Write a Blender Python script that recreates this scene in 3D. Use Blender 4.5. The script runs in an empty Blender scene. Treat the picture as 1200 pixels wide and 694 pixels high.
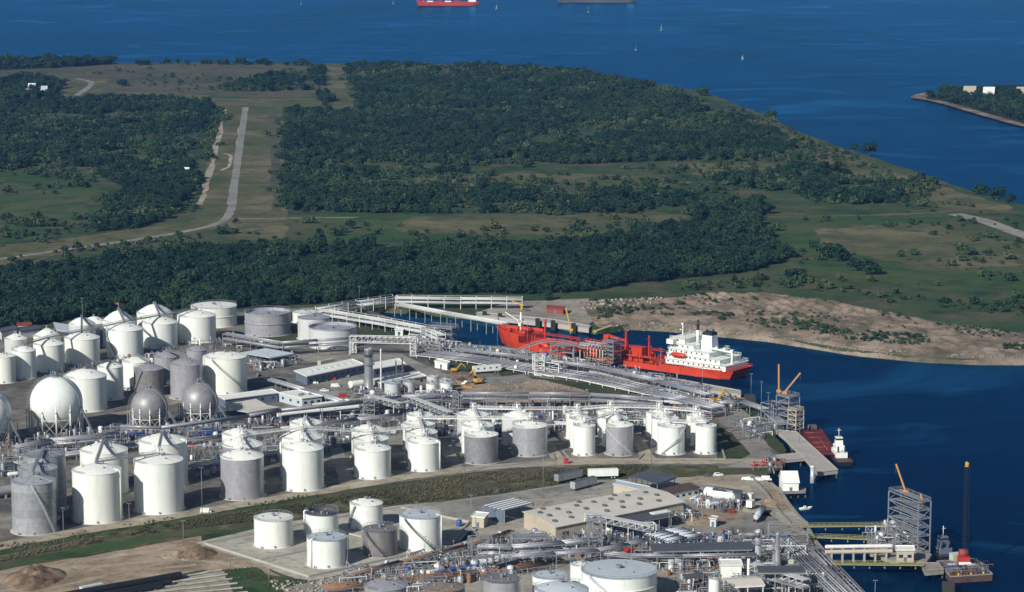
import bpy, bmesh, math, random
import numpy as np
from mathutils import Vector, Matrix
from mathutils.geometry import tessellate_polygon

scn = bpy.context.scene
COL = scn.collection
R = math.radians

# ------------------------------------------------------------------ camera
CAM_H = 256.0                       # helicopter height over the plant, metres
FPX = 3000.0                        # focal length in photo pixels (photo is 1200 wide)
PITCH = math.atan(502.0 / FPX)
cam_d = bpy.data.cameras.new('camera')
cam_d.sensor_width = 36.0
cam_d.lens = 36.0 * FPX / 1200.0
cam_d.clip_start = 1.0
cam_d.clip_end = 60000.0
cam = bpy.data.objects.new('camera', cam_d)
COL.objects.link(cam)
cam.location = (0, 0, CAM_H)
cam.rotation_euler = (math.pi / 2 - PITCH, 0, 0)
scn.camera = cam

# ------------------------------------------------------------------ sky, sun, exposure
SUN_EL = R(31)
SHADOW = Vector((0.60, 0.80, 0)).normalized()       # where shadows fall
wd = bpy.data.worlds.new('World')
scn.world = wd
wd.use_nodes = True
nt = wd.node_tree
for n in list(nt.nodes):
    nt.nodes.remove(n)
sky = nt.nodes.new('ShaderNodeTexSky')
sky.sky_type = 'NISHITA'
sky.sun_disc = False
sky.sun_elevation = SUN_EL
sky.sun_rotation = math.atan2(-SHADOW.x, -SHADOW.y)
sky.air_density = 1.0
sky.dust_density = 0.6
sky.ozone_density = 2.5
bgn = nt.nodes.new('ShaderNodeBackground')
bgn.inputs['Strength'].default_value = 0.052
wo = nt.nodes.new('ShaderNodeOutputWorld')
nt.links.new(sky.outputs[0], bgn.inputs[0])
nt.links.new(bgn.outputs[0], wo.inputs[0])
sl = bpy.data.lights.new('sun', 'SUN')
sl.energy = 5.0
sl.angle = R(0.53)
sl.color = (1.0, 0.96, 0.88)
sun = bpy.data.objects.new('sun', sl)
COL.objects.link(sun)
sd = Vector((SHADOW.x * math.cos(SUN_EL), SHADOW.y * math.cos(SUN_EL), -math.sin(SUN_EL)))
sun.rotation_euler = sd.to_track_quat('-Z', 'Y').to_euler()
scn.view_settings.view_transform = 'Standard'
scn.view_settings.look = 'None'
scn.view_settings.exposure = 0.08
scn.view_settings.gamma = 1.0
scn.view_settings.use_curve_mapping = False
scn.cycles.max_bounces = 6
scn.cycles.diffuse_bounces = 3
scn.cycles.glossy_bounces = 3
scn.cycles.volume_bounces = 0
scn.cycles.use_denoising = True

# ------------------------------------------------------------------ measuring helpers
CT, ST = math.cos(PITCH), math.sin(PITCH)

def ray(px, py):
    x = (px - 600.0) / FPX
    y = (347.0 - py) / FPX
    return Vector((x, CT + y * ST, -ST + y * CT))

def P(px, py, z=0.0):
    "survey: ground (or level z) point of a photo pixel"
    d = ray(px, py)
    t = (z - CAM_H) / d.z
    return Vector((d.x * t, d.y * t, z))

def MPP(px, py, z=0.0):
    d = ray(px, py)
    return (z - CAM_H) / d.z / FPX

def ZAT(px, py, Y):
    "height of the photo pixel at world distance Y"
    d = ray(px, py)
    return CAM_H + d.z * Y / d.y

rng = random.Random(7)
nrg = np.random.default_rng(11)

# ------------------------------------------------------------------ mesh helpers
class MB:
    def __init__(s):
        s.v = []; s.f = []; s.m = []; s.s = []
    def add(s, vs, fs, mi=0, sm=False):
        o = len(s.v)
        s.v.extend([tuple(v) for v in vs])
        for f in fs:
            s.f.append(tuple(i + o for i in f)); s.m.append(mi); s.s.append(sm)
    def box(s, c, d, rz=0.0, mi=0, taper=1.0):
        cx, cy, cz = c; hx, hy, hz = d[0] / 2, d[1] / 2, d[2] / 2
        co, si = math.cos(rz), math.sin(rz)
        vs = []
        for z, k in ((-hz, 1.0), (hz, taper)):
            for x, y in ((-hx, -hy), (hx, -hy), (hx, hy), (-hx, hy)):
                x *= k; y *= k
                vs.append((cx + x * co - y * si, cy + x * si + y * co, cz + z))
        s.add(vs, [(0, 3, 2, 1), (4, 5, 6, 7), (0, 1, 5, 4), (1, 2, 6, 5), (2, 3, 7, 6), (3, 0, 4, 7)], mi)
    def bar(s, a, b, w, h=None, mi=0):
        "rectangular bar from a to b"
        a = Vector(a); b = Vector(b); h = h or w
        d = b - a
        if d.length < 1e-6: return
        d.normalize()
        up = Vector((0, 0, 1)) if abs(d.z) < 0.95 else Vector((1, 0, 0))
        sx = d.cross(up).normalized() * (w / 2)
        sy = sx.cross(d).normalized() * (h / 2)
        vs = [a - sx - sy, a + sx - sy, a + sx + sy, a - sx + sy, b - sx - sy, b + sx - sy, b + sx + sy, b - sx + sy]
        s.add(vs, [(0, 3, 2, 1), (4, 5, 6, 7), (0, 1, 5, 4), (1, 2, 6, 5), (2, 3, 7, 6), (3, 0, 4, 7)], mi)
    def tube(s, a, b, r, r2=None, n=8, mi=0, caps=True):
        a = Vector(a); b = Vector(b); r2 = r if r2 is None else r2
        d = b - a
        if d.length < 1e-6: return
        d.normalize()
        up = Vector((0, 0, 1)) if abs(d.z) < 0.95 else Vector((1, 0, 0))
        x = d.cross(up).normalized(); y = x.cross(d).normalized()
        vs = []
        for p, q in ((a, r), (b, r2)):
            for i in range(n):
                t = 2 * math.pi * i / n
                vs.append(p + x * (q * math.cos(t)) + y * (q * math.sin(t)))
        s.add(vs, [(i, (i + 1) % n, n + (i + 1) % n, n + i) for i in range(n)], mi, True)
        if caps:
            o = len(s.v) - 2 * n
            s.f.append(tuple(o + i for i in range(n))[::-1]); s.m.append(mi); s.s.append(False)
            s.f.append(tuple(o + n + i for i in range(n))); s.m.append(mi); s.s.append(False)
    def lathe(s, prof, c=(0, 0, 0), n=32, mi=0, sm=True):
        "prof: list of (radius, z)"
        cx, cy, cz = c
        rows = []; vs = []
        for r, z in prof:
            if r < 1e-4:
                rows.append([len(vs)]); vs.append((cx, cy, cz + z))
            else:
                rows.append([len(vs) + i for i in range(n)])
                for i in range(n):
                    t = 2 * math.pi * i / n
                    vs.append((cx + r * math.cos(t), cy + r * math.sin(t), cz + z))
        fs = []
        for a, b in zip(rows, rows[1:]):
            for i in range(n):
                j = (i + 1) % n
                if len(a) == 1 and len(b) == 1: continue
                if len(a) == 1: fs.append((a[0], b[j], b[i])[::-1])
                elif len(b) == 1: fs.append((a[i], a[j], b[0]))
                else: fs.append((a[i], a[j], b[j], b[i]))
        s.add(vs, fs, mi, sm)
    def prism(s, pts, z0, z1, mi=0):
        "vertical prism over a 2-D outline"
        n = len(pts)
        ar = sum(pts[i][0] * pts[(i + 1) % n][1] - pts[(i + 1) % n][0] * pts[i][1] for i in range(n))
        if ar < 0: pts = pts[::-1]
        vs = [(p[0], p[1], z0) for p in pts] + [(p[0], p[1], z1) for p in pts]
        fs = [(i, (i + 1) % n, n + (i + 1) % n, n + i) for i in range(n)]
        tri = tessellate_polygon([[Vector((p[0], p[1], 0)) for p in pts]])
        for t in tri:
            a, b, c = [Vector((pts[i][0], pts[i][1])) for i in t]
            if (b - a).cross(c - a) < 0: t = t[::-1]
            fs.append(tuple(n + i for i in t)); fs.append(tuple(t[::-1]))
        s.add(vs, fs, mi)
    def build(s, name, mats, parent=None, world=False):
        off = parent.location if (parent is not None and world) else Vector((0, 0, 0))
        me = bpy.data.meshes.new(name)
        vs = s.v if not world else [(v[0] - off.x, v[1] - off.y, v[2] - off.z) for v in s.v]
        me.from_pydata(vs, [], s.f)
        if not isinstance(mats, (list, tuple)): mats = [mats]
        for m in mats: me.materials.append(m)
        if len(mats) > 1: me.polygons.foreach_set('material_index', s.m)
        me.polygons.foreach_set('use_smooth', s.s)
        me.update()
        return link(name, me, parent)

def link(name, me, parent=None):
    o = bpy.data.objects.new(name, me)
    COL.objects.link(o)
    if parent is not None: o.parent = parent
    return o

LABELS = {}
def tag(o, label, cat, group=None, kind=None):
    if label: o['label'] = label
    if cat: o['category'] = cat
    if group: o['group'] = group
    if kind: o['kind'] = kind
    LABELS.setdefault(label, []).append((o.name, group))
    return o

def thing(name, label, cat, loc=(0, 0, 0), rz=0.0, group=None):
    o = bpy.data.objects.new(name, None)
    o.empty_display_size = 0.5
    COL.objects.link(o)
    o.location = loc
    o.rotation_euler = (0, 0, rz)
    return tag(o, label, cat, group)

def struct(o, label, kind='structure'):
    o['kind'] = kind; o['label'] = label
    return o

def copy_tree(o, loc=None, rz=None, parent=None, scale=None):
    c = o.copy(); COL.objects.link(c)
    if parent is not None: c.parent = parent
    if loc is not None: c.location = loc
    if rz is not None: c.rotation_euler = (0, 0, rz)
    if scale is not None: c.scale = scale
    for ch in [x for x in bpy.data.objects if x.parent == o]:
        copy_tree(ch, parent=c)
    return c

def yaw_of(a, b):
    d = Vector(b) - Vector(a)
    return math.atan2(d.y, d.x)

# ------------------------------------------------------------------ materials
def newmat(name):
    m = bpy.data.materials.new(name); m.use_nodes = True
    t = m.node_tree
    b = t.nodes['Principled BSDF']
    return m, t, b

def noise(t, scale, detail=5, stretch=None, rough=0.6, seed=0.0):
    g = t.nodes.new('ShaderNodeNewGeometry')
    out = g.outputs['Position']
    mp = t.nodes.new('ShaderNodeMapping')
    mp.inputs['Scale'].default_value = stretch or (1, 1, 1)
    mp.inputs['Location'].default_value = (seed * 13.7, seed * 7.1, seed * 3.3)
    t.links.new(out, mp.inputs[0])
    n = t.nodes.new('ShaderNodeTexNoise')
    n.inputs['Scale'].default_value = scale
    n.inputs['Detail'].default_value = detail
    n.inputs['Roughness'].default_value = rough
    t.links.new(mp.outputs[0], n.inputs['Vector'])
    return n.outputs['Fac']

def ramp(t, fac, stops):
    r = t.nodes.new('ShaderNodeValToRGB')
    e = r.color_ramp.elements
    while len(e) < len(stops): e.new(0.5)
    for el, (p, c) in zip(e, stops):
        el.position = p
        el.color = (c[0], c[1], c[2], 1) if not isinstance(c, (int, float)) else (c, c, c, 1)
    t.links.new(fac, r.inputs[0])
    return r.outputs[0]

def mix(t, fac, a, b, mode='MIX'):
    m = t.nodes.new('ShaderNodeMix'); m.data_type = 'RGBA'; m.blend_type = mode
    for s, v in ((0, fac), (6, a), (7, b)):
        if isinstance(v, (int, float)): m.inputs[s].default_value = v
        elif isinstance(v, tuple): m.inputs[s].default_value = (v[0], v[1], v[2], 1)
        else: t.links.new(v, m.inputs[s])
    return m.outputs[2]

def bump(t, b, h, strength, dist):
    n = t.nodes.new('ShaderNodeBump')
    n.inputs['Strength'].default_value = strength
    n.inputs['Distance'].default_value = dist
    t.links.new(h, n.inputs['Height'])
    t.links.new(n.outputs[0], b.inputs['Normal'])

def sc(c, k): return tuple(min(1, x * k) for x in c)

def paint(name, col, rough=0.55, metal=0.0, var=0.12, scale=0.25, dirt=None, dirt_amt=0.35, streak=True, rnd=False):
    "painted or bare sheet with uneven weathering"
    m, t, b = newmat(name)
    n1 = noise(t, scale, 6)
    c = ramp(t, n1, [(0.3, sc(col, 1 - var)), (0.7, sc(col, 1 + var * 0.6))])
    if dirt:
        n2 = noise(t, 0.55, 6, (1, 1, 0.12) if streak else (1, 1, 1), 0.65, 3)
        f = ramp(t, n2, [(0.5, 0.0), (0.8, dirt_amt)])
        c = mix(t, f, c, dirt)
    if rnd:
        oi = t.nodes.new('ShaderNodeObjectInfo')
        c = mix(t, 1.0, c, ramp(t, oi.outputs['Random'], [(0.0, (1.0, 1.0, 0.98)), (0.4, (0.96, 0.97, 0.97)), (0.7, (1.0, 0.98, 0.93)), (1.0, (0.93, 0.94, 0.94))] if metal < 0.1 else [(0.0, (0.62, 0.62, 0.64)), (0.35, (1.0, 1.0, 1.0)), (0.6, (0.78, 0.78, 0.8)), (1.0, (1.15, 1.15, 1.15))]), 'MULTIPLY')
        n5 = noise(t, 1.1, 4, (1, 1, 0.05), 0.6, 9)
        c = mix(t, ramp(t, n5, [(0.62, 0.0), (0.78, 0.22)]), c, (0.36, 0.28, 0.20))
    t.links.new(c, b.inputs['Base Color'])
    b.inputs['Roughness'].default_value = rough
    b.inputs['Metallic'].default_value = metal
    return m

def ground_mat(name, cols, s1=0.02, s2=0.15, s3=1.2, bumpd=0.0, stretch=None, rough=0.95, seed=0, tint=None):
    "three colours blended by noises of three sizes"
    m, t, b = newmat(name)
    a = noise(t, s1, 4, stretch, 0.6, seed)
    c = ramp(t, a, [(0.36, cols[0]), (0.52, cols[1]), (0.66, cols[2])])
    n2 = noise(t, s2, 8, stretch, 0.72, seed + 1)
    c = mix(t, 0.9, c, ramp(t, n2, [(0.32, (0.42, 0.46, 0.42)), (0.5, (0.92, 0.95, 0.92)), (0.68, (1.0, 1.0, 1.0))]), 'MULTIPLY')
    if tint:
        nt_ = noise(t, s1 * 2.6, 6, stretch, 0.68, seed + 5)
        c = mix(t, ramp(t, nt_, [(0.5, 0.0), (0.62, 0.75)]), c, tint)
    n3 = noise(t, s3, 4, stretch, 0.7, seed + 2)
    c = mix(t, 0.5, c, ramp(t, n3, [(0.3, 0.6), (0.65, 1.0)]), 'MULTIPLY')
    t.links.new(c, b.inputs['Base Color'])
    b.inputs['Roughness'].default_value = rough
    b.inputs['Specular IOR Level'].default_value = 0.15
    if bumpd: bump(t, b, n2, 0.8, bumpd)
    return m

def leaf_mat(name, c0, c1, c2):
    m, t, b = newmat(name)
    oi = t.nodes.new('ShaderNodeObjectInfo')
    n1 = noise(t, 0.014, 5, None, 0.65, 5)
    ad = t.nodes.new('ShaderNodeMath'); ad.operation = 'MULTIPLY_ADD'
    t.links.new(oi.outputs['Random'], ad.inputs[0]); ad.inputs[1].default_value = 0.24
    t.links.new(n1, ad.inputs[2])
    sb = t.nodes.new('ShaderNodeMath'); sb.operation = 'SUBTRACT'
    t.links.new(ad.outputs[0], sb.inputs[0]); sb.inputs[1].default_value = 0.12
    c = ramp(t, sb.outputs[0], [(0.30, c0), (0.48, c1), (0.66, c2)])
    n2 = noise(t, 0.9, 3)
    c = mix(t, 0.4, c, ramp(t, n2, [(0.3, 0.6), (0.7, 1.0)]), 'MULTIPLY')
    t.links.new(c, b.inputs['Base Color'])
    b.inputs['Roughness'].default_value = 0.75
    b.inputs['Specular IOR Level'].default_value = 0.2
    return m

MT = {}
WHITE = (0.82, 0.855, 0.81)
MT['white'] = paint('white_paint', WHITE, 0.45, 0, 0.05, 0.1, (0.42, 0.38, 0.32), 0.42, rnd=True)
MT['white_roof'] = paint('white_roof_paint', (0.82, 0.84, 0.78), 0.5, 0, 0.08, 0.3, (0.5, 0.48, 0.42), 0.35, False)
MT['pale'] = paint('pale_grey_paint', (0.56, 0.58, 0.58), 0.5, 0, 0.1, 0.2, (0.3, 0.28, 0.26), 0.3)
MT['lightblue'] = paint('pale_blue_sheet', (0.50, 0.56, 0.60), 0.45, 0, 0.08, 0.3, (0.3, 0.3, 0.3), 0.25, False)
MT['grey_tank'] = paint('weathered_aluminium_shell', (0.38, 0.38, 0.41), 0.36, 0.2, 0.16, 0.5, (0.22, 0.20, 0.20), 0.45)
MT['galv'] = paint('galvanised_steel', (0.42, 0.44, 0.46), 0.40, 0.22, 0.2, 0.6, (0.24, 0.22, 0.2), 0.35, rnd=True)
MT['grey_sphere'] = paint('dull_grey_sphere_coat', (0.30, 0.30, 0.31), 0.5, 0.25, 0.22, 0.35, (0.18, 0.16, 0.15), 0.6)
MT['dark_tank'] = paint('sooty_grey_shell', (0.20, 0.19, 0.19), 0.6, 0.2, 0.25, 0.4, (0.36, 0.33, 0.31), 0.6)
MT['float_roof'] = paint('mottled_lilac_grey_roof', (0.36, 0.37, 0.42), 0.6, 0.1, 0.3, 0.25, (0.22, 0.2, 0.2), 0.5, False)
MT['steel'] = paint('grey_structural_steel', (0.27, 0.29, 0.31), 0.5, 0.2, 0.2, 0.5, (0.25, 0.18, 0.13), 0.4)
MT['darksteel'] = paint('dark_steel', (0.11, 0.12, 0.13), 0.55, 0.3, 0.2, 0.5, (0.16, 0.1, 0.06), 0.4)
MT['pipe'] = paint('silver_pipe_cladding', (0.29, 0.30, 0.34), 0.4, 0.2, 0.2, 0.5, (0.3, 0.27, 0.25), 0.3, False)
MT['rust'] = paint('rusty_steel', (0.26, 0.14, 0.08), 0.8, 0.1, 0.3, 0.6, (0.12, 0.08, 0.06), 0.5)
MT['whitesteel'] = paint('white_steelwork', (0.72, 0.73, 0.71), 0.5, 0, 0.1, 0.6, (0.4, 0.32, 0.26), 0.3)
MT['red'] = paint('red_hull_paint', (0.54, 0.042, 0.014), 0.45, 0, 0.12, 0.15, (0.35, 0.05, 0.03), 0.5)
def hull_paint():
    m, t, b = newmat('red_hull_plating')
    n1 = noise(t, 0.12, 6)
    c = ramp(t, n1, [(0.3, (0.46, 0.034, 0.012)), (0.7, (0.62, 0.056, 0.018))])
    n2 = noise(t, 0.5, 6, (1, 1, 0.08), 0.7, 3)
    c = mix(t, ramp(t, n2, [(0.52, 0.0), (0.75, 0.65)]), c, (0.20, 0.05, 0.03))
    n3 = noise(t, 0.9, 3, (1, 1, 0.3), 0.6, 6)
    c = mix(t, ramp(t, n3, [(0.62, 0.0), (0.72, 0.25)]), c, (0.45, 0.16, 0.08))
    t.links.new(c, b.inputs['Base Color']); b.inputs['Roughness'].default_value = 0.55
    return m
MT['hull'] = hull_paint()
MT['reddeck'] = paint('red_deck_paint', (0.50, 0.045, 0.014), 0.55, 0, 0.3, 0.25, (0.25, 0.04, 0.03), 0.55, False)
MT['darkred'] = paint('dark_red_barge_paint', (0.13, 0.014, 0.018), 0.6, 0, 0.25, 0.3, (0.09, 0.03, 0.03), 0.5, False)
MT['signalred'] = paint('signal_red', (0.40, 0.025, 0.03), 0.5, 0, 0.1, 0.5)
MT['brick'] = paint('faded_red_sheet', (0.24, 0.05, 0.035), 0.7, 0, 0.2, 0.3, (0.2, 0.08, 0.06), 0.4)
MT['yellow'] = paint('crane_yellow', (0.62, 0.36, 0.05), 0.5, 0, 0.12, 0.5, (0.3, 0.16, 0.05), 0.3)
MT['orange'] = paint('crane_orange', (0.58, 0.27, 0.09), 0.5, 0, 0.12, 0.5, (0.3, 0.12, 0.05), 0.3)
MT['olive'] = paint('yellow_green_railing', (0.34, 0.32, 0.14), 0.6, 0, 0.15, 0.5)
MT['blue'] = paint('plant_blue', (0.03, 0.09, 0.30), 0.5, 0, 0.2, 0.4, (0.1, 0.12, 0.18), 0.4, False)
MT['slate'] = paint('slate_blue_wall', (0.12, 0.15, 0.22), 0.6, 0, 0.12, 0.4, (0.2, 0.2, 0.22), 0.3)
MT['black'] = paint('black_coating', (0.018, 0.019, 0.021), 0.5, 0, 0.3, 0.5)
MT['rubber'] = paint('rubber', (0.02, 0.02, 0.02), 0.8, 0, 0.2, 1.0)
MT['glass'] = paint('dark_window', (0.03, 0.04, 0.05), 0.12, 0, 0.1, 1.0)
MT['tan'] = paint('tan_sheet_wall', (0.48, 0.42, 0.33), 0.6, 0, 0.08, 0.3, (0.3, 0.24, 0.18), 0.3)
MT['roofgrey'] = paint('pale_warehouse_roof', (0.62, 0.59, 0.52), 0.6, 0, 0.1, 0.15, (0.42, 0.37, 0.31), 0.45, False)
MT['darkroof'] = paint('dark_grey_roof', (0.085, 0.095, 0.11), 0.55, 0.1, 0.15, 0.2, (0.14, 0.13, 0.13), 0.3, False)
MT['brownroof'] = paint('dark_brown_roof', (0.10, 0.055, 0.045), 0.7, 0, 0.2, 0.3)
MT['concrete'] = paint('concrete', (0.40, 0.38, 0.34), 0.85, 0, 0.14, 0.12, (0.25, 0.22, 0.19), 0.45, False)
MT['oldconcrete'] = paint('stained_concrete', (0.28, 0.26, 0.23), 0.9, 0, 0.2, 0.2, (0.12, 0.10, 0.08), 0.5)
MT['pile'] = paint('wet_pile', (0.055, 0.05, 0.042), 0.8, 0, 0.3, 0.6)
MT['cone_brown'] = paint('brown_stained_roof', (0.22, 0.18, 0.14), 0.7, 0.1, 0.25, 0.5, (0.34, 0.32, 0.3), 0.5)

MT['meadow'] = ground_mat('meadow_grass', [(0.034, 0.078, 0.026), (0.050, 0.094, 0.032), (0.082, 0.106, 0.042)], 0.010, 0.05, 0.35, 0, None, 0.95, 1, (0.105, 0.088, 0.062))
MT['marsh'] = ground_mat('marsh_grass', [(0.028, 0.064, 0.026), (0.048, 0.084, 0.034), (0.084, 0.100, 0.048)], 0.012, 0.05, 0.3, 0, None, 0.95, 4, (0.12, 0.092, 0.068))
MT['drygrass'] = ground_mat('dry_grass', [(0.085, 0.100, 0.046), (0.135, 0.128, 0.068), (0.20, 0.172, 0.105)], 0.012, 0.06, 0.4, 0, None, 0.95, 7, (0.052, 0.076, 0.036))
MT['field'] = ground_mat('fallow_field', [(0.070, 0.084, 0.052), (0.094, 0.100, 0.066), (0.120, 0.112, 0.078)], 0.008, 0.05, 0.4, 0, None, 0.95, 9, (0.125, 0.10, 0.074))
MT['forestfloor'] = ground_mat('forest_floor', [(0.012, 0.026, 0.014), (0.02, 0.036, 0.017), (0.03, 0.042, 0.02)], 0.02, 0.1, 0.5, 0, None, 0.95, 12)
MT['sand'] = ground_mat('dredged_sand', [(0.15, 0.12, 0.092), (0.28, 0.212, 0.168), (0.39, 0.305, 0.245)], 0.035, 0.16, 0.8, 0.8, None, 0.95, 15, (0.095, 0.095, 0.058))
MT['dirt'] = ground_mat('brown_dirt', [(0.26, 0.185, 0.13), (0.37, 0.275, 0.20), (0.50, 0.39, 0.29)], 0.05, 0.25, 1.2, 0.3, None, 0.95, 18)
MT['heap'] = ground_mat('dug_earth', [(0.13, 0.09, 0.06), (0.24, 0.165, 0.11), (0.34, 0.25, 0.18)], 0.15, 0.5, 1.6, 0.3, None, 0.95, 41)
MT['yard'] = ground_mat('gravel_yard', [(0.25, 0.225, 0.19), (0.36, 0.325, 0.28), (0.46, 0.42, 0.37)], 0.03, 0.22, 1.1, 0.05, None, 0.95, 21)
MT['plantsoil'] = ground_mat('dark_plant_ground', [(0.10, 0.095, 0.09), (0.19, 0.175, 0.16), (0.32, 0.29, 0.25)], 0.04, 0.2, 1.0, 0.05, None, 0.95, 23)
MT['asphalt'] = ground_mat('worn_asphalt', [(0.22, 0.205, 0.19), (0.30, 0.28, 0.26), (0.37, 0.345, 0.32)], 0.04, 0.25, 1.5, 0, None, 0.9, 25)
MT['pad'] = ground_mat('concrete_pad', [(0.38, 0.355, 0.30), (0.46, 0.43, 0.37), (0.52, 0.49, 0.43)], 0.05, 0.25, 1.5, 0, None, 0.9, 27)
MT['road'] = ground_mat('pale_road', [(0.34, 0.285, 0.215), (0.43, 0.37, 0.29), (0.50, 0.44, 0.36)], 0.05, 0.25, 1.5, 0, None, 0.95, 29)
MT['farroad'] = ground_mat('grey_country_road', [(0.24, 0.235, 0.22), (0.29, 0.28, 0.26), (0.33, 0.31, 0.29)], 0.02, 0.1, 0.5, 0, None, 0.95, 31)
MT['verge'] = ground_mat('green_verge', [(0.062, 0.074, 0.036), (0.105, 0.10, 0.055), (0.18, 0.155, 0.10)], 0.12, 0.35, 1.4, 0.1, None, 0.95, 33)
MT['lawn'] = ground_mat('dark_lawn', [(0.045, 0.06, 0.028), (0.06, 0.075, 0.034), (0.08, 0.085, 0.042)], 0.05, 0.25, 1.3, 0, None, 0.95, 35)
MT['rubble'] = ground_mat('broken_rock', [(0.34, 0.30, 0.25), (0.46, 0.41, 0.35), (0.58, 0.53, 0.46)], 0.3, 0.8, 2.0, 0.05, None, 0.95, 37)
MT['leaf'] = leaf_mat('tree_leaf', (0.006, 0.027, 0.017), (0.013, 0.042, 0.022), (0.034, 0.068, 0.029))
MT['leaf2'] = leaf_mat('scrub_leaf', (0.014, 0.044, 0.022), (0.036, 0.074, 0.030), (0.080, 0.102, 0.046))
MT['tuft'] = leaf_mat('grass_tuft', (0.052, 0.072, 0.032), (0.105, 0.10, 0.055), (0.21, 0.18, 0.12))
MT['bark'] = paint('bark', (0.10, 0.08, 0.06), 0.9, 0, 0.3, 0.8)

def water_mat():
    m, t, b = newmat('deep_water')
    t.nodes.remove(b)
    n = noise(t, 0.004, 5, (0.35, 1.0, 1), 0.62, 2)
    c = ramp(t, n, [(0.35, (0.0004, 0.009, 0.036)), (0.65, (0.0006, 0.013, 0.048))])
    df = t.nodes.new('ShaderNodeBsdfDiffuse'); t.links.new(c, df.inputs['Color'])
    gl = t.nodes.new('ShaderNodeBsdfGlossy'); gl.inputs['Color'].default_value = (0.10, 0.54, 1.0, 1)
    n2 = noise(t, 0.0042, 7, (0.7, 0.42, 1), 0.74, 8)
    n4 = noise(t, 0.02, 4, (0.3, 1.0, 1), 0.6, 5)
    r = ramp(t, n2, [(0.35, 0.12), (0.7, 0.30)])
    t.links.new(r, gl.inputs['Roughness'])
    n3 = noise(t, 0.25, 4, (0.6, 1, 1), 0.6, 1)
    bp = t.nodes.new('ShaderNodeBump'); bp.inputs['Strength'].default_value = 0.22; bp.inputs['Distance'].default_value = 0.6
    t.links.new(n3, bp.inputs['Height']); t.links.new(bp.outputs[0], gl.inputs['Normal'])
    fr = t.nodes.new('ShaderNodeFresnel'); fr.inputs['IOR'].default_value = 1.33
    pw = t.nodes.new('ShaderNodeMath'); pw.operation = 'POWER'; pw.inputs[1].default_value = 1.6
    t.links.new(fr.outputs[0], pw.inputs[0])
    # wind lanes: ruffled water mirrors a little less sky
    wl = t.nodes.new('ShaderNodeMath'); wl.operation = 'MULTIPLY'
    t.links.new(pw.outputs[0], wl.inputs[0]); t.links.new(ramp(t, n2, [(0.36, 0.72), (0.52, 0.96), (0.62, 1.08), (0.70, 1.3)]), wl.inputs[1])
    w2 = t.nodes.new('ShaderNodeMath'); w2.operation = 'MULTIPLY'
    t.links.new(wl.outputs[0], w2.inputs[0]); t.links.new(ramp(t, n4, [(0.35, 0.88), (0.65, 1.0)]), w2.inputs[1])
    # pale current streaks and ripple patches
    n6 = noise(t, 0.009, 6, (0.55, 1.0, 1), 0.6, 14); n7 = noise(t, 0.0011, 2, None, 0.5, 4); n8 = noise(t, 0.07, 3, (0.5, 1, 1), 0.6, 6)
    n6.node.inputs['Distortion'].default_value = 1.8
    m6 = t.nodes.new('ShaderNodeMath'); m6.operation = 'MULTIPLY'
    t.links.new(ramp(t, n6, [(0.54, 0.0), (0.66, 1.0)]), m6.inputs[0]); t.links.new(ramp(t, n7, [(0.36, 0.1), (0.52, 1.0)]), m6.inputs[1])
    cs_ = mix(t, m6.outputs[0], c, (0.006, 0.040, 0.090)); cs_ = mix(t, 0.5, cs_, ramp(t, n8, [(0.35, 0.7), (0.65, 1.0)]), 'MULTIPLY')
    t.links.new(cs_, df.inputs['Color'])
    w3 = t.nodes.new('ShaderNodeMath'); w3.operation = 'MULTIPLY'; t.links.new(w2.outputs[0], w3.inputs[0]); t.links.new(ramp(t, n8, [(0.35, 0.9), (0.65, 1.0)]), w3.inputs[1]); w2 = w3
    ma = t.nodes.new('ShaderNodeMath'); ma.operation = 'MULTIPLY_ADD'; t.links.new(m6.outputs[0], ma.inputs[0]); ma.inputs[1].default_value = 0.6; ma.inputs[2].default_value = 1.12
    w4 = t.nodes.new('ShaderNodeMath'); w4.operation = 'MULTIPLY'; t.links.new(w2.outputs[0], w4.inputs[0]); t.links.new(ma.outputs[0], w4.inputs[1]); w2 = w4
    mx = t.nodes.new('ShaderNodeMixShader'); t.links.new(w2.outputs[0], mx.inputs[0]); t.links.new(df.outputs[0], mx.inputs[1]); t.links.new(gl.outputs[0], mx.inputs[2])
    t.links.new(mx.outputs[0], t.nodes['Material Output'].inputs['Surface'])
    return m
MT['water'] = water_mat()
# ================================================================== SETTING
WATER_Z = -2.5

def catmull(pts, sub=6, closed=True):
    out = []; n = len(pts)
    rg = range(n if closed else n - 1)
    for i in rg:
        p0 = pts[(i - 1) % n] if closed or i > 0 else pts[0]
        p1 = pts[i]; p2 = pts[(i + 1) % n]
        p3 = pts[(i + 2) % n] if closed or i + 2 < n else pts[-1]
        for k in range(sub):
            t = k / sub
            out.append(0.5 * ((2 * p1) + (p2 - p0) * t + (2 * p0 - 5 * p1 + 4 * p2 - p3) * t * t + (3 * p1 - p0 - 3 * p2 + p3) * t ** 3))
    if not closed: out.append(pts[-1])
    return out

def jag(pts, amp, step, seed=1):
    "uneven natural edge: subdivide and displace"
    r = random.Random(seed); out = []; n = len(pts)
    for i in range(n):
        a = pts[i]; b = pts[(i + 1) % n]
        L = (b - a).length; k = max(1, min(160, int(L / step)))
        nrm = Vector((-(b - a).y, (b - a).x, 0)).normalized()
        for j in range(k):
            p = a.lerp(b, j / k)
            out.append(p + nrm * (r.uniform(-1, 1) * amp if j else 0))
    return out

def wpts(px, z=0.0): return [P(x, y, z) for x, y in px]

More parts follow.
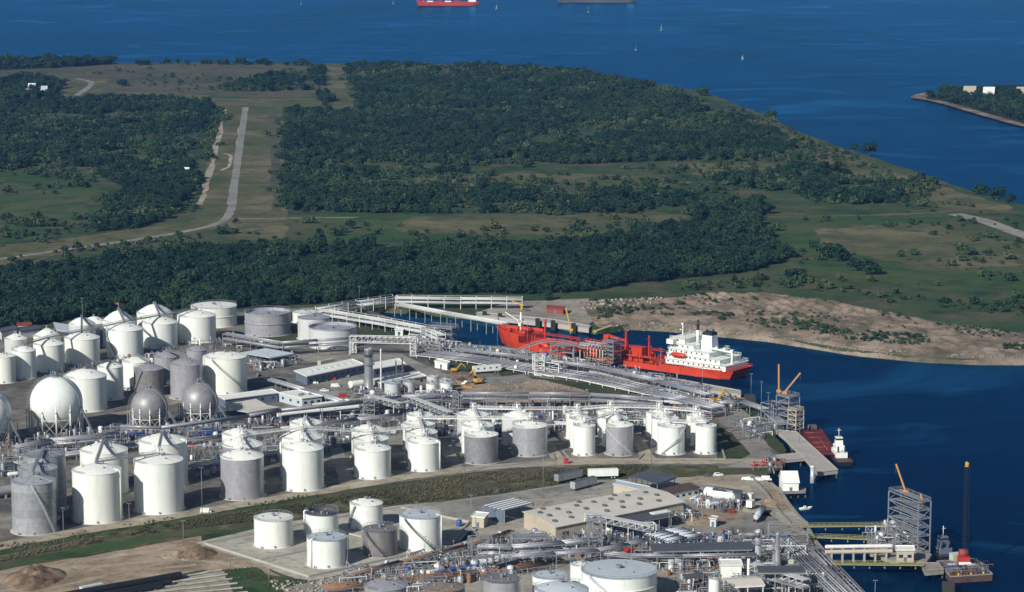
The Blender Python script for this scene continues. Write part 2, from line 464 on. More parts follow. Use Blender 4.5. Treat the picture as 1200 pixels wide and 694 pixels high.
def flat(name, pts, z, mat, label, kind='structure'):
    mb = MB(); n = len(pts)
    v2 = [Vector((p.x, p.y, 0)) for p in pts]
    fs = []
    for t in tessellate_polygon([v2]):
        a, b, c = [v2[i].to_2d() for i in t]
        fs.append(tuple(t) if (b - a).cross(c - a) > 0 else tuple(t)[::-1])
    mb.add([(p.x, p.y, z) for p in pts], fs)
    return struct(mb.build(name, mat), label, kind)

def sheet(name, px, mat, z, label, amp=0.0, step=8.0, sub=0, seed=1):
    pts = wpts(px)
    if sub: pts = catmull(pts, sub)
    if amp: pts = jag(pts, amp, step, seed)
    if amp > 6.5: pts = jag(jag(pts, amp * 0.7, 12, seed + 1), amp * 0.35, 5, seed + 2)
    return flat(name, pts, z, MT[mat], label)

def strip(name, px, width, mat, z, label, sub=6, amp=0.0, seed=3):
    "road or path: constant width ribbon along a photo line"
    c = catmull(wpts(px), sub, False)
    r = random.Random(seed)
    L = []; Rr = []
    for i, p in enumerate(c):
        a = c[max(0, i - 1)]; b = c[min(len(c) - 1, i + 1)]
        d = (b - a).normalized(); nr = Vector((-d.y, d.x, 0))
        w = width / 2
        L.append(p + nr * (w + r.uniform(-amp, amp))); Rr.append(p - nr * (w + r.uniform(-amp, amp)))
    mb = MB(); n = len(c)
    mb.add([(p.x, p.y, z) for p in L] + [(p.x, p.y, z) for p in Rr], [(i, n + i, n + i + 1, i + 1) for i in range(n - 1)])
    return struct(mb.build(name, MT[mat]), label)

# water: one sheet to the horizon
mb = MB()
gx = [-9000, -2500, -600, 0, 600, 2500, 9000]; gy = [-1500, 400, 1200, 2400, 4000, 7000, 16000]
mb.add([(x, y, WATER_Z) for y in gy for x in gx], [(j * 7 + i, j * 7 + i + 1, j * 7 + i + 8, j * 7 + i + 7) for j in range(6) for i in range(6)])
struct(mb.build('water', MT['water']), 'deep blue bay and ship channel water')
# sea bed so that the place goes on below the water
mb = MB()
mb.box((0, 7250, -9), (18000, 17500, 2))
struct(mb.build('sea_bed', MT['forestfloor']), 'dark bed under the water')

LAND_PX = [(-900, 70), (-300, 71), (0, 72), (130, 74), (240, 73), (370, 74), (480, 75), (600, 76), (650, 79), (700, 87), (745, 95), (790, 102), (830, 109), (862, 122),
    (905, 138), (928, 151), (960, 163), (1000, 177), (1040, 190), (1090, 207), (1140, 224), (1200, 240), (1300, 268), (1500, 320), (1560, 380), (1480, 437), (1320, 428),
    (1200, 421), (1150, 421), (1080, 418), (1030, 413), (1000, 410), (950, 402), (900, 394), (840, 388), (780, 382), (740, 380), (715, 385), (690, 386),
    (640, 378), (600, 373), (560, 369.5), (520, 366), (470, 362), (440, 361), (428, 365), (470, 378), (520, 393), (528, 402)]
QUAY_PX = [(590, 406), (640, 414), (700, 427), (760, 439), (820, 450), (868, 460), (884, 468), (892, 483), (905, 492), (911, 501), (906, 509), (917, 522),
    (921, 532), (920, 541), (911, 550), (897, 558), (903, 567), (916, 579), (923, 590), (933, 603), (943, 613), (956, 636), (974, 657), (1003, 687), (1040, 725), (1150, 860)]
lp = wpts(LAND_PX)
natural = jag(catmull(lp[1:], 3, False), 2.2, 14, 5)[:-1]
natural = natural[:len(natural)]
near = [Vector((330, 330, 0)), Vector((-1500, 330, 0)), Vector((-2300, 1500, 0)), Vector((-2600, 3300, 0))]
coast = []
cm = catmull(lp[1:], 3, False)
rj = random.Random(4)
for i, p in enumerate(cm):
    coast.append(p)
    if i + 1 < len(cm):
        q = cm[i + 1]; k = int((q - p).length / 16); nr = Vector((-(q - p).y, (q - p).x, 0)).normalized()
        for j in range(1, k):
            coast.append(p.lerp(q, j / k) + nr * rj.uniform(-3.0, 3.0) * (1.0 if p.y > 1420 or p.x > 120 else 0.25))
poly = [lp[0]] + coast + wpts(QUAY_PX) + near
n = len(poly)
area = sum(poly[i].x * poly[(i + 1) % n].y - poly[(i + 1) % n].x * poly[i].y for i in range(n))
if area < 0: poly.reverse()
mb = MB()
fs = []
for t in tessellate_polygon([[Vector((p.x, p.y, 0)) for p in poly]]):
    a, b, c = [poly[i].to_2d() for i in t]
    fs.append(tuple(t) if (b - a).cross(c - a) > 0 else tuple(t)[::-1])
out = []
for i in range(n):
    d = (poly[(i + 1) % n] - poly[i - 1]).normalized()
    w = 3.5 if poly[i].y > 1420 or (poly[i].x > 60 and poly[i].y > 1300) else 0.6
    out.append((poly[i].x + d.y * w, poly[i].y - d.x * w, -3.4))
nv = len(mb.v)
mb.add([(p.x, p.y, 0) for p in poly] + out, fs + [(i, n + i, n + (i + 1) % n, (i + 1) % n) for i in range(n)])
struct(mb.build('ground', MT['marsh']), 'grassy marsh land and plant ground')

PEN_PX = [(1067, 113), (1085, 116), (1110, 122), (1140, 131), (1172, 140), (1200, 147), (1300, 166), (1500, 190), (1600, 150), (1500, 98), (1300, 99), (1180, 104), (1110, 106), (1080, 108)]
pp = jag(catmull(wpts(PEN_PX), 3), 5, 18, 8)
flat('headland', pp, -1.2, MT['sand'], 'sandy wooded headland across the strait')
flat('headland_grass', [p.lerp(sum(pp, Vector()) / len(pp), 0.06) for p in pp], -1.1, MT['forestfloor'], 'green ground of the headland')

# -------- fields and clearings of the far land
sheet('fallow_field', [(0, 84), (120, 76), (250, 75), (378, 77), (384, 92), (380, 113), (300, 115), (245, 112), (180, 110), (90, 113), (60, 100), (0, 92)], 'field', 0.05, 'wide pale fallow field near the bay', 6, 30, 0, 2)
sheet('bare_field', [(78, 93), (130, 92), (112, 113), (170, 107), (245, 112), (240, 117), (75, 113)], 'drygrass', 0.08, 'bare brown corner of the fallow field', 5, 25, 0, 3)
sheet('dry_field', [(235, 116), (375, 115), (376, 127), (300, 127), (234, 123)], 'drygrass', 0.09, 'dry strip of field at the road end', 3, 20, 0, 4)
sheet('firebreak', [(377, 75), (397, 75), (417, 128), (389, 128)], 'drygrass', 0.1, 'straight cut through the far wood', 4, 25, 0, 5)
sheet('clearing', [(262, 125), (333, 127), (334, 180), (337, 248), (336, 280), (280, 283), (266, 262), (226, 262), (238, 215)], 'drygrass', 0.1, 'long mown clearing beside the straight road', 2.5, 18, 0, 6)
sheet('meadow', [(0, 205), (60, 195), (115, 200), (118, 222), (100, 240), (120, 262), (60, 275), (0, 285)], 'meadow', 0.06, 'open meadow among the scrub', 5, 20, 0, 8)
sheet('field_path', [(0, 287), (60, 282), (130, 272), (200, 262), (230, 260), (272, 256), (262, 268), (180, 280), (90, 293), (0, 312)], 'drygrass', 0.07, 'dry grass beside the country road', 2.5, 15, 0, 9)
sheet('meadow', [(340, 252), (560, 250), (760, 248), (818, 256), (822, 280), (640, 284), (470, 284), (345, 284), (280, 287), (285, 262)], 'meadow', 0.06, 'long green meadow before the near wood', 4, 18, 0, 10)
sheet('dry_meadow', [(480, 254), (640, 251), (810, 252), (818, 272), (700, 277), (560, 276), (470, 272)], 'drygrass', 0.1, 'dry reddish streaks of the long meadow', 8, 14, 0, 11)
sheet('marsh_field', [(895, 252), (1080, 252), (1200, 262), (1260, 300), (1230, 340), (1000, 330), (900, 300)], 'meadow', 0.06, 'open marsh field near the shore', 6, 20, 0, 12)
sheet('dry_marsh', [(960, 268), (1080, 262), (1200, 285), (1200, 312), (1080, 318), (985, 296)], 'drygrass', 0.09, 'brown dry patch of the marsh field', 9, 18, 0, 13)
sheet('dry_marsh', [(800, 192), (880, 190), (975, 198), (985, 206), (900, 212), (820, 207)], 'drygrass', 0.09, 'brown dry patch below the far wood', 7, 18, 0, 14)
sheet('dry_marsh', [(480, 210), (620, 203), (740, 206), (815, 214), (760, 222), (600, 216), (500, 220)], 'drygrass', 0.09, 'brown dry patch in the middle of the wood', 9, 18, 0, 15)
sheet('shore_marsh', [(880, 135), (960, 168), (1060, 205), (1160, 236), (1200, 250), (1120, 245), (1000, 205), (930, 175)], 'drygrass', 0.07, 'yellow marsh strip along the strait', 7, 20, 0, 16)
strip('sand_track', [(900, 254), (1000, 253), (1090, 250), (1120, 247), (1210, 252)], 5, 'drygrass', 0.13, 'sandy track crossing the marsh', 6, 1.2)
strip('shore_road', [(1118, 251), (1150, 258), (1178, 268), (1215, 281)], 14, 'farroad', 0.15, 'pale grey road bend by the right shore')
strip('straight_road', [(288, 126), (284, 150), (279, 185), (274, 220), (270, 248), (255, 262), (215, 272), (160, 281), (90, 291), (0, 304), (-60, 313)], 6.5, 'farroad', 0.18, 'straight grey road running inland and curving left', 8, 0.4)
strip('sand_track', [(264, 128), (256, 160), (249, 190), (240, 222), (234, 240)], 4.5, 'road', 0.16, 'white sandy track beside the straight road', 6, 1.6)
strip('sand_track', [(280, 150), (276, 190), (272, 225), (268, 240)], 2.0, 'road', 0.17, 'worn sandy line beside the straight road', 6, 1.2)
strip('grass_strip', [(318, 130), (322, 190), (324, 250)], 7, 'field', 0.13, 'mown stripe along the clearing', 6, 2.0)
strip('sand_track', [(262, 180), (270, 183), (268, 195), (259, 200)], 3, 'road', 0.165, 'short sandy loop on the clearing', 6, 0.8)
strip('field_road', [(88, 92), (106, 96), (104, 102), (90, 112)], 7, 'farroad', 0.16, 'pale road bend at the far field', 6, 0.6)
strip('sand_track', [(272, 257), (340, 256), (420, 255)], 4, 'farroad', 0.16, 'faint track along the meadow', 5, 0.8)
strip('dirt_track', [(0, 330), (20, 322), (60, 300), (150, 283), (232, 258)], 4, 'drygrass', 0.15, 'faint dirt track left of the road', 6, 1)

# -------- woods
def pip(pts, poly):
    x, y = pts[:, 0], pts[:, 1]
    inside = np.zeros(len(pts), bool)
    n = len(poly)
    for i in range(n):
        x1, y1 = poly[i][0], poly[i][1]; x2, y2 = poly[i - 1][0], poly[i - 1][1]
        c = ((y1 > y) != (y2 > y))
        with np.errstate(divide='ignore', invalid='ignore'):
            xi = (x2 - x1) * (y - y1) / (y2 - y1) + x1
        inside ^= c & (x < xi)
    return inside

def vnoise(p, s, seed=0):
    "smooth value noise on 2-D points"
    g = np.random.default_rng(seed).random((256, 256))
    q = p / s; i = np.floor(q).astype(int); f = q - i
    f = f * f * (3 - 2 * f)
    a = g[i[:, 0] % 256, i[:, 1] % 256]; b = g[(i[:, 0] + 1) % 256, i[:, 1] % 256]
    c = g[i[:, 0] % 256, (i[:, 1] + 1) % 256]; d = g[(i[:, 0] + 1) % 256, (i[:, 1] + 1) % 256]
    return (a * (1 - f[:, 0]) + b * f[:, 0]) * (1 - f[:, 1]) + (c * (1 - f[:, 0]) + d * f[:, 0]) * f[:, 1]

def scatter(poly, space, jit=0.55, seed=0):
    w = np.array([(p.x, p.y) for p in poly])
    lo, hi = w.min(0), w.max(0)
    gx, gy = np.meshgrid(np.arange(lo[0], hi[0], space), np.arange(lo[1], hi[1], space))
    p = np.stack([gx.ravel(), gy.ravel()], 1)
    p += np.random.default_rng(seed).uniform(-jit, jit, p.shape) * space
    return p[pip(p, w)]

def crown_mesh(seed, rx, h, lobes, quads, leaf, z0, trunk=True, name='tree_form'):
    "leaf clumps spread over several uneven lobes, with a tapered trunk and limbs"
    g = np.random.default_rng(seed)
    V = []; Fq = []; mi = []
    L = []
    for k in range(lobes):
        a = g.uniform(0, 2 * math.pi); rr = rx * math.sqrt(g.uniform(0, 1)) * 0.62
        zz = z0 + (h - z0) * g.uniform(0.25, 0.78)
        L.append((rr * math.cos(a), rr * math.sin(a), zz, rx * g.uniform(0.34, 0.58), (h - z0) * g.uniform(0.2, 0.3)))
    L.append((0, 0, z0 + (h - z0) * 0.6, rx * 0.6, (h - z0) * 0.4))
    for q in range(quads):
        lx, ly, lz, lr, lh = L[g.integers(len(L))]
        d = g.normal(size=3); d /= np.linalg.norm(d)
        if d[2] < -0.55: d[2] *= -1
        k = g.uniform(0.62, 1.08)
        c = np.array([lx + d[0] * lr * k, ly + d[1] * lr * k, lz + d[2] * lh * k])
        nrm = d + g.normal(size=3) * 0.45; nrm /= np.linalg.norm(nrm)
        u = np.cross(nrm, g.normal(size=3)); u /= np.linalg.norm(u); v = np.cross(nrm, u)
        s1 = leaf * g.uniform(0.6, 1.25); s2 = leaf * g.uniform(0.5, 1.0)
        o = len(V)
        V += [c - u * s1 - v * s2 * 0.5, c + u * s1 * 0.2 - v * s2, c + u * s1 + v * s2 * 0.4, c - u * s1 * 0.3 + v * s2]
        Fq.append((o, o + 1, o + 2, o + 3)); mi.append(0)
    crown = (V, Fq)
    tb = MB()
    top = z0 + (h - z0) * 0.5
    tb.tube((0, 0, -0.3), (0, 0, top), rx * 0.075 + 0.08, rx * 0.03, 6)
    for k in range(4):
        lx, ly, lz, lr, lh = L[k % len(L)]
        tb.tube((0, 0, top * 0.55), (lx * 0.8, ly * 0.8, lz), rx * 0.035 + 0.03, 0.04, 5)
    return crown, tb

TREES = []       # (crown mesh, trunk mesh)
forms = bpy.data.collections.new('tree_forms')
specs = [(4.6, 6.8, 8, 470, 0.62, 0.3), (6.0, 7.6, 10, 620, 0.68, 0.4), (3.4, 5.2, 6, 360, 0.52, 0.2), (4.4, 8.6, 8, 480, 0.6, 0.6), (7.0, 6.4, 12, 680, 0.70, 0.3), (5.2, 7.4, 9, 520, 0.62, 0.3)]
for i, s in enumerate(specs):
    (V, Fq), tb = crown_mesh(50 + i, s[0], s[1], s[2], s[3], s[4], s[5])
    cm_ = bpy.data.meshes.new('tree_crown'); cm_.from_pydata([tuple(v) for v in V], [], Fq); cm_.materials.append(MT['leaf'])
    tm = bpy.data.meshes.new('tree_trunk'); tm.from_pydata(tb.v, [], tb.f); tm.materials.append(MT['bark'])
    TREES.append((cm_, tm))
    jm = MB(); jm.add(V, Fq, 0); jm.add(tb.v, tb.f, 1)
    me = bpy.data.meshes.new('tree_form'); me.from_pydata(jm.v, [], jm.f); me.materials.append(MT['leaf']); me.materials.append(MT['bark'])
    me.polygons.foreach_set('material_index', jm.m)
    forms.objects.link(bpy.data.objects.new('tree_form%d' % i, me))
scrubs = bpy.data.collections.new('scrub_forms')
for i, s in enumerate([(2.4, 2.6, 5, 120, 0.5, 0.3), (3.2, 3.4, 6, 150, 0.55, 0.4), (1.7, 1.8, 4, 90, 0.4, 0.2)]):
    (V, Fq), tb = crown_mesh(80 + i, s[0], s[1], s[2], s[3], s[4], s[5])
    me = bpy.data.meshes.new('scrub_form'); me.from_pydata([tuple(v) for v in V], [], Fq); me.materials.append(MT['leaf2'])
    scrubs.objects.link(bpy.data.objects.new('scrub_form%d' % i, me))
tufts = bpy.data.collections.new('tuft_forms')
for i in range(3):
    g = np.random.default_rng(300 + i); V = []; Fq = []
    for k in range(26):
        a = g.uniform(0, 6.28); r0 = g.uniform(0, 0.55); l = g.uniform(0.5, 1.2); t = g.uniform(0.1, 0.6)
        c = np.array([r0 * math.cos(a), r0 * math.sin(a), -0.05]); d = np.array([math.cos(a) * t, math.sin(a) * t, 1.0]) * l
        s = np.array([-math.sin(a), math.cos(a), 0]) * g.uniform(0.10, 0.2)
        o = len(V); V += [c - s, c + s, c + d + s * 0.3, c + d - s * 0.3]; Fq.append((o, o + 1, o + 2, o + 3))
    me = bpy.data.meshes.new('tuft_form'); me.from_pydata([tuple(v) for v in V], [], Fq); me.materials.append(MT['tuft'])
    tufts.objects.link(bpy.data.objects.new('tuft_form%d' % i, me))

def gn_tree(coll):
    ng = bpy.data.node_groups.new('spread_' + coll.name, 'GeometryNodeTree')
    ng.interface.new_socket(name='Geometry', in_out='INPUT', socket_type='NodeSocketGeometry')
    ng.interface.new_socket(name='Geometry', in_out='OUTPUT', socket_type='NodeSocketGeometry')
    N = ng.nodes.new; l = ng.links.new
    gi = N('NodeGroupInput'); go = N('NodeGroupOutput')
    ip = N('GeometryNodeInstanceOnPoints'); ci = N('GeometryNodeCollectionInfo')
    ci.inputs['Collection'].default_value = coll
    ci.inputs['Separate Children'].default_value = True
    ci.inputs['Reset Children'].default_value = True
    def attr(nm, ty):
        a = N('GeometryNodeInputNamedAttribute'); a.data_type = ty; a.inputs['Name'].default_value = nm
        return a.outputs['Attribute']
    l(gi.outputs[0], ip.inputs['Points']); l(ci.outputs[0], ip.inputs['Instance'])
    ip.inputs['Pick Instance'].default_value = True
    l(attr('form', 'INT'), ip.inputs['Instance Index'])
    er = N('FunctionNodeEulerToRotation'); l(attr('turn', 'FLOAT_VECTOR'), er.inputs[0])
    l(er.outputs[0], ip.inputs['Rotation'])
    l(attr('size', 'FLOAT_VECTOR'), ip.inputs['Scale'])
    l(ip.outputs[0], go.inputs[0])
    return ng
GN = {c.name: gn_tree(c) for c in (forms, scrubs, tufts)}

def mass(name, pts, coll, smin, smax, label, z=0.0, seed=0, zs=None, flat_=None):
    g = np.random.default_rng(seed); n = len(pts)
    me = bpy.data.meshes.new(name)
    if zs is None: zs = np.full(n, z)
    me.from_pydata(np.column_stack([pts, zs]).tolist(), [], [])
    s = smin * 0.85 + (smax * 1.1 - smin * 0.85) * g.random(n) ** 1.3
    sv = np.stack([s * g.uniform(0.9, 1.15, n), s * g.uniform(0.9, 1.15, n), s * g.uniform(0.85, 1.2, n)], 1)
    if flat_ is not None: sv[:, 2] *= flat_
    tv = np.zeros((n, 3)); tv[:, 2] = g.uniform(0, 6.283, n)
    a = me.attributes.new('size', 'FLOAT_VECTOR', 'POINT'); a.data.foreach_set('vector', sv.ravel())
    a = me.attributes.new('turn', 'FLOAT_VECTOR', 'POINT'); a.data.foreach_set('vector', tv.ravel())
    a = me.attributes.new('form', 'INT', 'POINT'); a.data.foreach_set('value', g.integers(0, len(coll.objects), n).astype(np.int32))
    o = link(name, me)
    md = o.modifiers.new('spread', 'NODES'); md.node_group = GN[coll.name]
    return struct(o, label, 'stuff')

WOODS = [   # photo outline of the ground each wood stands on, spacing, size, label, thinning
    ([(0, 122), (70, 118), (150, 116), (235, 118), (247, 128), (243, 160), (232, 200), (222, 232), (205, 252), (165, 268), (110, 272), (118, 240), (150, 225), (112, 198), (50, 192), (0, 200), (-60, 205), (-80, 120)], 5.6, 0.58, 0.86, 'dark scrubby wood left of the straight road', 0.36),
    ([(404, 77.5), (480, 77), (600, 78), (648, 81), (700, 89), (745, 97), (800, 107), (812, 116), (790, 124), (840, 130), (885, 140), (905, 152), (915, 166), (968, 186), (930, 191), (800, 188), (700, 192), (600, 200), (480, 208), (420, 226), (335, 246), (334, 200), (333, 130), (384, 131), (426, 130)], 5.3, 0.58, 0.84, 'wide dark green wood in the middle distance', 0.36),
    ([(340, 226), (480, 222), (620, 224), (740, 228), (762, 240), (745, 250), (560, 250), (430, 250), (340, 248)], 6.2, 0.66, 0.95, 'wood edge along the long meadow', 0.3),
    ([(0, 322), (90, 312), (180, 300), (260, 294), (345, 290), (470, 290), (600, 291), (700, 286), (770, 272), (812, 255), (830, 246), (884, 244), (894, 262), (890, 284), (925, 296), (910, 308), (880, 318), (820, 324), (740, 332), (700, 341), (620, 345), (520, 345), (470, 345), (380, 356), (280, 362), (170, 368), (90, 373), (30, 384), (0, 388), (-70, 395), (-70, 325)], 5.2, 0.62, 0.94, 'dense dark wood standing behind the tank farm', 0.05),
    ([(-60, 82), (0, 82), (60, 80), (128, 76), (136, 72), (60, 73), (-60, 74)], 9.0, 1.0, 1.35, 'far dark wood at the left end of the bay shore', 0.05),
    ([(140, 75.5), (240, 74.4), (330, 74.6), (375, 76), (374, 78), (250, 76), (140, 77)], 10, 0.6, 0.9, 'thin line of trees along the far bay shore', 0.25),
    ([(300, 92), (345, 84), (372, 82), (380, 96), (360, 106), (290, 108), (258, 104)], 9.5, 0.7, 1.05, 'scattered trees on the far fallow field', 0.42),
    ([(368, 79), (375, 79), (386, 126), (379, 127)], 8, 0.7, 1.0, 'tree line left of the straight cut', 0.1),
    ([(0, 95), (40, 92), (72, 97), (78, 112), (60, 118), (0, 118), (-30, 110)], 8.5, 0.8, 1.1, 'trees around the far white houses', 0.3),
    ([(905, 200), (950, 196), (985, 202), (1000, 212), (1015, 210), (1075, 208), (1100, 216), (1085, 226), (1055, 222), (1050, 238), (1000, 240), (940, 232), (925, 225), (960, 222), (930, 212)], 7.6, 0.7, 1.0, 'scrubby thicket on the marsh before the strait', 0.42),
    ([(830, 206), (900, 208), (960, 218), (955, 226), (880, 222), (835, 216)], 7.4, 0.7, 1.0, 'thicket below the far wood on the right', 0.42),
    ([(1082, 112), (1110, 119), (1140, 127), (1172, 136), (1200, 142), (1290, 158), (1450, 170), (1450, 108), (1290, 104), (1180, 107), (1110, 108)], 9.0, 0.75, 1.1, 'dark wood covering the headland', 0.1),
    ([(760, 226), (830, 238), (880, 240), (905, 250), (880, 256), (800, 252), (755, 240)], 7.2, 0.7, 1.0, 'thicket tongue between meadow and marsh', 0.3),
]
for i, (px, sp, a, b_, lab, thin) in enumerate(WOODS):
    w = wpts(px, 0 if i != 11 else -1.2)
    ed = jag(w, 7, 22, 60 + i)
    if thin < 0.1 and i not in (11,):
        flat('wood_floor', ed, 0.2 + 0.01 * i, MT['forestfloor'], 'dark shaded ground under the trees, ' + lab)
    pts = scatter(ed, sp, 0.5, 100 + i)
    nz = vnoise(pts, 110, 29 + i) * 0.35 + vnoise(pts, 45, 30 + i) * 0.35 + vnoise(pts, 15, 31 + i) * 0.3
    keep = nz > np.quantile(nz, thin)
    pts = pts[keep]; nz = nz[keep]
    if thin > 0.1 and i not in (5, 7, 8, 11):      # undergrowth fills the gaps and frays the edge
        ug = scatter(jag(w, 22, 26, 80 + i), 6.5, 0.5, 140 + i); nu = vnoise(ug, 40, 33 + i) * 0.6 + vnoise(ug, 12, 34 + i) * 0.4
        ug = ug[nu > np.quantile(nu, 0.35)]
        mass('undergrowth', ug, scrubs, 0.6, 1.6, 'low undergrowth in and around the ' + lab, 0.0, 240 + i)
    mass('wood', pts, forms, a * 0.72, b_ * 1.12, lab, 0.0 if i != 11 else -1.1, 200 + i)

# loose scrub over the open land
SCRUB = [
    ([(0, 190), (130, 195), (160, 235), (120, 270), (60, 285), (0, 290)], 9, 0.62, 'low bushes scattered over the left meadow'),
    ([(235, 115), (380, 78), (375, 112), (240, 75), (90, 86), (90, 105)], 22, 0.6, 'low bushes dotted over the fallow field'),
    ([(800, 110), (900, 140), (960, 170), (1060, 205), (1180, 238), (1190, 250), (1060, 250), (940, 245), (800, 230), (780, 195), (960, 190), (900, 150)], 9, 0.60, 'low bushes scattered over the right marsh'),
    ([(480, 205), (640, 200), (800, 196), (820, 215), (760, 226), (480, 224)], 8, 0.5, 'low bushes in the break of the wood'),
    ([(900, 256), (1180, 256), (1260, 300), (1240, 342), (960, 330), (900, 305)], 13, 0.68, 'low bushes dotted over the marsh field'),
    ([(345, 250), (820, 250), (820, 288), (345, 290)], 11, 0.68, 'low bushes dotted over the long meadow'),
    ([(0, 305), (130, 286), (280, 270), (345, 284), (180, 300), (0, 325)], 8, 0.55, 'low bushes between the road and the near wood'),
    ([(620, 347), (760, 338), (900, 325), (1000, 330), (1200, 345), (1200, 372), (1000, 350), (860, 338), (700, 350)], 8, 0.5, 'low bushes behind the sandy bank'),
    ([(245, 128), (262, 128), (238, 215), (226, 258), (215, 240), (236, 200)], 7, 0.3, 'bushes along the edge of the clearing'),
]
for i, (px, sp, thin, lab) in enumerate(SCRUB):
    pts = scatter(wpts(px), sp, 0.5, 400 + i)
    nz = vnoise(pts, 60, 70 + i) * 0.55 + vnoise(pts, 16, 71 + i) * 0.45
    pts = pts[nz > np.quantile(nz, thin)]
    mass('scrub', pts, scrubs, 0.6, 1.5, lab, 0.0, 500 + i)

# single trees that stand clear of the woods
def lone_tree(px, py, s, form, label, group=None):
    p = P(px, py)
    t = thing('tree', label, 'tree', p, rng.uniform(0, 6), group)
    a = link('crown', TREES[form][0], t); b = link('trunk', TREES[form][1], t)
    t.scale = (s, s, s)
    return t
for px, py, s, f, lab, g in [
    (970, 301, 1.5, 4, 'broad dark tree, left one on the marsh field', None), (985, 306, 1.25, 1, 'round tree next to the broad dark tree on the marsh field', None),
    (1003, 318, 1.2, 5, 'dark tree at the front of the marsh field clump', None), (1020, 322, 1.3, 1, 'rightmost dark tree of the marsh field clump', None),
    (955, 295, 1.1, 0, 'small tree left of the broad marsh field tree', None), (930, 328, 1.15, 4, 'low dark tree before the bank behind the near wood', None),
    (1000, 178, 1.1, 0, 'small dark tree at the water edge, left of a pair', None), (1018, 181, 1.4, 1, 'larger dark tree at the water edge, right of a pair', None),
    (1152, 228, 1.2, 4, 'dark shore tree, left of three near the right edge', 'shore trees near the right edge'), (1168, 234, 1.3, 1, 'dark shore tree, middle of three near the right edge', 'shore trees near the right edge'),
    (1184, 238, 1.0, 5, 'dark shore tree, right of three near the right edge', 'shore trees near the right edge'),
    (905, 138, 1.2, 4, 'broad tree on the shore bend above the marsh', None), (822, 112, 1.4, 4, 'broad tree at the right tip of the far wood', None),
    (1094, 218, 1.1, 5, 'round tree right of the marsh thicket', None), (886, 246, 1.3, 3, 'tall tree at the tip of the thicket tongue', None),
    (135, 148 - 4, 1.0, 0, 'tree standing proud of the scrubby left wood', None), (142, 101, 1.2, 4, 'dark bush tree in the middle of the far fallow field', None),
    (412, 268, 0.9, 5, 'small dark tree alone on the long meadow', None), (276, 262, 0.8, 2, 'small tree inside the road bend', None), (640, 366 - 14, 0.9, 5, 'tree behind the dock yard', None),
]:
    lone_tree(px, py, s, f, lab, g)

# -------- sandy spoil bank north of the slip: a ridged height field
BANK_PX = [(668, 353), (720, 351), (780, 351), (840, 348), (900, 350), (1000, 361), (1100, 376), (1230, 393), (1290, 404), (1330, 430), (1200, 423), (1150, 423), (1080, 420), (1030, 415), (1000, 412), (950, 404), (900, 396), (840, 390), (780, 384), (740, 382), (712, 386), (692, 385), (684, 376)]
bw = np.array([(p.x, p.y) for p in wpts(BANK_PX)])
lo, hi = bw.min(0) - 6, bw.max(0) + 6
sx = 1.7
gx, gy = np.meshgrid(np.arange(lo[0], hi[0], sx), np.arange(lo[1], hi[1], sx))
gp = np.stack([gx.ravel(), gy.ravel()], 1)
ins = pip(gp, bw)
dist = np.full(len(gp), 1e9)
for i in range(len(bw)):
    a, b_ = bw[i - 1], bw[i]; d = b_ - a
    t = np.clip(((gp - a) @ d) / (d @ d), 0, 1)
    dist = np.minimum(dist, np.hypot(*(gp - a - t[:, None] * d).T))
f = np.clip(dist / 26, 0, 1); f = f * f * (3 - 2 * f)
xx = (gp[:, 0] - 20) / 330
crest = np.clip((gp[:, 1] - (1535 - 130 * xx)) / 22, -1, 1)            # scarp running along the bank
big = 1.0 + 1.2 * vnoise(gp, 70, 3) + 0.6 * vnoise(gp, 22, 4)
hgt = f * (1.2 + big) + np.clip(dist / 8, 0, 1) * (0.5 + 0.5 * crest) * (4.6 + 1.5 * vnoise(gp, 35, 6)) * np.clip((dist - 4) / 16, 0, 1)
u = gp[:, 0] * 0.83 + gp[:, 1] * 0.55
gul = np.abs(np.mod(u + 9 * vnoise(gp, 25, 8), 7) / 3.5 - 1)
hgt += f * (gul - 0.5) * 2.4 * np.clip(1.2 - np.abs(crest), 0, 1) + f * (vnoise(gp, 9, 9) - 0.5) * 1.6 + f * (vnoise(gp, 4, 10) - 0.5) * 1.5 + f * (vnoise(gp, 2.2, 12) - 0.5) * 0.9
hs_ = np.maximum(hgt, 0) / 1.1; fr_ = hs_ - np.floor(hs_); hgt = 0.35 * hgt + 0.65 * 1.1 * (np.floor(hs_) + fr_ ** 4)
z = np.where(ins, -2.9 + np.clip(dist / 5.0, 0, 1) * 3.05 + np.maximum(hgt, 0) * 1.0, -3.3)
nx, ny = gx.shape[1], gx.shape[0]
mb = MB()
fs = []
insr = ins.reshape(ny, nx)
for j in range(ny - 1):
    for i in range(nx - 1):
        if insr[j:j + 2, i:i + 2].any():
            o = j * nx + i; fs.append((o, o + 1, o + nx + 1, o + nx))
mb.add(np.column_stack([gp, z]).tolist(), fs, 0, True)
bk = mb.build('spoil_bank', MT['sand'])
struct(bk, 'eroded sandy spoil bank along the channel')
BANKZ = (gp, z, nx, lo, sx)
def bank_z(p):
    i = np.clip(((p[:, 0] - lo[0]) / sx).round().astype(int), 0, nx - 1); j = np.clip(((p[:, 1] - lo[1]) / sx).round().astype(int), 0, ny - 1)
    return z[j * nx + i]
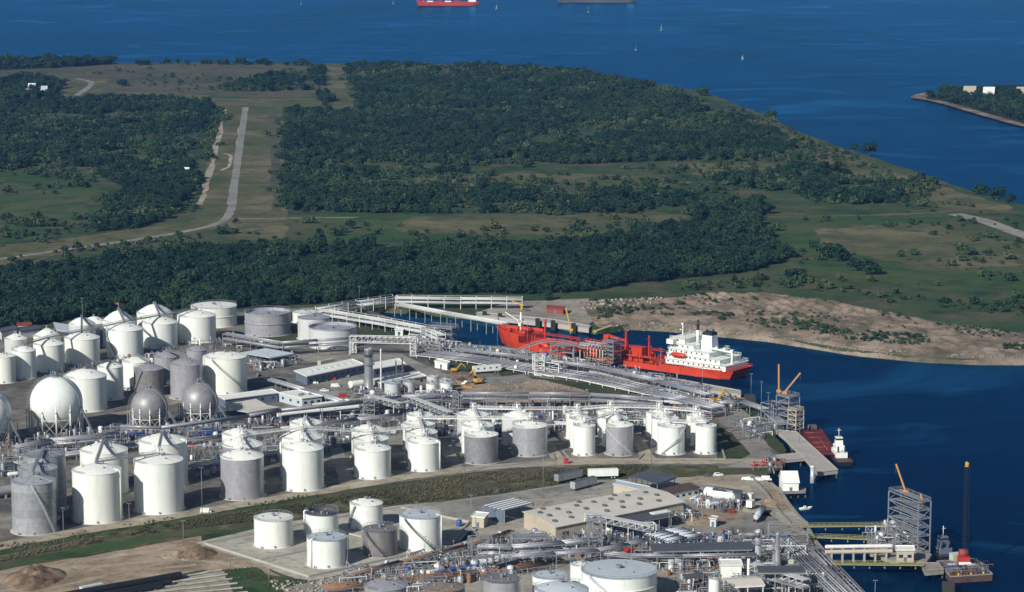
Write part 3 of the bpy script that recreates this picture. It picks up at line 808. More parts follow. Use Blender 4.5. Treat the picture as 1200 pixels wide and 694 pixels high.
for i, (px, sp, thin, lab, s0, s1) in enumerate([
    ([(700, 366), (760, 366), (840, 372), (900, 378), (1000, 394), (1100, 402), (1230, 410), (1230, 416), (1080, 412), (1000, 404), (900, 389), (840, 384), (760, 376), (700, 376)], 2.8, 0.5, 'green bushes on the lower bank by the channel', 0.3, 0.7),
    ([(690, 352), (860, 346), (1000, 355), (1230, 382), (1230, 408), (1000, 388), (860, 372), (690, 364)], 4.5, 0.66, 'scattered bushes on the upper sandy bank', 0.25, 0.6)]):
    pts = scatter(wpts(px), sp, 0.5, 600 + i)
    nz = vnoise(pts, 24, 90 + i) * 0.6 + vnoise(pts, 9, 91 + i) * 0.4
    pts = pts[nz > np.quantile(nz, thin)]
    mass('bank_scrub', pts, scrubs, s0, s1, lab, 0, 620 + i, bank_z(pts) - 0.1)

# broken rock along the water and on the dock yard
def rocks(name, px, n, smin, smax, label, seed, zf=None, mat='rubble'):
    g = np.random.default_rng(seed); w = wpts(px)
    pts = scatter(w, 1.0, 0.5, seed)
    pts = pts[g.permutation(len(pts))[:n]]
    mb = MB()
    zz = zf(pts) if zf else np.zeros(len(pts))
    for (x, y), z0 in zip(pts, zz):
        s = g.uniform(smin, smax) * (1.6 if g.random() < 0.08 else 1)
        v = []
        for k in range(8):
            v.append((x + (1 if k & 1 else -1) * s * g.uniform(0.3, 0.6), y + (1 if k & 2 else -1) * s * g.uniform(0.3, 0.6), z0 + (s * g.uniform(0.35, 0.7) if k & 4 else -0.15)))
        mb.add(v, [(0, 1, 3, 2), (4, 6, 7, 5), (0, 4, 5, 1), (2, 3, 7, 6), (0, 2, 6, 4), (1, 5, 7, 3)])
    return struct(mb.build(name, MT[mat]), label, 'stuff')
rocks('rubble', [(640, 352), (700, 352), (770, 350), (790, 356), (740, 366), (690, 364), (650, 360)], 260, 0.35, 1.1, 'pale broken rock heaped on the far dock yard', 1, bank_z)
rocks('shore_rock', [(712, 382), (780, 378), (850, 384), (930, 395), (1000, 405), (1100, 414), (1210, 417), (1210, 421.5), (1100, 419), (1000, 411), (930, 400), (850, 389), (780, 383), (715, 386)], 420, 0.4, 1.2, 'rocks along the foot of the sandy bank', 2, lambda p: np.minimum(bank_z(p), 0.8) - 0.2, 'oldconcrete')

# -------- plant ground, roads and yards
sheet('plant_ground', [(-160, 402), (60, 385), (150, 372), (290, 365), (420, 357), (440, 366), (520, 396), (528, 404), (640, 417), (760, 441), (866, 462), (884, 472), (900, 505), (915, 530), (905, 549), (760, 549), (640, 548), (560, 553), (400, 575), (240, 602), (120, 618), (0, 645), (-160, 680)], 'plantsoil', 0.05, 'dark oily ground of the tank farm')
sheet('verge', [(300, 372), (420, 357), (430, 366), (500, 388), (470, 396), (430, 392), (380, 410), (300, 400)], 'lawn', 0.09, 'grass strip behind the grey tanks', 1.5, 8, 0, 21)
sheet('lawn', [(660, 450), (700, 448), (772, 463), (762, 462), (690, 460), (650, 456)], 'lawn', 0.10, 'green lawn below the pipe way', 1.0, 8, 0, 22)
sheet('lawn', [(585, 438), (640, 444), (720, 452), (775, 463), (690, 461), (640, 452), (590, 446)], 'lawn', 0.09, 'dark lawn below the pipe way', 1.0, 8, 0, 23)
sheet('lawn', [(500, 418), (560, 424), (618, 432), (612, 440), (545, 436), (505, 428)], 'lawn', 0.09, 'dark lawn by the white trailer office', 1.0, 8, 0, 24)
sheet('dirt_yard', [(505, 438), (560, 440), (640, 446), (680, 456), (706, 466), (690, 474), (600, 474), (530, 468), (520, 452)], 'dirt', 0.11, 'sandy work yard with stored material', 1.5, 6, 0, 25)
sheet('work_pad', [(562, 444), (612, 439), (626, 445), (610, 450), (570, 453)], 'asphalt', 0.14, 'grey stained slab of the work yard', 1.0, 6, 0, 26)
sheet('plant_road', [(340, 415), (380, 417), (470, 415), (505, 431), (535, 445), (525, 466), (500, 470), (500, 448), (470, 428), (456, 422), (380, 424), (330, 428)], 'asphalt', 0.12, 'grey plant road behind the offices', 0.4, 8, 0, 27)
sheet('car_park', [(360, 443), (420, 432), (440, 440), (470, 437), (478, 442), (430, 455), (410, 470), (380, 464), (360, 456)], 'asphalt', 0.13, 'grey car park before the long office', 0.4, 8, 0, 28)
sheet('plant_road', [(835, 478), (868, 478), (884, 492), (898, 520), (911, 540), (895, 549), (850, 548), (868, 540), (880, 532), (850, 500), (838, 492)], 'asphalt', 0.12, 'wide grey road at the dock end of the plant', 0.3, 8, 0, 29)
sheet('lawn', [(838, 496), (864, 512), (879, 533), (860, 542), (842, 540)], 'lawn', 0.09, 'dark lawn beside the end tanks', 0.6, 6, 0, 30)
sheet('lawn', [(848, 462), (872, 468), (888, 486), (876, 490), (862, 476)], 'lawn', 0.10, 'grass patch by the dock', 0.6, 6, 0, 31)
sheet('lawn', [(890, 508), (905, 506), (922, 528), (914, 532), (900, 522)], 'lawn', 0.10, 'grass patch by the loading pier', 0.6, 6, 0, 32)
sheet('quay_apron', [(528, 402.5), (590, 406.5), (640, 414.5), (700, 427.5), (760, 439.5), (820, 450.5), (866, 460.5), (830, 462), (780, 452), (700, 436), (640, 424), (560, 412), (524, 409)], 'pad', 0.10, 'concrete apron along the red ship', 0.3, 9, 0, 33)
sheet('far_yard', [(560, 366), (600, 354), (690, 350), (700, 372), (690, 384), (640, 377), (590, 371)], 'yard', 0.09, 'bare yard on the far side of the slip', 1.5, 8, 0, 34)
strip('levee_road', [(-40, 655), (0, 641), (60, 629), (150, 614), (230, 601), (300, 589), (400, 572), (480, 559), (560, 549), (620, 545), (680, 542.5), (760, 541.5), (850, 541), (905, 541)], 9.0, 'road', 0.16, 'pale road along the levee in front of the tanks', 8, 0.7)
for x0, y0, x1, y1 in [(648, 536, 660, 545), (757, 536, 752, 544)]:
    pass
strip('side_road', [(640, 517), (650, 533), (660, 545)], 5.5, 'road', 0.15, 'short pale road between the grey and white tank pairs', 5, 0.2)
strip('side_road', [(747, 510), (755, 530), (759, 542)], 5.5, 'road', 0.15, 'short pale road right of the grey tank', 5, 0.2)
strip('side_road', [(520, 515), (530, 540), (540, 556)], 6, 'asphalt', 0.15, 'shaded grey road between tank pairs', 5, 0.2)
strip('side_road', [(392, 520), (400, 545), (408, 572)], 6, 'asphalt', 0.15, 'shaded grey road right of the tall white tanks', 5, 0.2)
sheet('levee_bank', [(-60, 664), (60, 640), (150, 621), (240, 606), (330, 592), (420, 577), (500, 563), (570, 553.5), (640, 549), (700, 546), (800, 545.5), (842, 546), (838, 556), (800, 560), (740, 560), (690, 562), (600, 576), (520, 587), (430, 596), (330, 610), (240, 627), (160, 641), (60, 658), (0, 668), (-60, 680)], 'verge', 0.08, 'rough grass bank below the levee road', 0.8, 6, 0, 35)
sheet('green_verge', [(-60, 672), (0, 661), (100, 641), (190, 626), (250, 617), (262, 617), (240, 624), (200, 631), (160, 639), (60, 657), (0, 667), (-60, 679)], 'meadow', 0.115, 'bright green grass strip at the foot of the levee bank', 0.8, 5, 0, 51)
sheet('dirt_yard', [(-60, 681), (0, 669), (120, 649), (236, 628), (236, 640), (300, 660), (330, 676), (240, 668), (200, 676), (80, 700), (0, 720), (-60, 730)], 'dirt', 0.07, 'bare brown earthwork in the near left corner', 1.0, 6, 0, 36)
for px_, lb_ in [([(-40, 676), (60, 664), (150, 650), (240, 640)], 'pale wheel track across the earthwork, rear'), ([(-40, 690), (40, 672), (120, 664), (220, 656), (300, 668)], 'pale wheel track across the earthwork, middle'), ([(60, 690), (140, 672), (230, 662)], 'pale wheel track across the earthwork, front')]:
    strip('dirt_track', px_, 3.0, 'road', 0.085 + 0.004 * len(lb_) % 0.02, lb_, 8, 0.7, len(lb_))
sheet('tank_pad', [(230, 636), (330, 613), (430, 598), (470, 592), (560, 612), (540, 634), (500, 650), (440, 664), (366, 681), (345, 678)], 'pad', 0.10, 'pale concrete pad under the near tanks', 0.3, 8, 0, 37)
sheet('truck_yard', [(470, 592), (520, 588), (600, 577), (690, 563), (740, 561), (840, 557), (880, 556), (895, 560), (905, 570), (930, 602), (960, 645), (1015, 705), (900, 720), (700, 720), (500, 720), (360, 715), (330, 690), (366, 682), (440, 665), (500, 651), (545, 634), (566, 613)], 'yard', 0.06, 'gravel and concrete yard of the near plant', 0.8, 8, 0, 38)
sheet('concrete_apron', [(520, 590), (600, 578.5), (690, 565), (738, 563), (742, 575), (690, 580), (600, 586), (560, 600), (540, 612)], 'asphalt', 0.11, 'grey apron where the trailers are parked', 0.4, 8, 0, 39)
sheet('near_road', [(745, 622), (830, 608), (900, 600), (940, 632), (985, 690), (960, 700), (910, 650), (880, 624), (800, 632)], 'asphalt', 0.12, 'grey road to the near dock', 0.4, 8, 0, 40)
sheet('sand_lot', [(790, 560), (850, 557.5), (872, 560), (890, 590), (905, 606), (870, 600), (862, 575), (810, 565)], 'road', 0.12, 'pale lot behind the bullet tank', 0.6, 6, 0, 41)
sheet('dirt_lot', [(800, 604), (850, 596), (872, 604), (850, 614), (805, 618)], 'dirt', 0.13, 'sandy lot by the tank trailers', 0.8, 5, 0, 42)
sheet('dirt_lot', [(892, 572), (908, 574), (925, 592), (920, 598), (903, 594)], 'dirt', 0.12, 'brown earth behind the sea wall', 0.6, 5, 0, 43)
sheet('verge', [(262, 668), (300, 665), (318, 676), (316, 700), (290, 710), (270, 690)], 'meadow', 0.12, 'green grass patch in the near corner', 0.6, 4, 0, 44)
sheet('concrete_slab', [(908, 601), (930, 600), (944, 613), (918, 613)], 'pad', 0.14, 'pale concrete slab on the near quay', 0.1, 8, 0, 52)
sheet('pipe_yard', [(130, 700), (245, 668), (262, 670), (290, 700), (260, 720), (120, 720)], 'yard', 0.10, 'storage yard for long pipes', 0.5, 5, 0, 45)

for i, (px, sp, thin, lab, s0, s1) in enumerate([
    ([(-40, 662), (60, 641), (150, 622), (240, 607), (330, 593), (420, 578), (500, 564), (570, 554.5), (640, 550), (700, 547), (760, 546.5), (760, 558), (690, 561), (600, 575), (520, 586), (430, 595), (330, 608), (260, 616), (200, 623), (150, 629), (60, 647), (-40, 667)], 0.95, 0.2, 'rough tall grass on the levee bank', 0.3, 0.8),
    ([(262, 668), (300, 665), (318, 676), (316, 700), (290, 705), (270, 690)], 0.9, 0.7, 'tall grass in the near corner', 0.25, 0.5),
    ([(0, 640), (240, 600), (420, 570), (420, 575), (240, 604), (0, 650)], 1.6, 0.6, 'grass tufts on the edge of the levee road', 0.4, 0.8)]):
    pts = scatter(wpts(px), sp, 0.5, 640 + i)
    nz = vnoise(pts, 14, 95 + i) * 0.6 + vnoise(pts, 4, 96 + i) * 0.4
    pts = pts[nz > np.quantile(nz, thin)]
    mass('tall_grass', pts, tufts, s0, s1, lab, 0.05, 660 + i)
# ================================================================== TANKS
TK = {}
def pol(r, a, z, c=(0, 0)):
    "point on a circle; a = 0 faces the viewer's side of the plant, positive to the right"
    return Vector((c[0] + r * math.sin(a), c[1] - r * math.cos(a), z))

def ring_rail(mb, r, z, a0, a1, n, h=1.1, w=0.09):
    pts = [pol(r, a0 + (a1 - a0) * i / n, z) for i in range(n + 1)]
    for i, p in enumerate(pts):
        mb.bar(p, p + Vector((0, 0, h)), w)
        if i < n:
            q = pts[i + 1]
            mb.bar(p + Vector((0, 0, h)), q + Vector((0, 0, h)), w)
            mb.bar(p + Vector((0, 0, h * 0.5)), q + Vector((0, 0, h * 0.5)), w * 0.7)

def helix(mb, r, z0, z1, a0, a1, n=26, wd=0.85):
    "spiral stair: stringers, treads and an outer handrail"
    for i in range(n):
        t0, t1 = i / n, (i + 1) / n
        for rr in (r + 0.08, r + wd):
            mb.bar(pol(rr, a0 + (a1 - a0) * t0, z0 + (z1 - z0) * t0), pol(rr, a0 + (a1 - a0) * t1, z0 + (z1 - z0) * t1), 0.12, 0.3)
        p = pol(r + wd, a0 + (a1 - a0) * t0, z0 + (z1 - z0) * t0 + 1.0); q = pol(r + wd, a0 + (a1 - a0) * t1, z0 + (z1 - z0) * t1 + 1.0)
        mb.bar(p, q, 0.1)
        mb.bar(pol(r + 0.1, a0 + (a1 - a0) * t0, z0 + (z1 - z0) * t0), pol(r + wd, a0 + (a1 - a0) * t0, z0 + (z1 - z0) * t0), 0.3, 0.06)
        if i % 2 == 0: mb.bar(pol(r + wd, a0 + (a1 - a0) * t0, z0 + (z1 - z0) * t0), p, 0.07)

def tank(key, label, cx, w, ys, yb, ya=None, kind='dome', wall='white', roof='white_roof', stair=None, rail=True, girder=False, courses=0, group='storage tanks', pipe=None, z0=0.0, cat='tank', name='storage_tank', leg=False, top=True, rmat='steel', n=48):
    fr = P(cx, yb, z0)
    mpp = MPP(cx, yb, z0)
    r = w / 2 * mpp
    away = Vector((fr.x, fr.y, 0)).normalized()
    c = fr + away * r
    h = max(2.0, ZAT(cx, ys, fr.y) - z0)
    dz = 0.13 * r if kind == 'dome' else 0.22 * r
    if ya is not None: dz = max(0.04 * r, ZAT(cx, ya, c.y) - z0 - h)
    t = thing(name, label, cat, (c.x, c.y, z0), 0, group)
    TK[key] = dict(c=c, r=r, h=h, top=h + dz, z0=z0)
    mw, mr, ms = MT[wall], MT[roof], MT[rmat]
    # shell
    wl = MB()
    if courses:
        for k in range(courses):
            cb = MB(); za = h * k / courses; zb = h * (k + 1) / courses
            cb.lathe([(r, za), (r, zb)], n=n); cb.lathe([(r + 0.01, za), (r + 0.08, za + 0.06), (r + 0.08, za + 0.22), (r + 0.01, za + 0.28)], n=n, sm=False)
            cb.build('shell_course', mw, t)
    else:
        wl.lathe([(r, 0), (r, h)], n=n); wl.lathe([(r + 0.12, 0), (r + 0.12, 0.22)], n=n); wl.lathe([(r + 0.12, 0.22), (r - 0.05, 0.24)], n=n)
        for q_ in (0.2, 0.4, 0.6, 0.8): wl.lathe([(r + 0.015, h * q_ - 0.06), (r + 0.03, h * q_), (r + 0.015, h * q_ + 0.06)], n=n, sm=False)
        wl.build('shell', mw, t)
    fb = MB(); fb.lathe([(r + 0.9, -0.2), (r + 0.9, 0.18), (r - 0.2, 0.2)], n=n); fb.build('foundation_ring', MT['concrete'], t)
    # roof
    rf = MB()
    if kind == 'dome':
        rf.lathe([(r + 0.02, h - 0.05), (r + 0.14, h - 0.02), (r + 0.14, h + 0.1)], n=n, sm=False); rf.lathe([(r + 0.14, h + 0.1)] + [(r * (1 - k / 8), h + 0.1 + dz * (1 - (1 - k / 8) ** 1.7)) for k in range(1, 9)], n=n)
    elif kind == 'cone':
        rf.lathe([(r + 0.02, h - 0.05), (r + 0.16, h - 0.02), (r + 0.16, h + 0.08)], n=n, sm=False); rf.lathe([(r + 0.16, h + 0.08), (r * 0.98, h + 0.14), (r * 0.5, h + dz * 0.53), (0.0, h + dz)], n=n)
    elif kind == 'flat':
        rf.lathe([(r + 0.02, h - 0.08), (r + 0.12, h - 0.05), (r + 0.12, h + 0.06)], n=n, sm=False); rf.lathe([(r + 0.12, h + 0.06), (r * 0.97, h + 0.07), (r * 0.6, h + 0.35), (0, h + 0.5)], n=n)
        dz = 0.5
    else:   # open top with a floating roof inside
        rf.lathe([(r + 0.02, h - 0.5), (r + 0.25, h - 0.5), (r + 0.25, h), (r - 0.12, h), (r - 0.12, h - 1.6)], n=n, sm=False); rf.lathe([(r - 0.12, h - 1.6), (r * 0.985, h - 1.6), (0, h - 1.3)], n=n)
        dz = -1.3
    ro = rf.build('roof', mr, t)
    if kind in ('cone', 'dome') and r > 5:
        rb = MB()
        for k in range(12):
            a = k * math.pi / 6 + 0.2
            pr = [(r * x, h + 0.12 + dz * (1 - x ** 1.7)) for x in (0.97, 0.7, 0.4, 0.05)] if kind == 'dome' else [(r * 0.95, h + 0.15 + dz * 0.04), (r * 0.5, h + 0.05 + dz * 0.53), (0.3, h + dz)]
            for (r0, za), (r1, zb) in zip(pr, pr[1:]): rb.bar(pol(r0, a, za), pol(r1, a, zb), 0.12, 0.08)
        rb.build('rib', mr, ro)
    # top gear: vent, hatch, rim rail
    if top:
        vb = MB(); tz = h + dz
        vb.tube((0, 0, tz - 0.2), (0, 0, tz + 0.9), r * 0.05 + 0.15, n=8); vb.tube((0, 0, tz + 0.8), (0, 0, tz + 1.1), r * 0.08 + 0.25, n=8)
        vb.build('vent', ms, ro); vb = MB()
        for k in range(3):
            a = 0.7 + 2.1 * k; rr = r * 0.55
            zz = h + (dz * 0.62 if kind == 'dome' else dz * 0.45)
            vb.tube(pol(rr, a, zz - 0.2), pol(rr, a, zz + 0.7), 0.35, n=6)
        vb.build('nozzle', ms, ro)['kind'] = 'stuff'
    if rail:
        rl = MB()
        if kind in ('flat', 'open'): ring_rail(rl, r + 0.05, h, -math.pi, math.pi, 30)
        else: ring_rail(rl, r + 0.05, h + 0.05, -2.4, -0.4, 12)
        rl.build('railing', ms, t)
    if girder:
        gb = MB(); zz = h * 0.55
        gb.lathe([(r, zz - 0.15), (r + 0.35, zz - 0.1), (r + 0.35, zz + 0.1), (r, zz + 0.15)], n=n); gb.build('wind_girder', mw, t)
    if stair:
        sb = MB(); helix(sb, r, 0.2, h, stair[0], stair[1], 26); sb.build('stairway', MT[stair[2]] if len(stair) > 2 else ms, t)
    if pipe is not None:
        pb = MB(); a = pipe
        pb.tube(pol(r + 0.5, a, 0.3), pol(r + 0.5, a, h + 0.4), 0.28, n=8); pb.tube(pol(r + 0.5, a, h + 0.4), pol(r * 0.8, a, h + 0.5 + 0.15 * max(dz, 0)), 0.28, n=8)
        pb.build('fill_pipe', mw, t)
    mh = MB()
    mh.tube(pol(r - 0.1, 0.15, 1.0), pol(r + 0.35, 0.15, 1.0), 0.45, n=10); mh.build('manhole', ms, t); mh = MB(); mh.tube(pol(r - 0.1, -0.5, 0.6), pol(r + 1.2, -0.5, 0.6), 0.16, n=8)
    mh.tube(pol(r + 1.2, -0.5, 0.6), pol(r + 1.2, -0.5, 1.6), 0.22, n=6)
    mh.build('outlet_pipe', ms, t)
    return t

G1 = 'tanks of the back tank farm'
W = 'white'
# ---- back rows
tank('T1', 'pale tank with white cone roof, leftmost in the rearmost row', 19, 26, 399, 424, 390.5, 'cone', 'pale', group=G1)
tank('T2', 'white cone roofed tank second from left in the rearmost row', 56, 32, 396, 423, 384, 'cone', W, group=G1)
tank('T3b', 'domed tank tucked behind the pale lilac domed tank, shade put into its grey wall', 111, 28, 380, 405, 371, 'dome', 'grey_tank', group=G1)  # wall coloured grey for the shade the neighbouring tank throws on it
tank('T3', 'pale lilac tank with white dome below a thin mast', 97, 31, 382, 413, 372, 'dome', 'pale', group=G1)
tank('T4', 'white domed tank behind the tall tank with a small red flag above', 140, 38, 379, 408, 364, 'dome', W, group=G1)
tank('T5', 'white domed tank farthest back, left of the wide flat tank', 182, 42, 370, 400, 356.5, 'dome', W, group=G1)
tank('T6', 'wide white flat topped tank with a ring at mid height by the wood', 251, 54, 362.5, 385, None, 'flat', W, 'white_roof', girder=True, group=G1)
G2 = 'white tanks of the second row'
tank('S1', 'white tank cut by the left picture edge behind the sphere', 5, 28, 419.5, 450, 415, 'dome', W, group=G2)
tank('S2', 'slim white domed tank, second from the left edge', 29, 28, 413, 445, 406, 'dome', W, group=G2)
tank('S3', 'white domed tank third from the left edge in the second row', 58, 36, 406, 437, 397.5, 'dome', W, group=G2)
tank('S4', 'white domed tank in front of the pale lilac tank', 97, 41, 399, 428, 390, 'dome', W, group=G2)
tank('S5', 'tall white domed tank fifth from the left edge in the second row', 147, 43, 389, 421, 379, 'dome', W, stair=(-0.2, -1.2), group=G2)
tank('S6', 'white domed tank sixth from the left edge in the second row', 188, 41, 381, 409, 371.5, 'dome', W, group=G2)
tank('S7', 'white domed tank standing before the wide flat topped tank', 231, 45, 373, 403, 364, 'dome', W, pipe=-1.1, group=G2)
G3 = 'tanks around the spheres'
tank('Y1', 'small grey domed tank rearmost of the grey ones', 231, 24, 412, 436, 405.5, 'dome', 'grey_tank', 'grey_tank', group=G3)
tank('Y2', 'grey domed tank between two white and two grey tanks', 196, 30, 420, 448, 412, 'dome', 'grey_tank', 'grey_tank', group=G3)
tank('W1', 'white tank half hidden behind the small dark grey tank', 161, 34, 426, 458, 418.5, 'dome', W, group=G3)
tank('W0', 'narrow white tank right behind the big domed tank by the sphere', 130, 30, 432, 470, 425, 'dome', W, group=G3)
tank('Y3', 'dark grey domed tank behind the left grey sphere', 175, 35, 435, 466, 427, 'dome', 'dark_tank', 'grey_tank', stair=(-1.1, -0.3), group=G3)
tank('Y4', 'light grey domed tank behind the right grey sphere', 219, 38, 429.5, 469, 420, 'dome', 'grey_tank', 'grey_tank', group=G3)
tank('W2', 'big white tank with a dark diagonal stair right of the grey tanks', 265, 50, 422, 463, 413, 'dome', W, stair=(1.15, -0.55), pipe=-1.3, group=G3)
tank('W3', 'big white domed tank close behind the white sphere', 101, 50, 445, 484, 432.5, 'dome', W, group=G3)
G4 = 'grey tanks near the slip'
tank('V1', 'wide grey open topped tank left of the slip', 314, 54, 369.5, 395, None, 'open', 'grey_tank', 'float_roof', girder=True, group=G4)
tank('V0', 'low white tank behind the grey tanks near the trestle', 358, 30, 368, 380, None, 'flat', W, group=G4)
tank('V2', 'pale flat tank half behind the wide mottled tank', 368, 38, 375, 400, None, 'flat', 'pale', 'float_roof', group=G4)
tank('V3', 'wide pale grey tank with a mottled flat roof by the pipe bridge', 390, 56, 387, 410, None, 'open', 'pale', 'float_roof', group=G4)
# ---- galvanised silos and left front whites
G5 = 'tanks at the left end of the front row'
tank('X3', 'galvanised silo with cone roof, rear of three at the left', 54, 49, 537, 602, 528, 'cone', 'galv', 'galv', group=G5, name='silo', cat='silo')
tank('X2', 'galvanised silo with cone roof, middle of three at the left', 46, 46, 553, 613, 542, 'cone', 'galv', 'galv', group=G5, name='silo', cat='silo')
tank('X1', 'galvanised silo with ringed shell, front of three at the left', 41, 52, 569, 628, 556, 'cone', 'galv', 'galv', courses=6, stair=(1.15, 0.1, 'pale'), group=G5, name='silo', cat='silo')
tank('X4', 'white domed tank behind the front left white tank', 123, 56, 533, 582, 520, 'dome', W, group=G5)
tank('X5', 'white tank in the front row right of the galvanised silos', 115, 58, 557, 615, 544, 'dome', W, pipe=1.25, group=G5)
tank('X6', 'white domed tank behind the second front white tank', 192, 56, 522, 574, 509, 'dome', W, pipe=1.35, group=G5)
tank('X7', 'white tank second from the silos in the front row', 187, 58, 545, 604, 534, 'dome', W, group=G5)
# ---- front row columns
G6 = 'paired tanks along the levee road'
def col(prefix, rows):
    for k, r_ in enumerate(rows): tank(prefix + str(k + 1), *r_[0:1], *r_[1:6], r_[6], r_[7], 'white_roof', group=G6, **(r_[8] if len(r_) > 8 else {}))
col('A', [('grey tank with white domed roof at the levee, left of the tall white one', 284.5, 51, 540, 587, 527.5, 'dome', 'grey_tank'),
    ('white roofed grey tank second in line behind the front grey tank', 285, 48, 526, 572, 513, 'dome', 'grey_tank'),
    ('white tank third in line behind the front grey tank', 281, 40, 512, 553, 502.5, 'dome', W)])
col('B', [('tallest white tank at the levee between the grey tank and the low white pair', 355.5, 49, 530, 577, 517.5, 'dome', W),
    ('white tank second in line behind the tallest levee tank', 354.5, 49, 517, 562, 504, 'dome', W, {'pipe': -1.3}),
    ('white domed tank third in line behind the tallest levee tank', 359, 38, 499, 541, 490.5, 'dome', W)])
col('C', [('low white tank at the levee, left one of the middle white pair', 437, 43, 530, 562.5, 520, 'dome', W),
    ('white roofed tank second in line of the left middle white pair', 435, 42, 518, 549, 509.5, 'dome', 'pale', {'pipe': -1.3}),
    ('white tank third in line of the left middle white pair', 432, 40, 508, 540, 498, 'dome', W)])
col('D', [('low white tank at the levee, right one of the middle white pair', 497, 38, 521.5, 553.6, 512, 'dome', W, {'pipe': 1.2}),
    ('white roofed tank second in line of the right middle white pair', 494, 38, 510, 541, 502, 'dome', 'pale'),
    ('white roofed tank third in line of the right middle white pair', 491, 38, 500, 530, 492.7, 'dome', W),
    ('small white roofed tank rearmost of the right middle white pair', 492, 31, 489, 518, 483, 'dome', W)])
col('E', [('silver ribbed tank with white cone roof at the levee, left of two', 564, 40, 513, 544.7, 504, 'cone', 'galv'),
    ('white tank second in line behind the left silver tank', 560, 39, 502, 533, 493, 'dome', W),
    ('grey domed tank third in line behind the left silver tank', 554.5, 38, 489, 520, 481, 'dome', 'pale')])
col('F', [('silver tank with white cone roof at the levee, right of two', 621, 41, 502.5, 535.7, 493, 'cone', 'galv'),
    ('grey roofed tank second in line behind the right silver tank', 606, 36, 492, 523, 482, 'dome', 'pale')])
col('Gg', [('narrow white tank at the levee left of the grey walled one', 684.5, 26, 501, 535, 497, 'dome', W),
    ('narrow white tank second in line left of the grey walled one', 680, 26, 493, 526, 489, 'dome', W),
    ('narrow white tank third in line left of the grey walled one', 676, 26, 486.5, 516, 482, 'dome', W)])
col('Hh', [('grey walled tank with white roof and diagonal pipe at the levee', 726, 32, 501, 535, 494, 'dome', 'grey_tank', {'stair': (0.95, -1.2, 'pale')}),
    ('white tank second in line behind the grey walled levee tank', 720.5, 31, 493, 525, 486, 'dome', W),
    ('white tank third in line behind the grey walled levee tank', 715, 30, 484, 515, 479, 'dome', W)])
col('Ii', [('white levee tank with a diagonal stair rising to the right', 786, 32, 502, 534, 497, 'dome', W, {'stair': (-0.8, 1.2, 'pale')}),
    ('white tank second in line behind the stair tank', 779, 32, 493, 524, 488, 'dome', W),
    ('white tank third in line behind the stair tank', 772, 31, 486, 514, 480.5, 'dome', W)])
col('Jj', [('slim white tank at the right end of the levee row', 827, 24.5, 501, 533, 497.7, 'dome', W),
    ('slim white tank second in line at the right end', 820, 22, 496, 524, 491, 'dome', W),
    ('slim white tank third in line at the right end', 815, 22, 489, 515, 484.5, 'dome', W)])
# ---- near group on the concrete pad
G7 = 'tanks on the near concrete pad'
tank('K1', 'squat white flat tank at the left of the concrete pad', 321, 46, 612, 644, None, 'flat', W, girder=False, group=G7)
tank('K2', 'white open topped tank with a dark inside on the pad', 377.5, 39, 603.5, 634, None, 'open', W, 'darkroof', pipe=-1.35, group=G7)
tank('K3', 'white tank with a shallow dome at the back of the pad', 429.5, 39, 594, 622, 585, 'dome', W, stair=(-1.3, -0.6), group=G7)
tank('K4', 'white flat tank with a grey roof at the front of the pad', 383, 46.5, 635, 667, None, 'flat', W, 'lightblue', stair=(1.2, 1.6), pipe=-0.75, group=G7)
tank('K5', 'sooty dark grey flat tank with a diagonal stair on the pad', 445.5, 41, 624.5, 654, None, 'flat', 'dark_tank', 'dark_tank', stair=(0.35, -0.8, 'darksteel'), group=G7)
tank('K6', 'white flat tank with a dark diagonal stair at the right of the pad', 493, 50, 609, 647, None, 'flat', W, 'lightblue', stair=(0.7, -0.75, 'darksteel'), pipe=1.2, girder=False, group=G7)
G8 = 'tanks cut by the bottom edge'
tank('L1', 'grey ribbed dome roof cut by the bottom edge, leftmost', 452, 50, 693, 735, 681, 'dome', 'grey_tank', 'grey_tank', group=G8)
tank('L2', 'brown stained cone roof cut by the bottom edge', 522, 46, 694, 730, 683, 'cone', 'dark_tank', 'cone_brown', group=G8)
tank('L3', 'dark grey flat topped tank cut by the bottom edge', 588, 44, 684, 722, None, 'flat', 'grey_tank', 'dark_tank', group=G8)
tank('L4', 'small white flat tank behind the big ones at the bottom edge', 644, 41, 679.5, 709, None, 'flat', W, 'lightblue', group=G8)
tank('L6', 'small white tank tucked behind the largest near tank', 682, 28, 665, 692, 659, 'dome', W, group=G8)
tank('L5', 'white domed tank at the bottom edge left of the largest one', 658, 64, 699, 735, 683, 'dome', W, 'lightblue', group=G8)
tank('L7', 'largest white flat tank at the bottom edge', 725, 90, 679.5, 712, None, 'flat', W, 'lightblue', stair=(0.3, -0.9, 'pale'), girder=True, group=G8)
tank('L8', 'slim white cylinder tank by the near canopy', 837, 14, 680, 712, None, 'flat', W, group=G8)
G9 = 'small tanks in the middle of the plant'
tank('M1', 'small pale green tank left of four in the middle of the plant', 460, 19, 450.5, 466, None, 'flat', 'pale', 'lightblue', group=G9)
tank('M2', 'small pale tank with a blue tint right of the pale green one', 479, 14, 448.5, 462.5, None, 'flat', 'pale', 'lightblue', group=G9)
tank('M3a', 'small grey drum tank behind the two low ones', 507, 14, 442, 457, 439.5, 'dome', 'pale', 'pale', group=G9)
tank('M3', 'small white tank left of the low pair in the middle', 506, 13, 451, 463, None, 'flat', W, group=G9)
tank('M4a', 'small grey tank behind the right low one', 522, 14, 446, 457, 443, 'dome', 'pale', 'pale', group=G9)
tank('M4', 'small white tank right of the low pair in the middle', 523, 15, 450, 462, None, 'flat', W, group=G9)

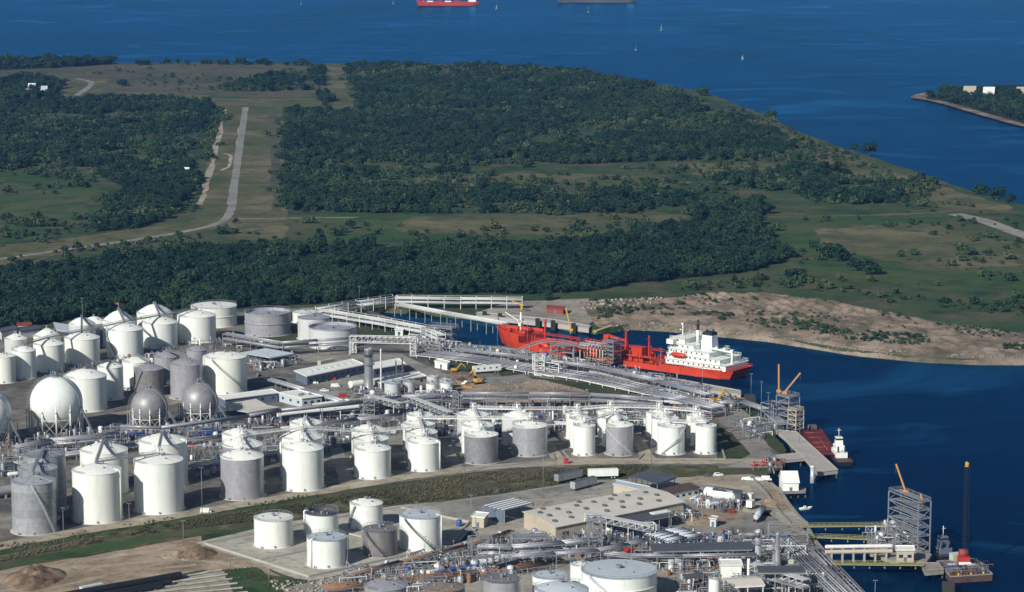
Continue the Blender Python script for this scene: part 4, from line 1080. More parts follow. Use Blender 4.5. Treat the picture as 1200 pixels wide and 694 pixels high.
# ---- spheres on legs
def sphere_tank(label, cx, cy, rp, mat, legs=11, smat='whitesteel'):
    # centre height found from the legs' foot line below the ball
    m = MPP(cx, cy, 14)
    r = rp * m
    hc = r * 1.22
    c = P(cx, cy, hc)
    t = thing('sphere_tank', label, 'sphere tank', (c.x, c.y, 0), 0, 'spherical gas tanks')
    b = MB(); b.lathe([(r * math.sin(a), hc - r * math.cos(a)) for a in [math.pi * k / 24 for k in range(25)]], n=48); b.build('ball', MT[mat], t)
    for k in range(legs):
        a = 2 * math.pi * k / legs + 0.16
        lb = MB(); p = pol(r * 0.97, a, 0)
        lb.tube(p, p + Vector((0, 0, hc + r * 0.05)), r * 0.036, n=8)
        lb.tube(p + Vector((0, 0, hc - r * 0.28)), p + Vector((0, 0, hc + r * 0.12)), r * 0.042, 0.05, n=8)
        lb.box((p.x, p.y, 0.3), (1.2, 1.2, 0.6)); lb.build('leg', MT[smat], t)
    bb = MB()
    for k in range(legs):
        a0 = 2 * math.pi * k / legs + 0.16; a1 = 2 * math.pi * (k + 1) / legs + 0.16
        z1 = hc - r * 0.55
        bb.bar(pol(r * 0.97, a0, 0.8), pol(r * 0.97, a1, z1), 0.12); bb.bar(pol(r * 0.97, a1, 0.8), pol(r * 0.97, a0, z1), 0.12)
        bb.bar(pol(r * 0.97, a0, z1), pol(r * 0.97, a1, z1), 0.22)
    bb.build('brace', MT[smat], t)
    # ladder way over the top, crown platform with valves, outer stair
    sb = MB()
    for rr in (r + 0.5, r + 1.3):
        pv = None
        for k in range(15):
            el = R(-8 + 92 * k / 14); q = pol(rr * math.cos(el), -1.35, hc + rr * math.sin(el))
            if pv: sb.bar(pv, q, 0.12)
            pv = q
    for k in range(15):
        el = R(-8 + 92 * k / 14)
        sb.bar(pol((r + 0.5) * math.cos(el), -1.35, hc + (r + 0.5) * math.sin(el)), pol((r + 1.6) * math.cos(el), -1.35, hc + (r + 1.6) * math.sin(el)), 0.1)
    q0 = pol((r + 0.5), -1.35, hc - r * 0.15)
    sb.bar(q0, pol(r + 0.5, -1.35, 0), 0.5); sb.bar(pol(r + 1.6, -1.35, hc - r * 0.1), pol(r + 1.6, -1.35, 0), 0.3)
    for k in range(8):
        zz = hc * k / 8; sb.bar(pol(r + 0.5, -1.35, zz), pol(r + 1.6, -1.35, zz), 0.12)
    sb.build('stairway', MT['steel'], t)
    lb = MB(); pv = None
    for k in range(14):
        tt = k / 13; el = R(80 - 88 * min(1, tt * 1.3)); 
        q = pol((r + 0.45) * math.cos(el), 0.95 + 0.35 * tt, hc + (r + 0.45) * math.sin(el))
        if pv: lb.bar(pv, q, 0.5, 0.25); lb.bar(pv + Vector((0, 0, 1)), q + Vector((0, 0, 1)), 0.1)
        pv = q
    lb.bar(pv, pol(r + 7, 1.25, 0), 0.8, 0.3); lb.bar(pv + Vector((0, 0, 1.1)), pol(r + 7, 1.25, 1.1), 0.12)
    lb.build('access_ramp', MT['steel'], t)
    cb = MB(); cb.lathe([(0, hc + r - 0.1), (r * 0.2, hc + r - 0.2), (r * 0.2, hc + r + 0.25), (0, hc + r + 0.3)], n=20)
    for k in range(14):
        a = k * 0.449
        p = pol(r * 0.2, a, hc + r + 0.2); cb.bar(p, p + Vector((0, 0, 1.1)), 0.1)
        p2 = pol(r * 0.2, a + 0.449, hc + r + 1.3); cb.bar(p + Vector((0, 0, 1.1)), p2, 0.09)
    for k in range(7):
        a = rng.uniform(0, 6.28); q = rng.uniform(0, r * 0.16)
        cb.tube(pol(q, a, hc + r), pol(q, a, hc + r + rng.uniform(1, 2.6)), rng.uniform(0.12, 0.3), n=6)
    cb.build('crown_platform', MT['steel'], t)
    return t
sphere_tank('white spherical tank cut by the left picture edge', -17, 485, 30, 'white')
sphere_tank('big white spherical tank on legs before the white domed tank', 66, 471, 30.5, 'white')
sphere_tank('dull grey spherical tank, left of the grey pair', 175, 476.5, 22, 'grey_sphere')
sphere_tank('dull grey spherical tank, right of the grey pair', 234, 469.5, 21.7, 'grey_sphere')

# ---- catwalks over the tank tops
def catwalk(a, b, label, w=1.2, mat='whitesteel', posts=0, group='catwalks over the tank tops', name='catwalk', cat='catwalk', rails=True, deck_h=0.25):
    a = Vector(a); b = Vector(b)
    t = thing(name, label, cat, (a.x, a.y, a.z), 0, group)
    d = b - a; L = d.length; u = d.normalized(); s = Vector((-u.y, u.x, 0)).normalized() * (w / 2)
    k = MB(); k.bar(Vector(), d, w, deck_h); k.build('deck', MT[mat], t)
    if rails:
        for sg in (-1, 1):
            k = MB(); n = max(2, int(L / 2.2))
            k.bar(s * sg + Vector((0, 0, 1.1)), d + s * sg + Vector((0, 0, 1.1)), 0.1); k.bar(s * sg + Vector((0, 0, 0.6)), d + s * sg + Vector((0, 0, 0.6)), 0.07)
            for i in range(n + 1):
                p = d * (i / n) + s * sg; k.bar(p, p + Vector((0, 0, 1.1)), 0.07)
            k.build('railing', MT[mat], t)
    for i in range(posts):
        f = (i + 0.5) / posts if posts > 1 else 0.5
        p = d * f; k = MB(); k.bar(p - Vector((0, 0, 0.1)), Vector((p.x, p.y, -a.z)), 0.35); k.build('post', MT[mat], t)
    return t
def apex(k, dz=0.9):
    q = TK[k]; return Vector((q['c'].x, q['c'].y, q['top'] + q['z0'] + dz))
for a, b, lab in [
    ('A1', 'A2', 'short walkway from the front grey levee tank to the one behind'), ('A2', 'A3', 'short walkway from the second grey tank to the white one behind'),
    ('B1', 'B2', 'walkway joining the tallest levee tank to the one behind'), ('B2', 'B3', 'walkway joining the second and third tall white tanks'),
    ('C1', 'C2', 'walkway on the left middle white pair, front span'), ('C2', 'C3', 'walkway on the left middle white pair, rear span'),
    ('D1', 'D2', 'walkway on the right middle white pair, front span'), ('D2', 'D3', 'walkway on the right middle white pair, second span'), ('D3', 'D4', 'walkway on the right middle white pair, rear span'),
    ('E1', 'E2', 'walkway over the left silver tank, front span'), ('E2', 'E3', 'walkway over the left silver tank, rear span'), ('F1', 'F2', 'walkway over the right silver tank'),
    ('Gg1', 'Gg2', 'walkway over the narrow white tanks, front span'), ('Gg2', 'Gg3', 'walkway over the narrow white tanks, rear span'),
    ('Hh1', 'Hh2', 'walkway over the grey walled levee tank, front span'), ('Hh2', 'Hh3', 'walkway over the grey walled levee tank, rear span'),
    ('Ii1', 'Ii2', 'walkway over the stair tank, front span'), ('Ii2', 'Ii3', 'walkway over the stair tank, rear span'),
    ('Jj1', 'Jj2', 'walkway over the slim end tanks, front span'), ('Jj2', 'Jj3', 'walkway over the slim end tanks, rear span'),
    ('X6', 'X7', 'sloping walkway over the second front white tank'), ('X4', 'X5', 'walkway over the front left white tank'), ('X1', 'X2', 'walkway over the two front silos'), ('X2', 'X3', 'walkway over the two rear silos'),
    ('X5', 'X7', 'long walkway joining the two front left white tanks'), ('A2', 'B2', 'cross walkway from the grey to the tall white tanks'), ('B2', 'C2', 'cross walkway from the tall white tanks to the middle pair'),
    ('C2', 'D2', 'cross walkway between the middle white tanks'), ('D3', 'E2', 'cross walkway from the middle white tanks to the left silver tank'), ('E2', 'F1', 'cross walkway between the silver tanks'),
    ('E3', 'F2', 'rear cross walkway between the silver tanks'), ('F2', 'Gg3', 'long rear walkway from the silver to the narrow tanks'), ('Gg3', 'Hh3', 'rear walkway between narrow tanks and the grey walled line'),
    ('Hh3', 'Ii3', 'rear walkway from the grey walled line to the stair tank line'), ('Ii3', 'Jj3', 'rear walkway leading to the slim end tanks'), ('Gg1', 'Hh2', 'front cross walkway between narrow and grey walled tanks'), ('Ii1', 'Jj1', 'front cross walkway between stair tank and end tank'),
    ('S4', 'S5', 'walkway between the fourth and fifth white tanks of the second row'), ('S5', 'S6', 'walkway between the fifth and sixth white tanks of the second row'), ('S6', 'S7', 'walkway between the sixth and last white tanks of the second row'),
    ('S3', 'S4', 'walkway between the third and fourth white tanks of the second row'), ('S2', 'S3', 'walkway between the second and third white tanks of the second row'),
    ('T4', 'S5', 'walkway from the flag tank to the tall tank in front'), ('T5', 'S6', 'walkway from the farthest domed tank to the one in front'), ('T3', 'S4', 'walkway from the pale lilac tank to the one in front'),
    ('Y2', 'Y4', 'walkway joining two grey domed tanks'), ('Y3', 'W1', 'walkway from the dark grey tank to the white one behind'), ('W0', 'W3', 'walkway onto the big domed tank by the sphere')]:
    mt = 'whitesteel' if a[0] in 'ABCDEFGHIJ' else 'steel'
    catwalk(apex(a), apex(b), lab, mat=mt, deck_h=0.45, w=1.0)
# head houses (hoppers and blowers) that stand on the walkways at the tank tops
def head_gear(k, label, hh=3.2):
    p = apex(k, 0.3)
    t = thing('valve_platform', label, 'platform', p, 0, 'valve platforms on the tank tops')
    fr = MB(); s = 1.3
    for x in (-s, s):
        for y in (-s, s): fr.bar((x, y, -0.6), (x, y, hh), 0.14)
    for z in (0.3, hh * 0.55, hh):
        fr.bar((-s, -s, z), (s, -s, z), 0.14); fr.bar((-s, s, z), (s, s, z), 0.14); fr.bar((-s, -s, z), (-s, s, z), 0.14); fr.bar((s, -s, z), (s, s, z), 0.14)
    fr.bar((-s, -s, 0.3), (s, -s, hh * 0.55), 0.1); fr.bar((-s, s, hh * 0.55), (-s, -s, hh), 0.1)
    fr.build('frame', MT['whitesteel'], t)
    h = MB(); h.lathe([(0.15, 0.0), (0.7, hh * 0.3), (0.7, hh * 0.75), (0.2, hh * 0.95), (0, hh)], n=12); h.build('hopper', MT['white'], t)
    q = MB(); q.tube((0.2, 0, hh * 0.9), (1.8, 0.4, hh * 0.7), 0.16, n=6); q.tube((1.8, 0.4, hh * 0.7), (2.2, 0.5, -0.2), 0.16, n=6); q.build('chute', MT['pale'], t)
for k, lab in [('A2', 'valve frame on the second grey levee tank'), ('A1', 'valve frame on the front grey levee tank'), ('B1', 'valve frame on the tallest levee tank'), ('B2', 'valve frame on the second tall white tank'), ('C1', 'valve frame on the left front tank of the middle pair'), ('C2', 'valve frame on the second tank of the left middle pair'),
    ('D1', 'valve frame on the right front tank of the middle pair'), ('D3', 'valve frame on the third tank of the right middle pair'), ('E1', 'valve frame on the left silver tank'), ('E3', 'valve frame on the grey dome behind the left silver tank'), ('F1', 'valve frame on the right silver tank'), ('F2', 'valve frame on the grey roof behind the right silver tank'),
    ('Gg1', 'valve frame on the front narrow tank'), ('Gg3', 'valve frame on the rear narrow tank'), ('Hh2', 'valve frame on the white tank behind the grey walled one'), ('Hh3', 'valve frame on the third tank of the grey walled line'), ('Ii2', 'valve frame on the second tank of the stair line'), ('Ii3', 'valve frame on the rear tank of the stair line'), ('Jj2', 'valve frame on the second slim end tank'), ('Jj3', 'valve frame on the rear slim end tank'), ('X7', 'valve frame on the second front left white tank')]:
    head_gear(k, lab)
# ================================================================== BUILDINGS
def lerp(a, b, t): return a + (b - a) * t
def UP(z): return Vector((0, 0, z))

def bld(name, label, cat, a, b, c, h, wall, roof, kind='flat', win=0, doors=0, pitch=0.12, over=0.4, group=None, win2=0, wz=0.5, wh=1.2, z0=0.0, curb=True):
    "a, b: eave corners of the side towards us, c: eave corner behind b (photo pixels at eave height)"
    A, B, C = P(*a, h + z0), P(*b, h + z0), P(*c, h + z0)
    D = A + C - B
    base = Vector((A.x, A.y, z0))
    t = thing(name, label, cat, base, 0, group)
    L = [p - base - UP(h) for p in (A, B, C, D)]          # footprint, local
    m = MB(); m.prism([(p.x, p.y) for p in L], 0, h); m.build('wall', MT[wall], t)
    u = (L[1] - L[0]).normalized(); v = (L[3] - L[0]).normalized()
    nf = Vector((u.y, -u.x, 0)); nf = nf if nf.dot(L[3] - L[0]) < 0 else -nf
    nl = Vector((v.y, -v.x, 0)); nl = nl if nl.dot(L[1] - L[0]) < 0 else -nl
    E = [L[0] - u * over - v * over, L[1] + u * over - v * over, L[2] + u * over + v * over, L[3] - u * over + v * over]
    r = MB()
    if kind == 'flat':
        r.prism([(p.x, p.y) for p in E], h + 0.01, h + 0.3)
        if curb:
            for i in range(4):
                r.bar(E[i] + UP(h + 0.4), E[(i + 1) % 4] + UP(h + 0.4), 0.25, 0.3)
    else:
        W_ = (L[3] - L[0]).length; rz = h + W_ / 2 * pitch * 2
        m0 = (E[0] + E[3]) / 2; m1 = (E[1] + E[2]) / 2
        th = 0.22
        for z_ in (0,):
            vs = [E[0] + UP(h - 0.05), E[1] + UP(h - 0.05), m1 + UP(rz), m0 + UP(rz), E[3] + UP(h - 0.05), E[2] + UP(h - 0.05)]
            vs2 = [p + UP(th) for p in vs]
            r.add(vs + vs2, [(0, 3, 2, 1), (3, 4, 5, 2), (6, 7, 8, 9), (9, 8, 11, 10), (0, 1, 7, 6), (1, 2, 8, 7), (2, 5, 11, 8), (5, 4, 10, 11), (4, 3, 9, 10), (3, 0, 6, 9)])
        g = MB()
        for q0, q1 in ((L[0], L[3]), (L[1], L[2])):
            g.add([q0 + UP(h), q1 + UP(h), (q0 + q1) / 2 + UP(rz)], [(0, 1, 2)]); 
        g.build('gable', MT[wall], t)
    ro = r.build('roof', MT[roof], t)
    for n_, p0, p1, nn in ((win, L[0], L[1], nf), (win2, L[0], L[3], nl)):
        for i in range(n_):
            p = lerp(p0, p1, (i + 0.5) / n_) + nn * 0.04 + UP(h * wz + 0.2)
            d = (p1 - p0).normalized()
            w_ = min(1.5, (p1 - p0).length / n_ * 0.5)
            k = MB(); k.bar(p - d * w_ / 2, p + d * w_ / 2, 0.1, wh); k.build('window', MT['glass'], t)
    for i in range(doors):
        p = lerp(L[0], L[1], (i + 0.8) / (doors + 0.6)) + nf * 0.05
        k = MB(); k.bar(p - u * 0.55 + UP(1.05), p + u * 0.55 + UP(1.05), 0.1, 2.1); k.build('door', MT['slate'], t)
    return t, L, ro, (u, v, h)

def roof_boxes(ro, L, h, spots, s=1.6, hh=0.8, mat='pale', name='vent_box'):
    for fu, fv in spots:
        p = L[0] + (L[1] - L[0]) * fu + (L[3] - L[0]) * fv
        k = MB(); k.box((p.x, p.y, h + 0.3 + hh / 2), (s, s * 0.8, hh), 0.4); k.tube((p.x, p.y, h + 0.3 + hh), (p.x, p.y, h + 0.7 + hh), s * 0.22, n=8)
        k.build(name, MT[mat], ro)

def canopy(label, a, b, c, h, roof, kind='flat', pitch=0.06, post='steel', nx=3, group=None, name='canopy', z0=0.0, ribs=0):
    A, B, C = P(*a, h), P(*b, h), P(*c, h); D = A + C - B
    base = Vector((A.x, A.y, 0))
    t = thing(name, label, 'canopy', base, 0, group)
    L = [p - base - UP(h) for p in (A, B, C, D)]
    r = MB()
    if kind == 'flat': r.prism([(p.x, p.y) for p in L], h, h + 0.35)
    else:
        m0 = (L[0] + L[3]) / 2; m1 = (L[1] + L[2]) / 2; rz = h + (L[3] - L[0]).length / 2 * pitch * 2
        vs = [L[0] + UP(h), L[1] + UP(h), m1 + UP(rz), m0 + UP(rz), L[3] + UP(h), L[2] + UP(h)]
        vs += [p + UP(0.25) for p in vs]
        r.add(vs, [(0, 3, 2, 1), (3, 4, 5, 2), (6, 7, 8, 9), (9, 8, 11, 10), (0, 1, 7, 6), (1, 2, 8, 7), (2, 5, 11, 8), (5, 4, 10, 11), (4, 3, 9, 10), (3, 0, 6, 9)])
    ro = r.build('roof', MT[roof], t)
    if ribs:
        k = MB()
        for i in range(ribs + 1):
            p = lerp(L[0], L[1], i / ribs); q = lerp(L[3], L[2], i / ribs); k.bar(p + UP(h + 0.38), q + UP(h + 0.38), 0.12, 0.08)
        k.build('roof_rib', MT[roof], ro)
    for i in range(nx):
        for p, q in ((L[0], L[1]), (L[3], L[2])):
            x = lerp(p, q, 0.04 + 0.92 * i / (nx - 1)); cen = (L[0] + L[2]) / 2; x = lerp(x, cen, 0.05)
            k = MB(); k.bar(x, x + UP(h), 0.32); k.box((x.x, x.y, 0.15), (0.8, 0.8, 0.3)); k.build('post', MT[post], t)
    k = MB()
    for p, q in ((L[0], L[1]), (L[3], L[2])): k.bar(lerp(p, q, 0.02) + UP(h - 0.25), lerp(p, q, 0.98) + UP(h - 0.25), 0.25, 0.45)
    k.build('beam', MT[post], t)
    return t

t, L, ro, q = bld('office_block', 'long low office with white roof and slate blue wall by the car park', 'office', (360, 441.5), (426, 428), (412, 422), 4.5, 'slate', 'white_roof', win=9, doors=2, over=0.8)
roof_boxes(ro, L, 4.5, [(0.15 + 0.12 * i, 0.5) for i in range(7)], 1.6, 0.7)
t, L, ro, q = bld('office_block', 'short white roofed office with slate wall right of the tall stack', 'office', (438, 433), (474, 427), (466, 421.5), 4.5, 'slate', 'white_roof', win=5, doors=1, over=0.8)
t, L, ro, q = bld('workshop', 'pale workshop with flat white roof and light wall beside the car park', 'workshop', (354, 468), (377, 465), (350, 458), 4.2, 'lightblue', 'white_roof', win=3, win2=3, doors=1)
roof_boxes(ro, L, 4.2, [(0.3, 0.35), (0.5, 0.4), (0.75, 0.3)], 1.6, 0.8, 'steel')
bld('workshop', 'long narrow workshop wing with white roof running left', 'workshop', (264, 469), (326, 461), (318, 457), 4.0, 'slate', 'white_roof', win=5, doors=1)
canopy('pale butterfly shaped canopy in front of the workshop wing', (291, 484), (328, 477.5), (300, 468), 4.5, 'roofgrey', 'gable', -0.05, 'steel', 3)
canopy('pale blue flat canopy over pumps behind the big white tank', (316, 420), (345, 415), (311, 409), 4.5, 'lightblue', 'flat', 0, 'steel', 4, ribs=8)
bld('shed', 'long white roofed shed with slate side among the pipe racks', 'shed', (329, 488), (424, 477.5), (421, 475.5), 3.6, 'slate', 'white_roof', win=0, doors=2)
bld('shed', 'narrow white roofed shed behind the long shed', 'shed', (369, 476), (408, 470.5), (406, 469), 3.4, 'slate', 'white_roof')
bld('shed', 'cream roofed low building behind the small round tanks', 'shed', (446, 450), (499, 441.5), (490, 437), 3.6, 'tan', 'white_roof', win=5)
bld('shed', 'small white building with tan end by the sandy yard', 'shed', (509.5, 424), (524, 427), (527, 424.5), 3.2, 'white', 'white_roof', win=1, doors=1)
bld('gate_house', 'small white hut at the pipe rack corner', 'hut', (463, 387), (472, 387), (473, 385), 3.5, 'white', 'white_roof', win=1, doors=1)
bld('shed', 'faded red storage shed on the far side of the slip', 'shed', (641, 361), (660, 362.5), (662, 360), 3.2, 'brick', 'brick', doors=1)
bld('shed', 'small red roofed shed behind the leftmost back tanks', 'shed', (20, 381.5), (36, 381), (36, 379), 4.5, 'tan', 'brick')
bld('shed', 'grey metal shed left of the red roofed one at the wood edge', 'shed', (2, 390), (20, 386), (16, 382), 4.5, 'pale', 'darkroof')
bld('shed', 'long grey roofed store at the left of the wood edge', 'shed', (24, 389), (46, 386), (42, 382), 4.0, 'pale', 'darkroof')
canopy('pale sheet canopy left of the pale lilac tank', (66, 387), (84, 390), (80, 381), 5, 'lightblue', 'flat', 0, 'steel', 3)
# far houses
for a, b, c, lab, rm in [((33, 103), (41, 103), (42, 101.5), 'white far house, left of the cluster in the trees', 'white_roof'), ((44, 100), (50, 100), (51, 98.8), 'white far house at the back of the cluster in the trees', 'white_roof'), ((29, 109.5), (37, 109.5), (38, 108), 'white far house at the front of the cluster in the trees', 'white_roof'), ((48, 106), (55, 106), (56, 104.5), 'pale far shed, right of the cluster in the trees', 'lightblue'), ((216, 199), (221, 199), (222, 198), 'tiny cream hut at the edge of the left wood', 'white_roof'), ((1129, 108), (1143, 108), (1144, 106), 'tan house with pale roof on the headland, left one', 'tan'), ((1152, 109), (1165, 109), (1166, 107), 'white house on the headland, middle one', 'white_roof'), ((1191, 109), (1207, 109), (1208, 107), 'large pale house on the headland cut by the right edge', 'tan')]:
    hz = 3.0 if b[0] < 300 else 3.8
    bld('house', lab, 'house', a, b, c, hz, 'white' if 'white' in lab else 'tan', rm, 'gable', win=3, doors=1, pitch=0.25)

# ---- warehouse with roof fans
WH = 6.4
t, L, ro, (wu, wv, wh_) = bld('warehouse', 'large pale roofed tan warehouse with rows of roof fans', 'warehouse', (651, 618), (801, 588.5), (762, 572), WH, 'tan', 'roofgrey', 'gable', win=0, doors=0, pitch=0.035, over=0.6)
ln = (L[1] - L[0]).length; wn = (L[3] - L[0]).length
def wroof(fu, fv):
    z_ = WH + 0.2 + wn / 2 * 0.07 * (1 - abs(2 * fv - 1)); return L[0] + (L[1] - L[0]) * fu + (L[3] - L[0]) * fv + UP(z_)
fan_mesh = None
for fu, fv in [(0.04, 0.2), (0.17, 0.22), (0.3, 0.2), (0.44, 0.2), (0.57, 0.22), (0.7, 0.22), (0.85, 0.2), (0.06, 0.45), (0.2, 0.42), (0.34, 0.44), (0.48, 0.42), (0.62, 0.44), (0.76, 0.42), (0.9, 0.44), (0.05, 0.7), (0.19, 0.72), (0.33, 0.7), (0.47, 0.72), (0.6, 0.7), (0.74, 0.72), (0.88, 0.7), (0.12, 0.9), (0.4, 0.9), (0.68, 0.9)]:
    p = wroof(fu, fv)
    if fan_mesh is None:
        k = MB(); k.box((0, 0, 0.25), (1.3, 1.3, 0.5), 0); k.box((0, 0, 0.6), (2.3, 0.7, 0.2)); k.box((0, 0, 0.61), (0.7, 2.3, 0.18)); k.tube((0, 0, 0.5), (0, 0, 1.0), 0.32, n=10)
        o = k.build('roof_fan', MT['dark_tank'], ro); fan_mesh = o.data
    else: o = link('roof_fan', fan_mesh, ro)
    o.location = p; o.rotation_euler = (0, 0, math.atan2(wu.y, wu.x) + 0.15)
for f0, w_, h_, mt in [(0.05, 3.2, 4.0, 'darksteel'), (0.2, 1.8, 1.6, 'glass'), (0.42, 3.6, 4.2, 'darksteel'), (0.62, 3.6, 4.2, 'darksteel'), (0.8, 3.6, 4.2, 'darksteel')]:
    p = L[0] + (L[1] - L[0]) * f0; nf = Vector((wu.y, -wu.x, 0))
    k = MB(); k.bar(p + nf * 0.06 + UP(h_ / 2 + (0.8 if mt == 'glass' else 0.05)), p + wu * w_ + nf * 0.06 + UP(h_ / 2 + (0.8 if mt == 'glass' else 0.05)), 0.12, h_); k.build('door' if mt != 'glass' else 'window', MT[mt], t)
k = MB()
for i in range(28):
    p = L[0] + (L[3] - L[0]) * ((i + 0.5) / 28) - wu * 0.03; k.bar(p + UP(0.1), p + UP(WH - 0.1), 0.08)
for i in range(70):
    p = L[0] + (L[1] - L[0]) * ((i + 0.5) / 70) + Vector((wu.y, -wu.x, 0)) * 0.03; k.bar(p + UP(0.1), p + UP(WH - 0.1), 0.08)
k.build('wall_rib', MT['tan'], t)
# annex with a roof of alternate sheets
A, B, C = P(592, 598.5, 5.2), P(626, 590, 5.2), P(599, 583.5, 5.2); D = A + C - B
t = thing('shed', 'open shed with striped blue and white sheet roof beside the warehouse', 'shed', (A.x, A.y, 0))
L2 = [p - Vector((A.x, A.y, 5.2)) for p in (A, B, C, D)]
N = 11
for i in range(N):
    p0, p1 = lerp(L2[0], L2[3], i / N), lerp(L2[0], L2[3], (i + 0.97) / N); e = L2[1] - L2[0]
    k = MB(); k.prism([(p0.x, p0.y), (p0.x + e.x, p0.y + e.y), (p1.x + e.x, p1.y + e.y), (p1.x, p1.y)], 5.2 + (i % 2) * 0.06, 5.32 + (i % 2) * 0.06)
    k.build('roof_sheet', MT['white_roof' if i % 2 else 'slate'], t)
for i in range(4):
    for p, q_ in ((L2[0], L2[3]), (L2[1], L2[2])):
        x = lerp(p, q_, 0.03 + 0.94 * i / 3); k = MB(); k.bar(x, x + UP(5.2), 0.3); k.build('post', MT['steel'], t)
k = MB(); k.bar(lerp(L2[3], L2[0], 0.02) + UP(2.6), lerp(L2[0], L2[3], 0.02) + UP(2.6), 0.12, 4.8); k.build('wall', MT['slate'], t)
bld('shed', 'small cream box building left of the striped shed', 'shed', (553, 606), (567, 607.5), (572, 602.5), 4, 'tan', 'white_roof', doors=1)
canopy('large dark grey canopy behind the warehouse', (769.5, 568), (793, 559.5), (760, 551), 6.5, 'darkroof', 'gable', 0.03, 'steel', 4, ribs=10)
bld('shed', 'long tan shed with a blue sheet roof behind the warehouse', 'shed', (719, 568), (758, 576), (761, 571.5), 4.2, 'tan', 'lightblue', doors=2)
bld('site_office', 'white mobile office row with a dark brown roof and small square windows', 'office', (783, 579.5), (819, 571.5), (808, 566.5), 3.8, 'white', 'brownroof', win=5, wh=0.9, curb=False)
bld('shed', 'dark lean-to shed beside the bullet tank', 'shed', (836, 574), (868, 579), (870, 575.5), 5.5, 'darksteel', 'darkroof', 'gable', pitch=0.06)
canopy('dark canopy over the tank trailer bay', (742, 612.5), (790, 604), (772, 597.5), 5.0, 'darkroof', 'flat', 0, 'steel', 4)
canopy('white strip canopy beside the tank trailer bay', (766, 603.5), (786, 600), (781, 598), 5.4, 'white_roof', 'flat', 0, 'steel', 3)
bld('hut', 'small grey hut on the sandy lot', 'hut', (832, 608), (839, 609), (841, 606.5), 3.2, 'pale', 'pale', doors=1)
bld('plant_house', 'cream block building by the silver stacks at the bottom', 'building', (845, 663), (869, 663), (867, 657), 6.0, 'white', 'white_roof', doors=1)
canopy('pale gable canopy at the bottom edge right of the cream block', (856, 688), (897, 686), (886, 676), 5.0, 'roofgrey', 'gable', 0.08, 'whitesteel', 3)
canopy('dark brown open shed roof left of the slim cylinder', (803, 679), (826, 676), (822, 671), 4.0, 'darkroof', 'gable', 0.1, 'rust', 3)
canopy('long flat grey roof deck in front of the near road', (764, 646.5), (884, 644), (880, 635.5), 5.0, 'darkroof', 'flat', 0, 'steel', 7)
canopy('dark duct roof at the foot of the silver stacks', (889, 671.5), (944, 671.5), (941, 664), 8.0, 'darkroof', 'flat', 0, 'steel', 4)
bld('boat_house', 'white gable boat house on a small pier', 'boat house', (918, 566), (936, 566), (931, 559), 4.0, 'white', 'white_roof', 'gable', pitch=0.35, doors=1)

# ================================================================== PIPE RACKS AND TOWERS
def rack(label, px, z, width, n, step=9.0, mat='steel', pipe='pipe', rad=0.28, levels=1, lvl=2.6, name='pipe_rack', legs=True, group='pipe racks', rail=False, truss=False, brace=False, zb=0.0):
    pts = [P(x, y, z) for x, y in px]
    base = Vector((pts[0].x, pts[0].y, 0))
    t = thing(name, label, 'pipe rack', base, 0, group)
    W = [p - base for p in pts]
    def off(i, o):
        d = (W[min(i + 1, len(W) - 1)] - W[max(i - 1, 0)]); d.z = 0; d.normalize(); return W[i] + Vector((-d.y, d.x, 0)) * o
    for lv in range(levels):
        for k in range(n):
            o = (k - (n - 1) / 2) * (width * 0.86 / max(1, n - 1)) if n > 1 else 0
            r_ = rad * rng.choice([0.7, 1.0, 1.0, 1.35]); zz = -lv * lvl + r_
            m = MB()
            for i in range(len(W) - 1): m.tube(off(i, o) + UP(zz), off(i + 1, o) + UP(zz), r_, n=8)
            m.build('pipe', MT[pipe if rng.random() > 0.2 else rng.choice(['steel', 'galv', 'pipe'])], t)
    post = MB(); nposts = 0
    beam = MB(); tr = MB()
    for i in range(len(W) - 1):
        a, b = W[i], W[i + 1]; L_ = (b - a).length; k = max(1, int(L_ / step)); d = (b - a); d.z = 0; d.normalize(); s = Vector((-d.y, d.x, 0)) * (width / 2)
        for j in range(k + (1 if i == len(W) - 2 else 0)):
            p = lerp(a, b, j / k)
            for lv in range(levels): beam.bar(p - s - UP(lv * lvl + 0.15), p + s - UP(lv * lvl + 0.15), 0.28, 0.3)
            if legs:
                for sg in (-1, 1):
                    pb = MB(); q = p + s * sg; pb.bar(Vector((q.x, q.y, zb)), q + UP(1.3 if rail else 0.1), 0.3); pb.build('post', MT[mat], t)
                if brace: beam.bar(Vector((p.x, p.y, 0.3)) - s, p + s - UP(0.3), 0.14)
        for sg in (-1, 1):
            for lv in range(levels): beam.bar(a + s * sg - UP(lv * lvl + 0.15), b + s * sg - UP(lv * lvl + 0.15), 0.18, 0.3)
            if rail: beam.bar(a + s * sg + UP(1.2), b + s * sg + UP(1.2), 0.12)
            if truss:
                tr.bar(a + s * sg + UP(truss), b + s * sg + UP(truss), 0.28); kk = max(1, int(L_ / 3.2))
                for j in range(kk + 1):
                    p = lerp(a, b, j / kk) + s * sg; tr.bar(p, p + UP(truss), 0.18)
                    if j < kk: tr.bar(p, lerp(a, b, (j + 1) / kk) + s * sg + UP(truss), 0.14)
    beam.build('beam', MT[mat], t)
    if truss: tr.build('truss', MT[mat], t)
    return t

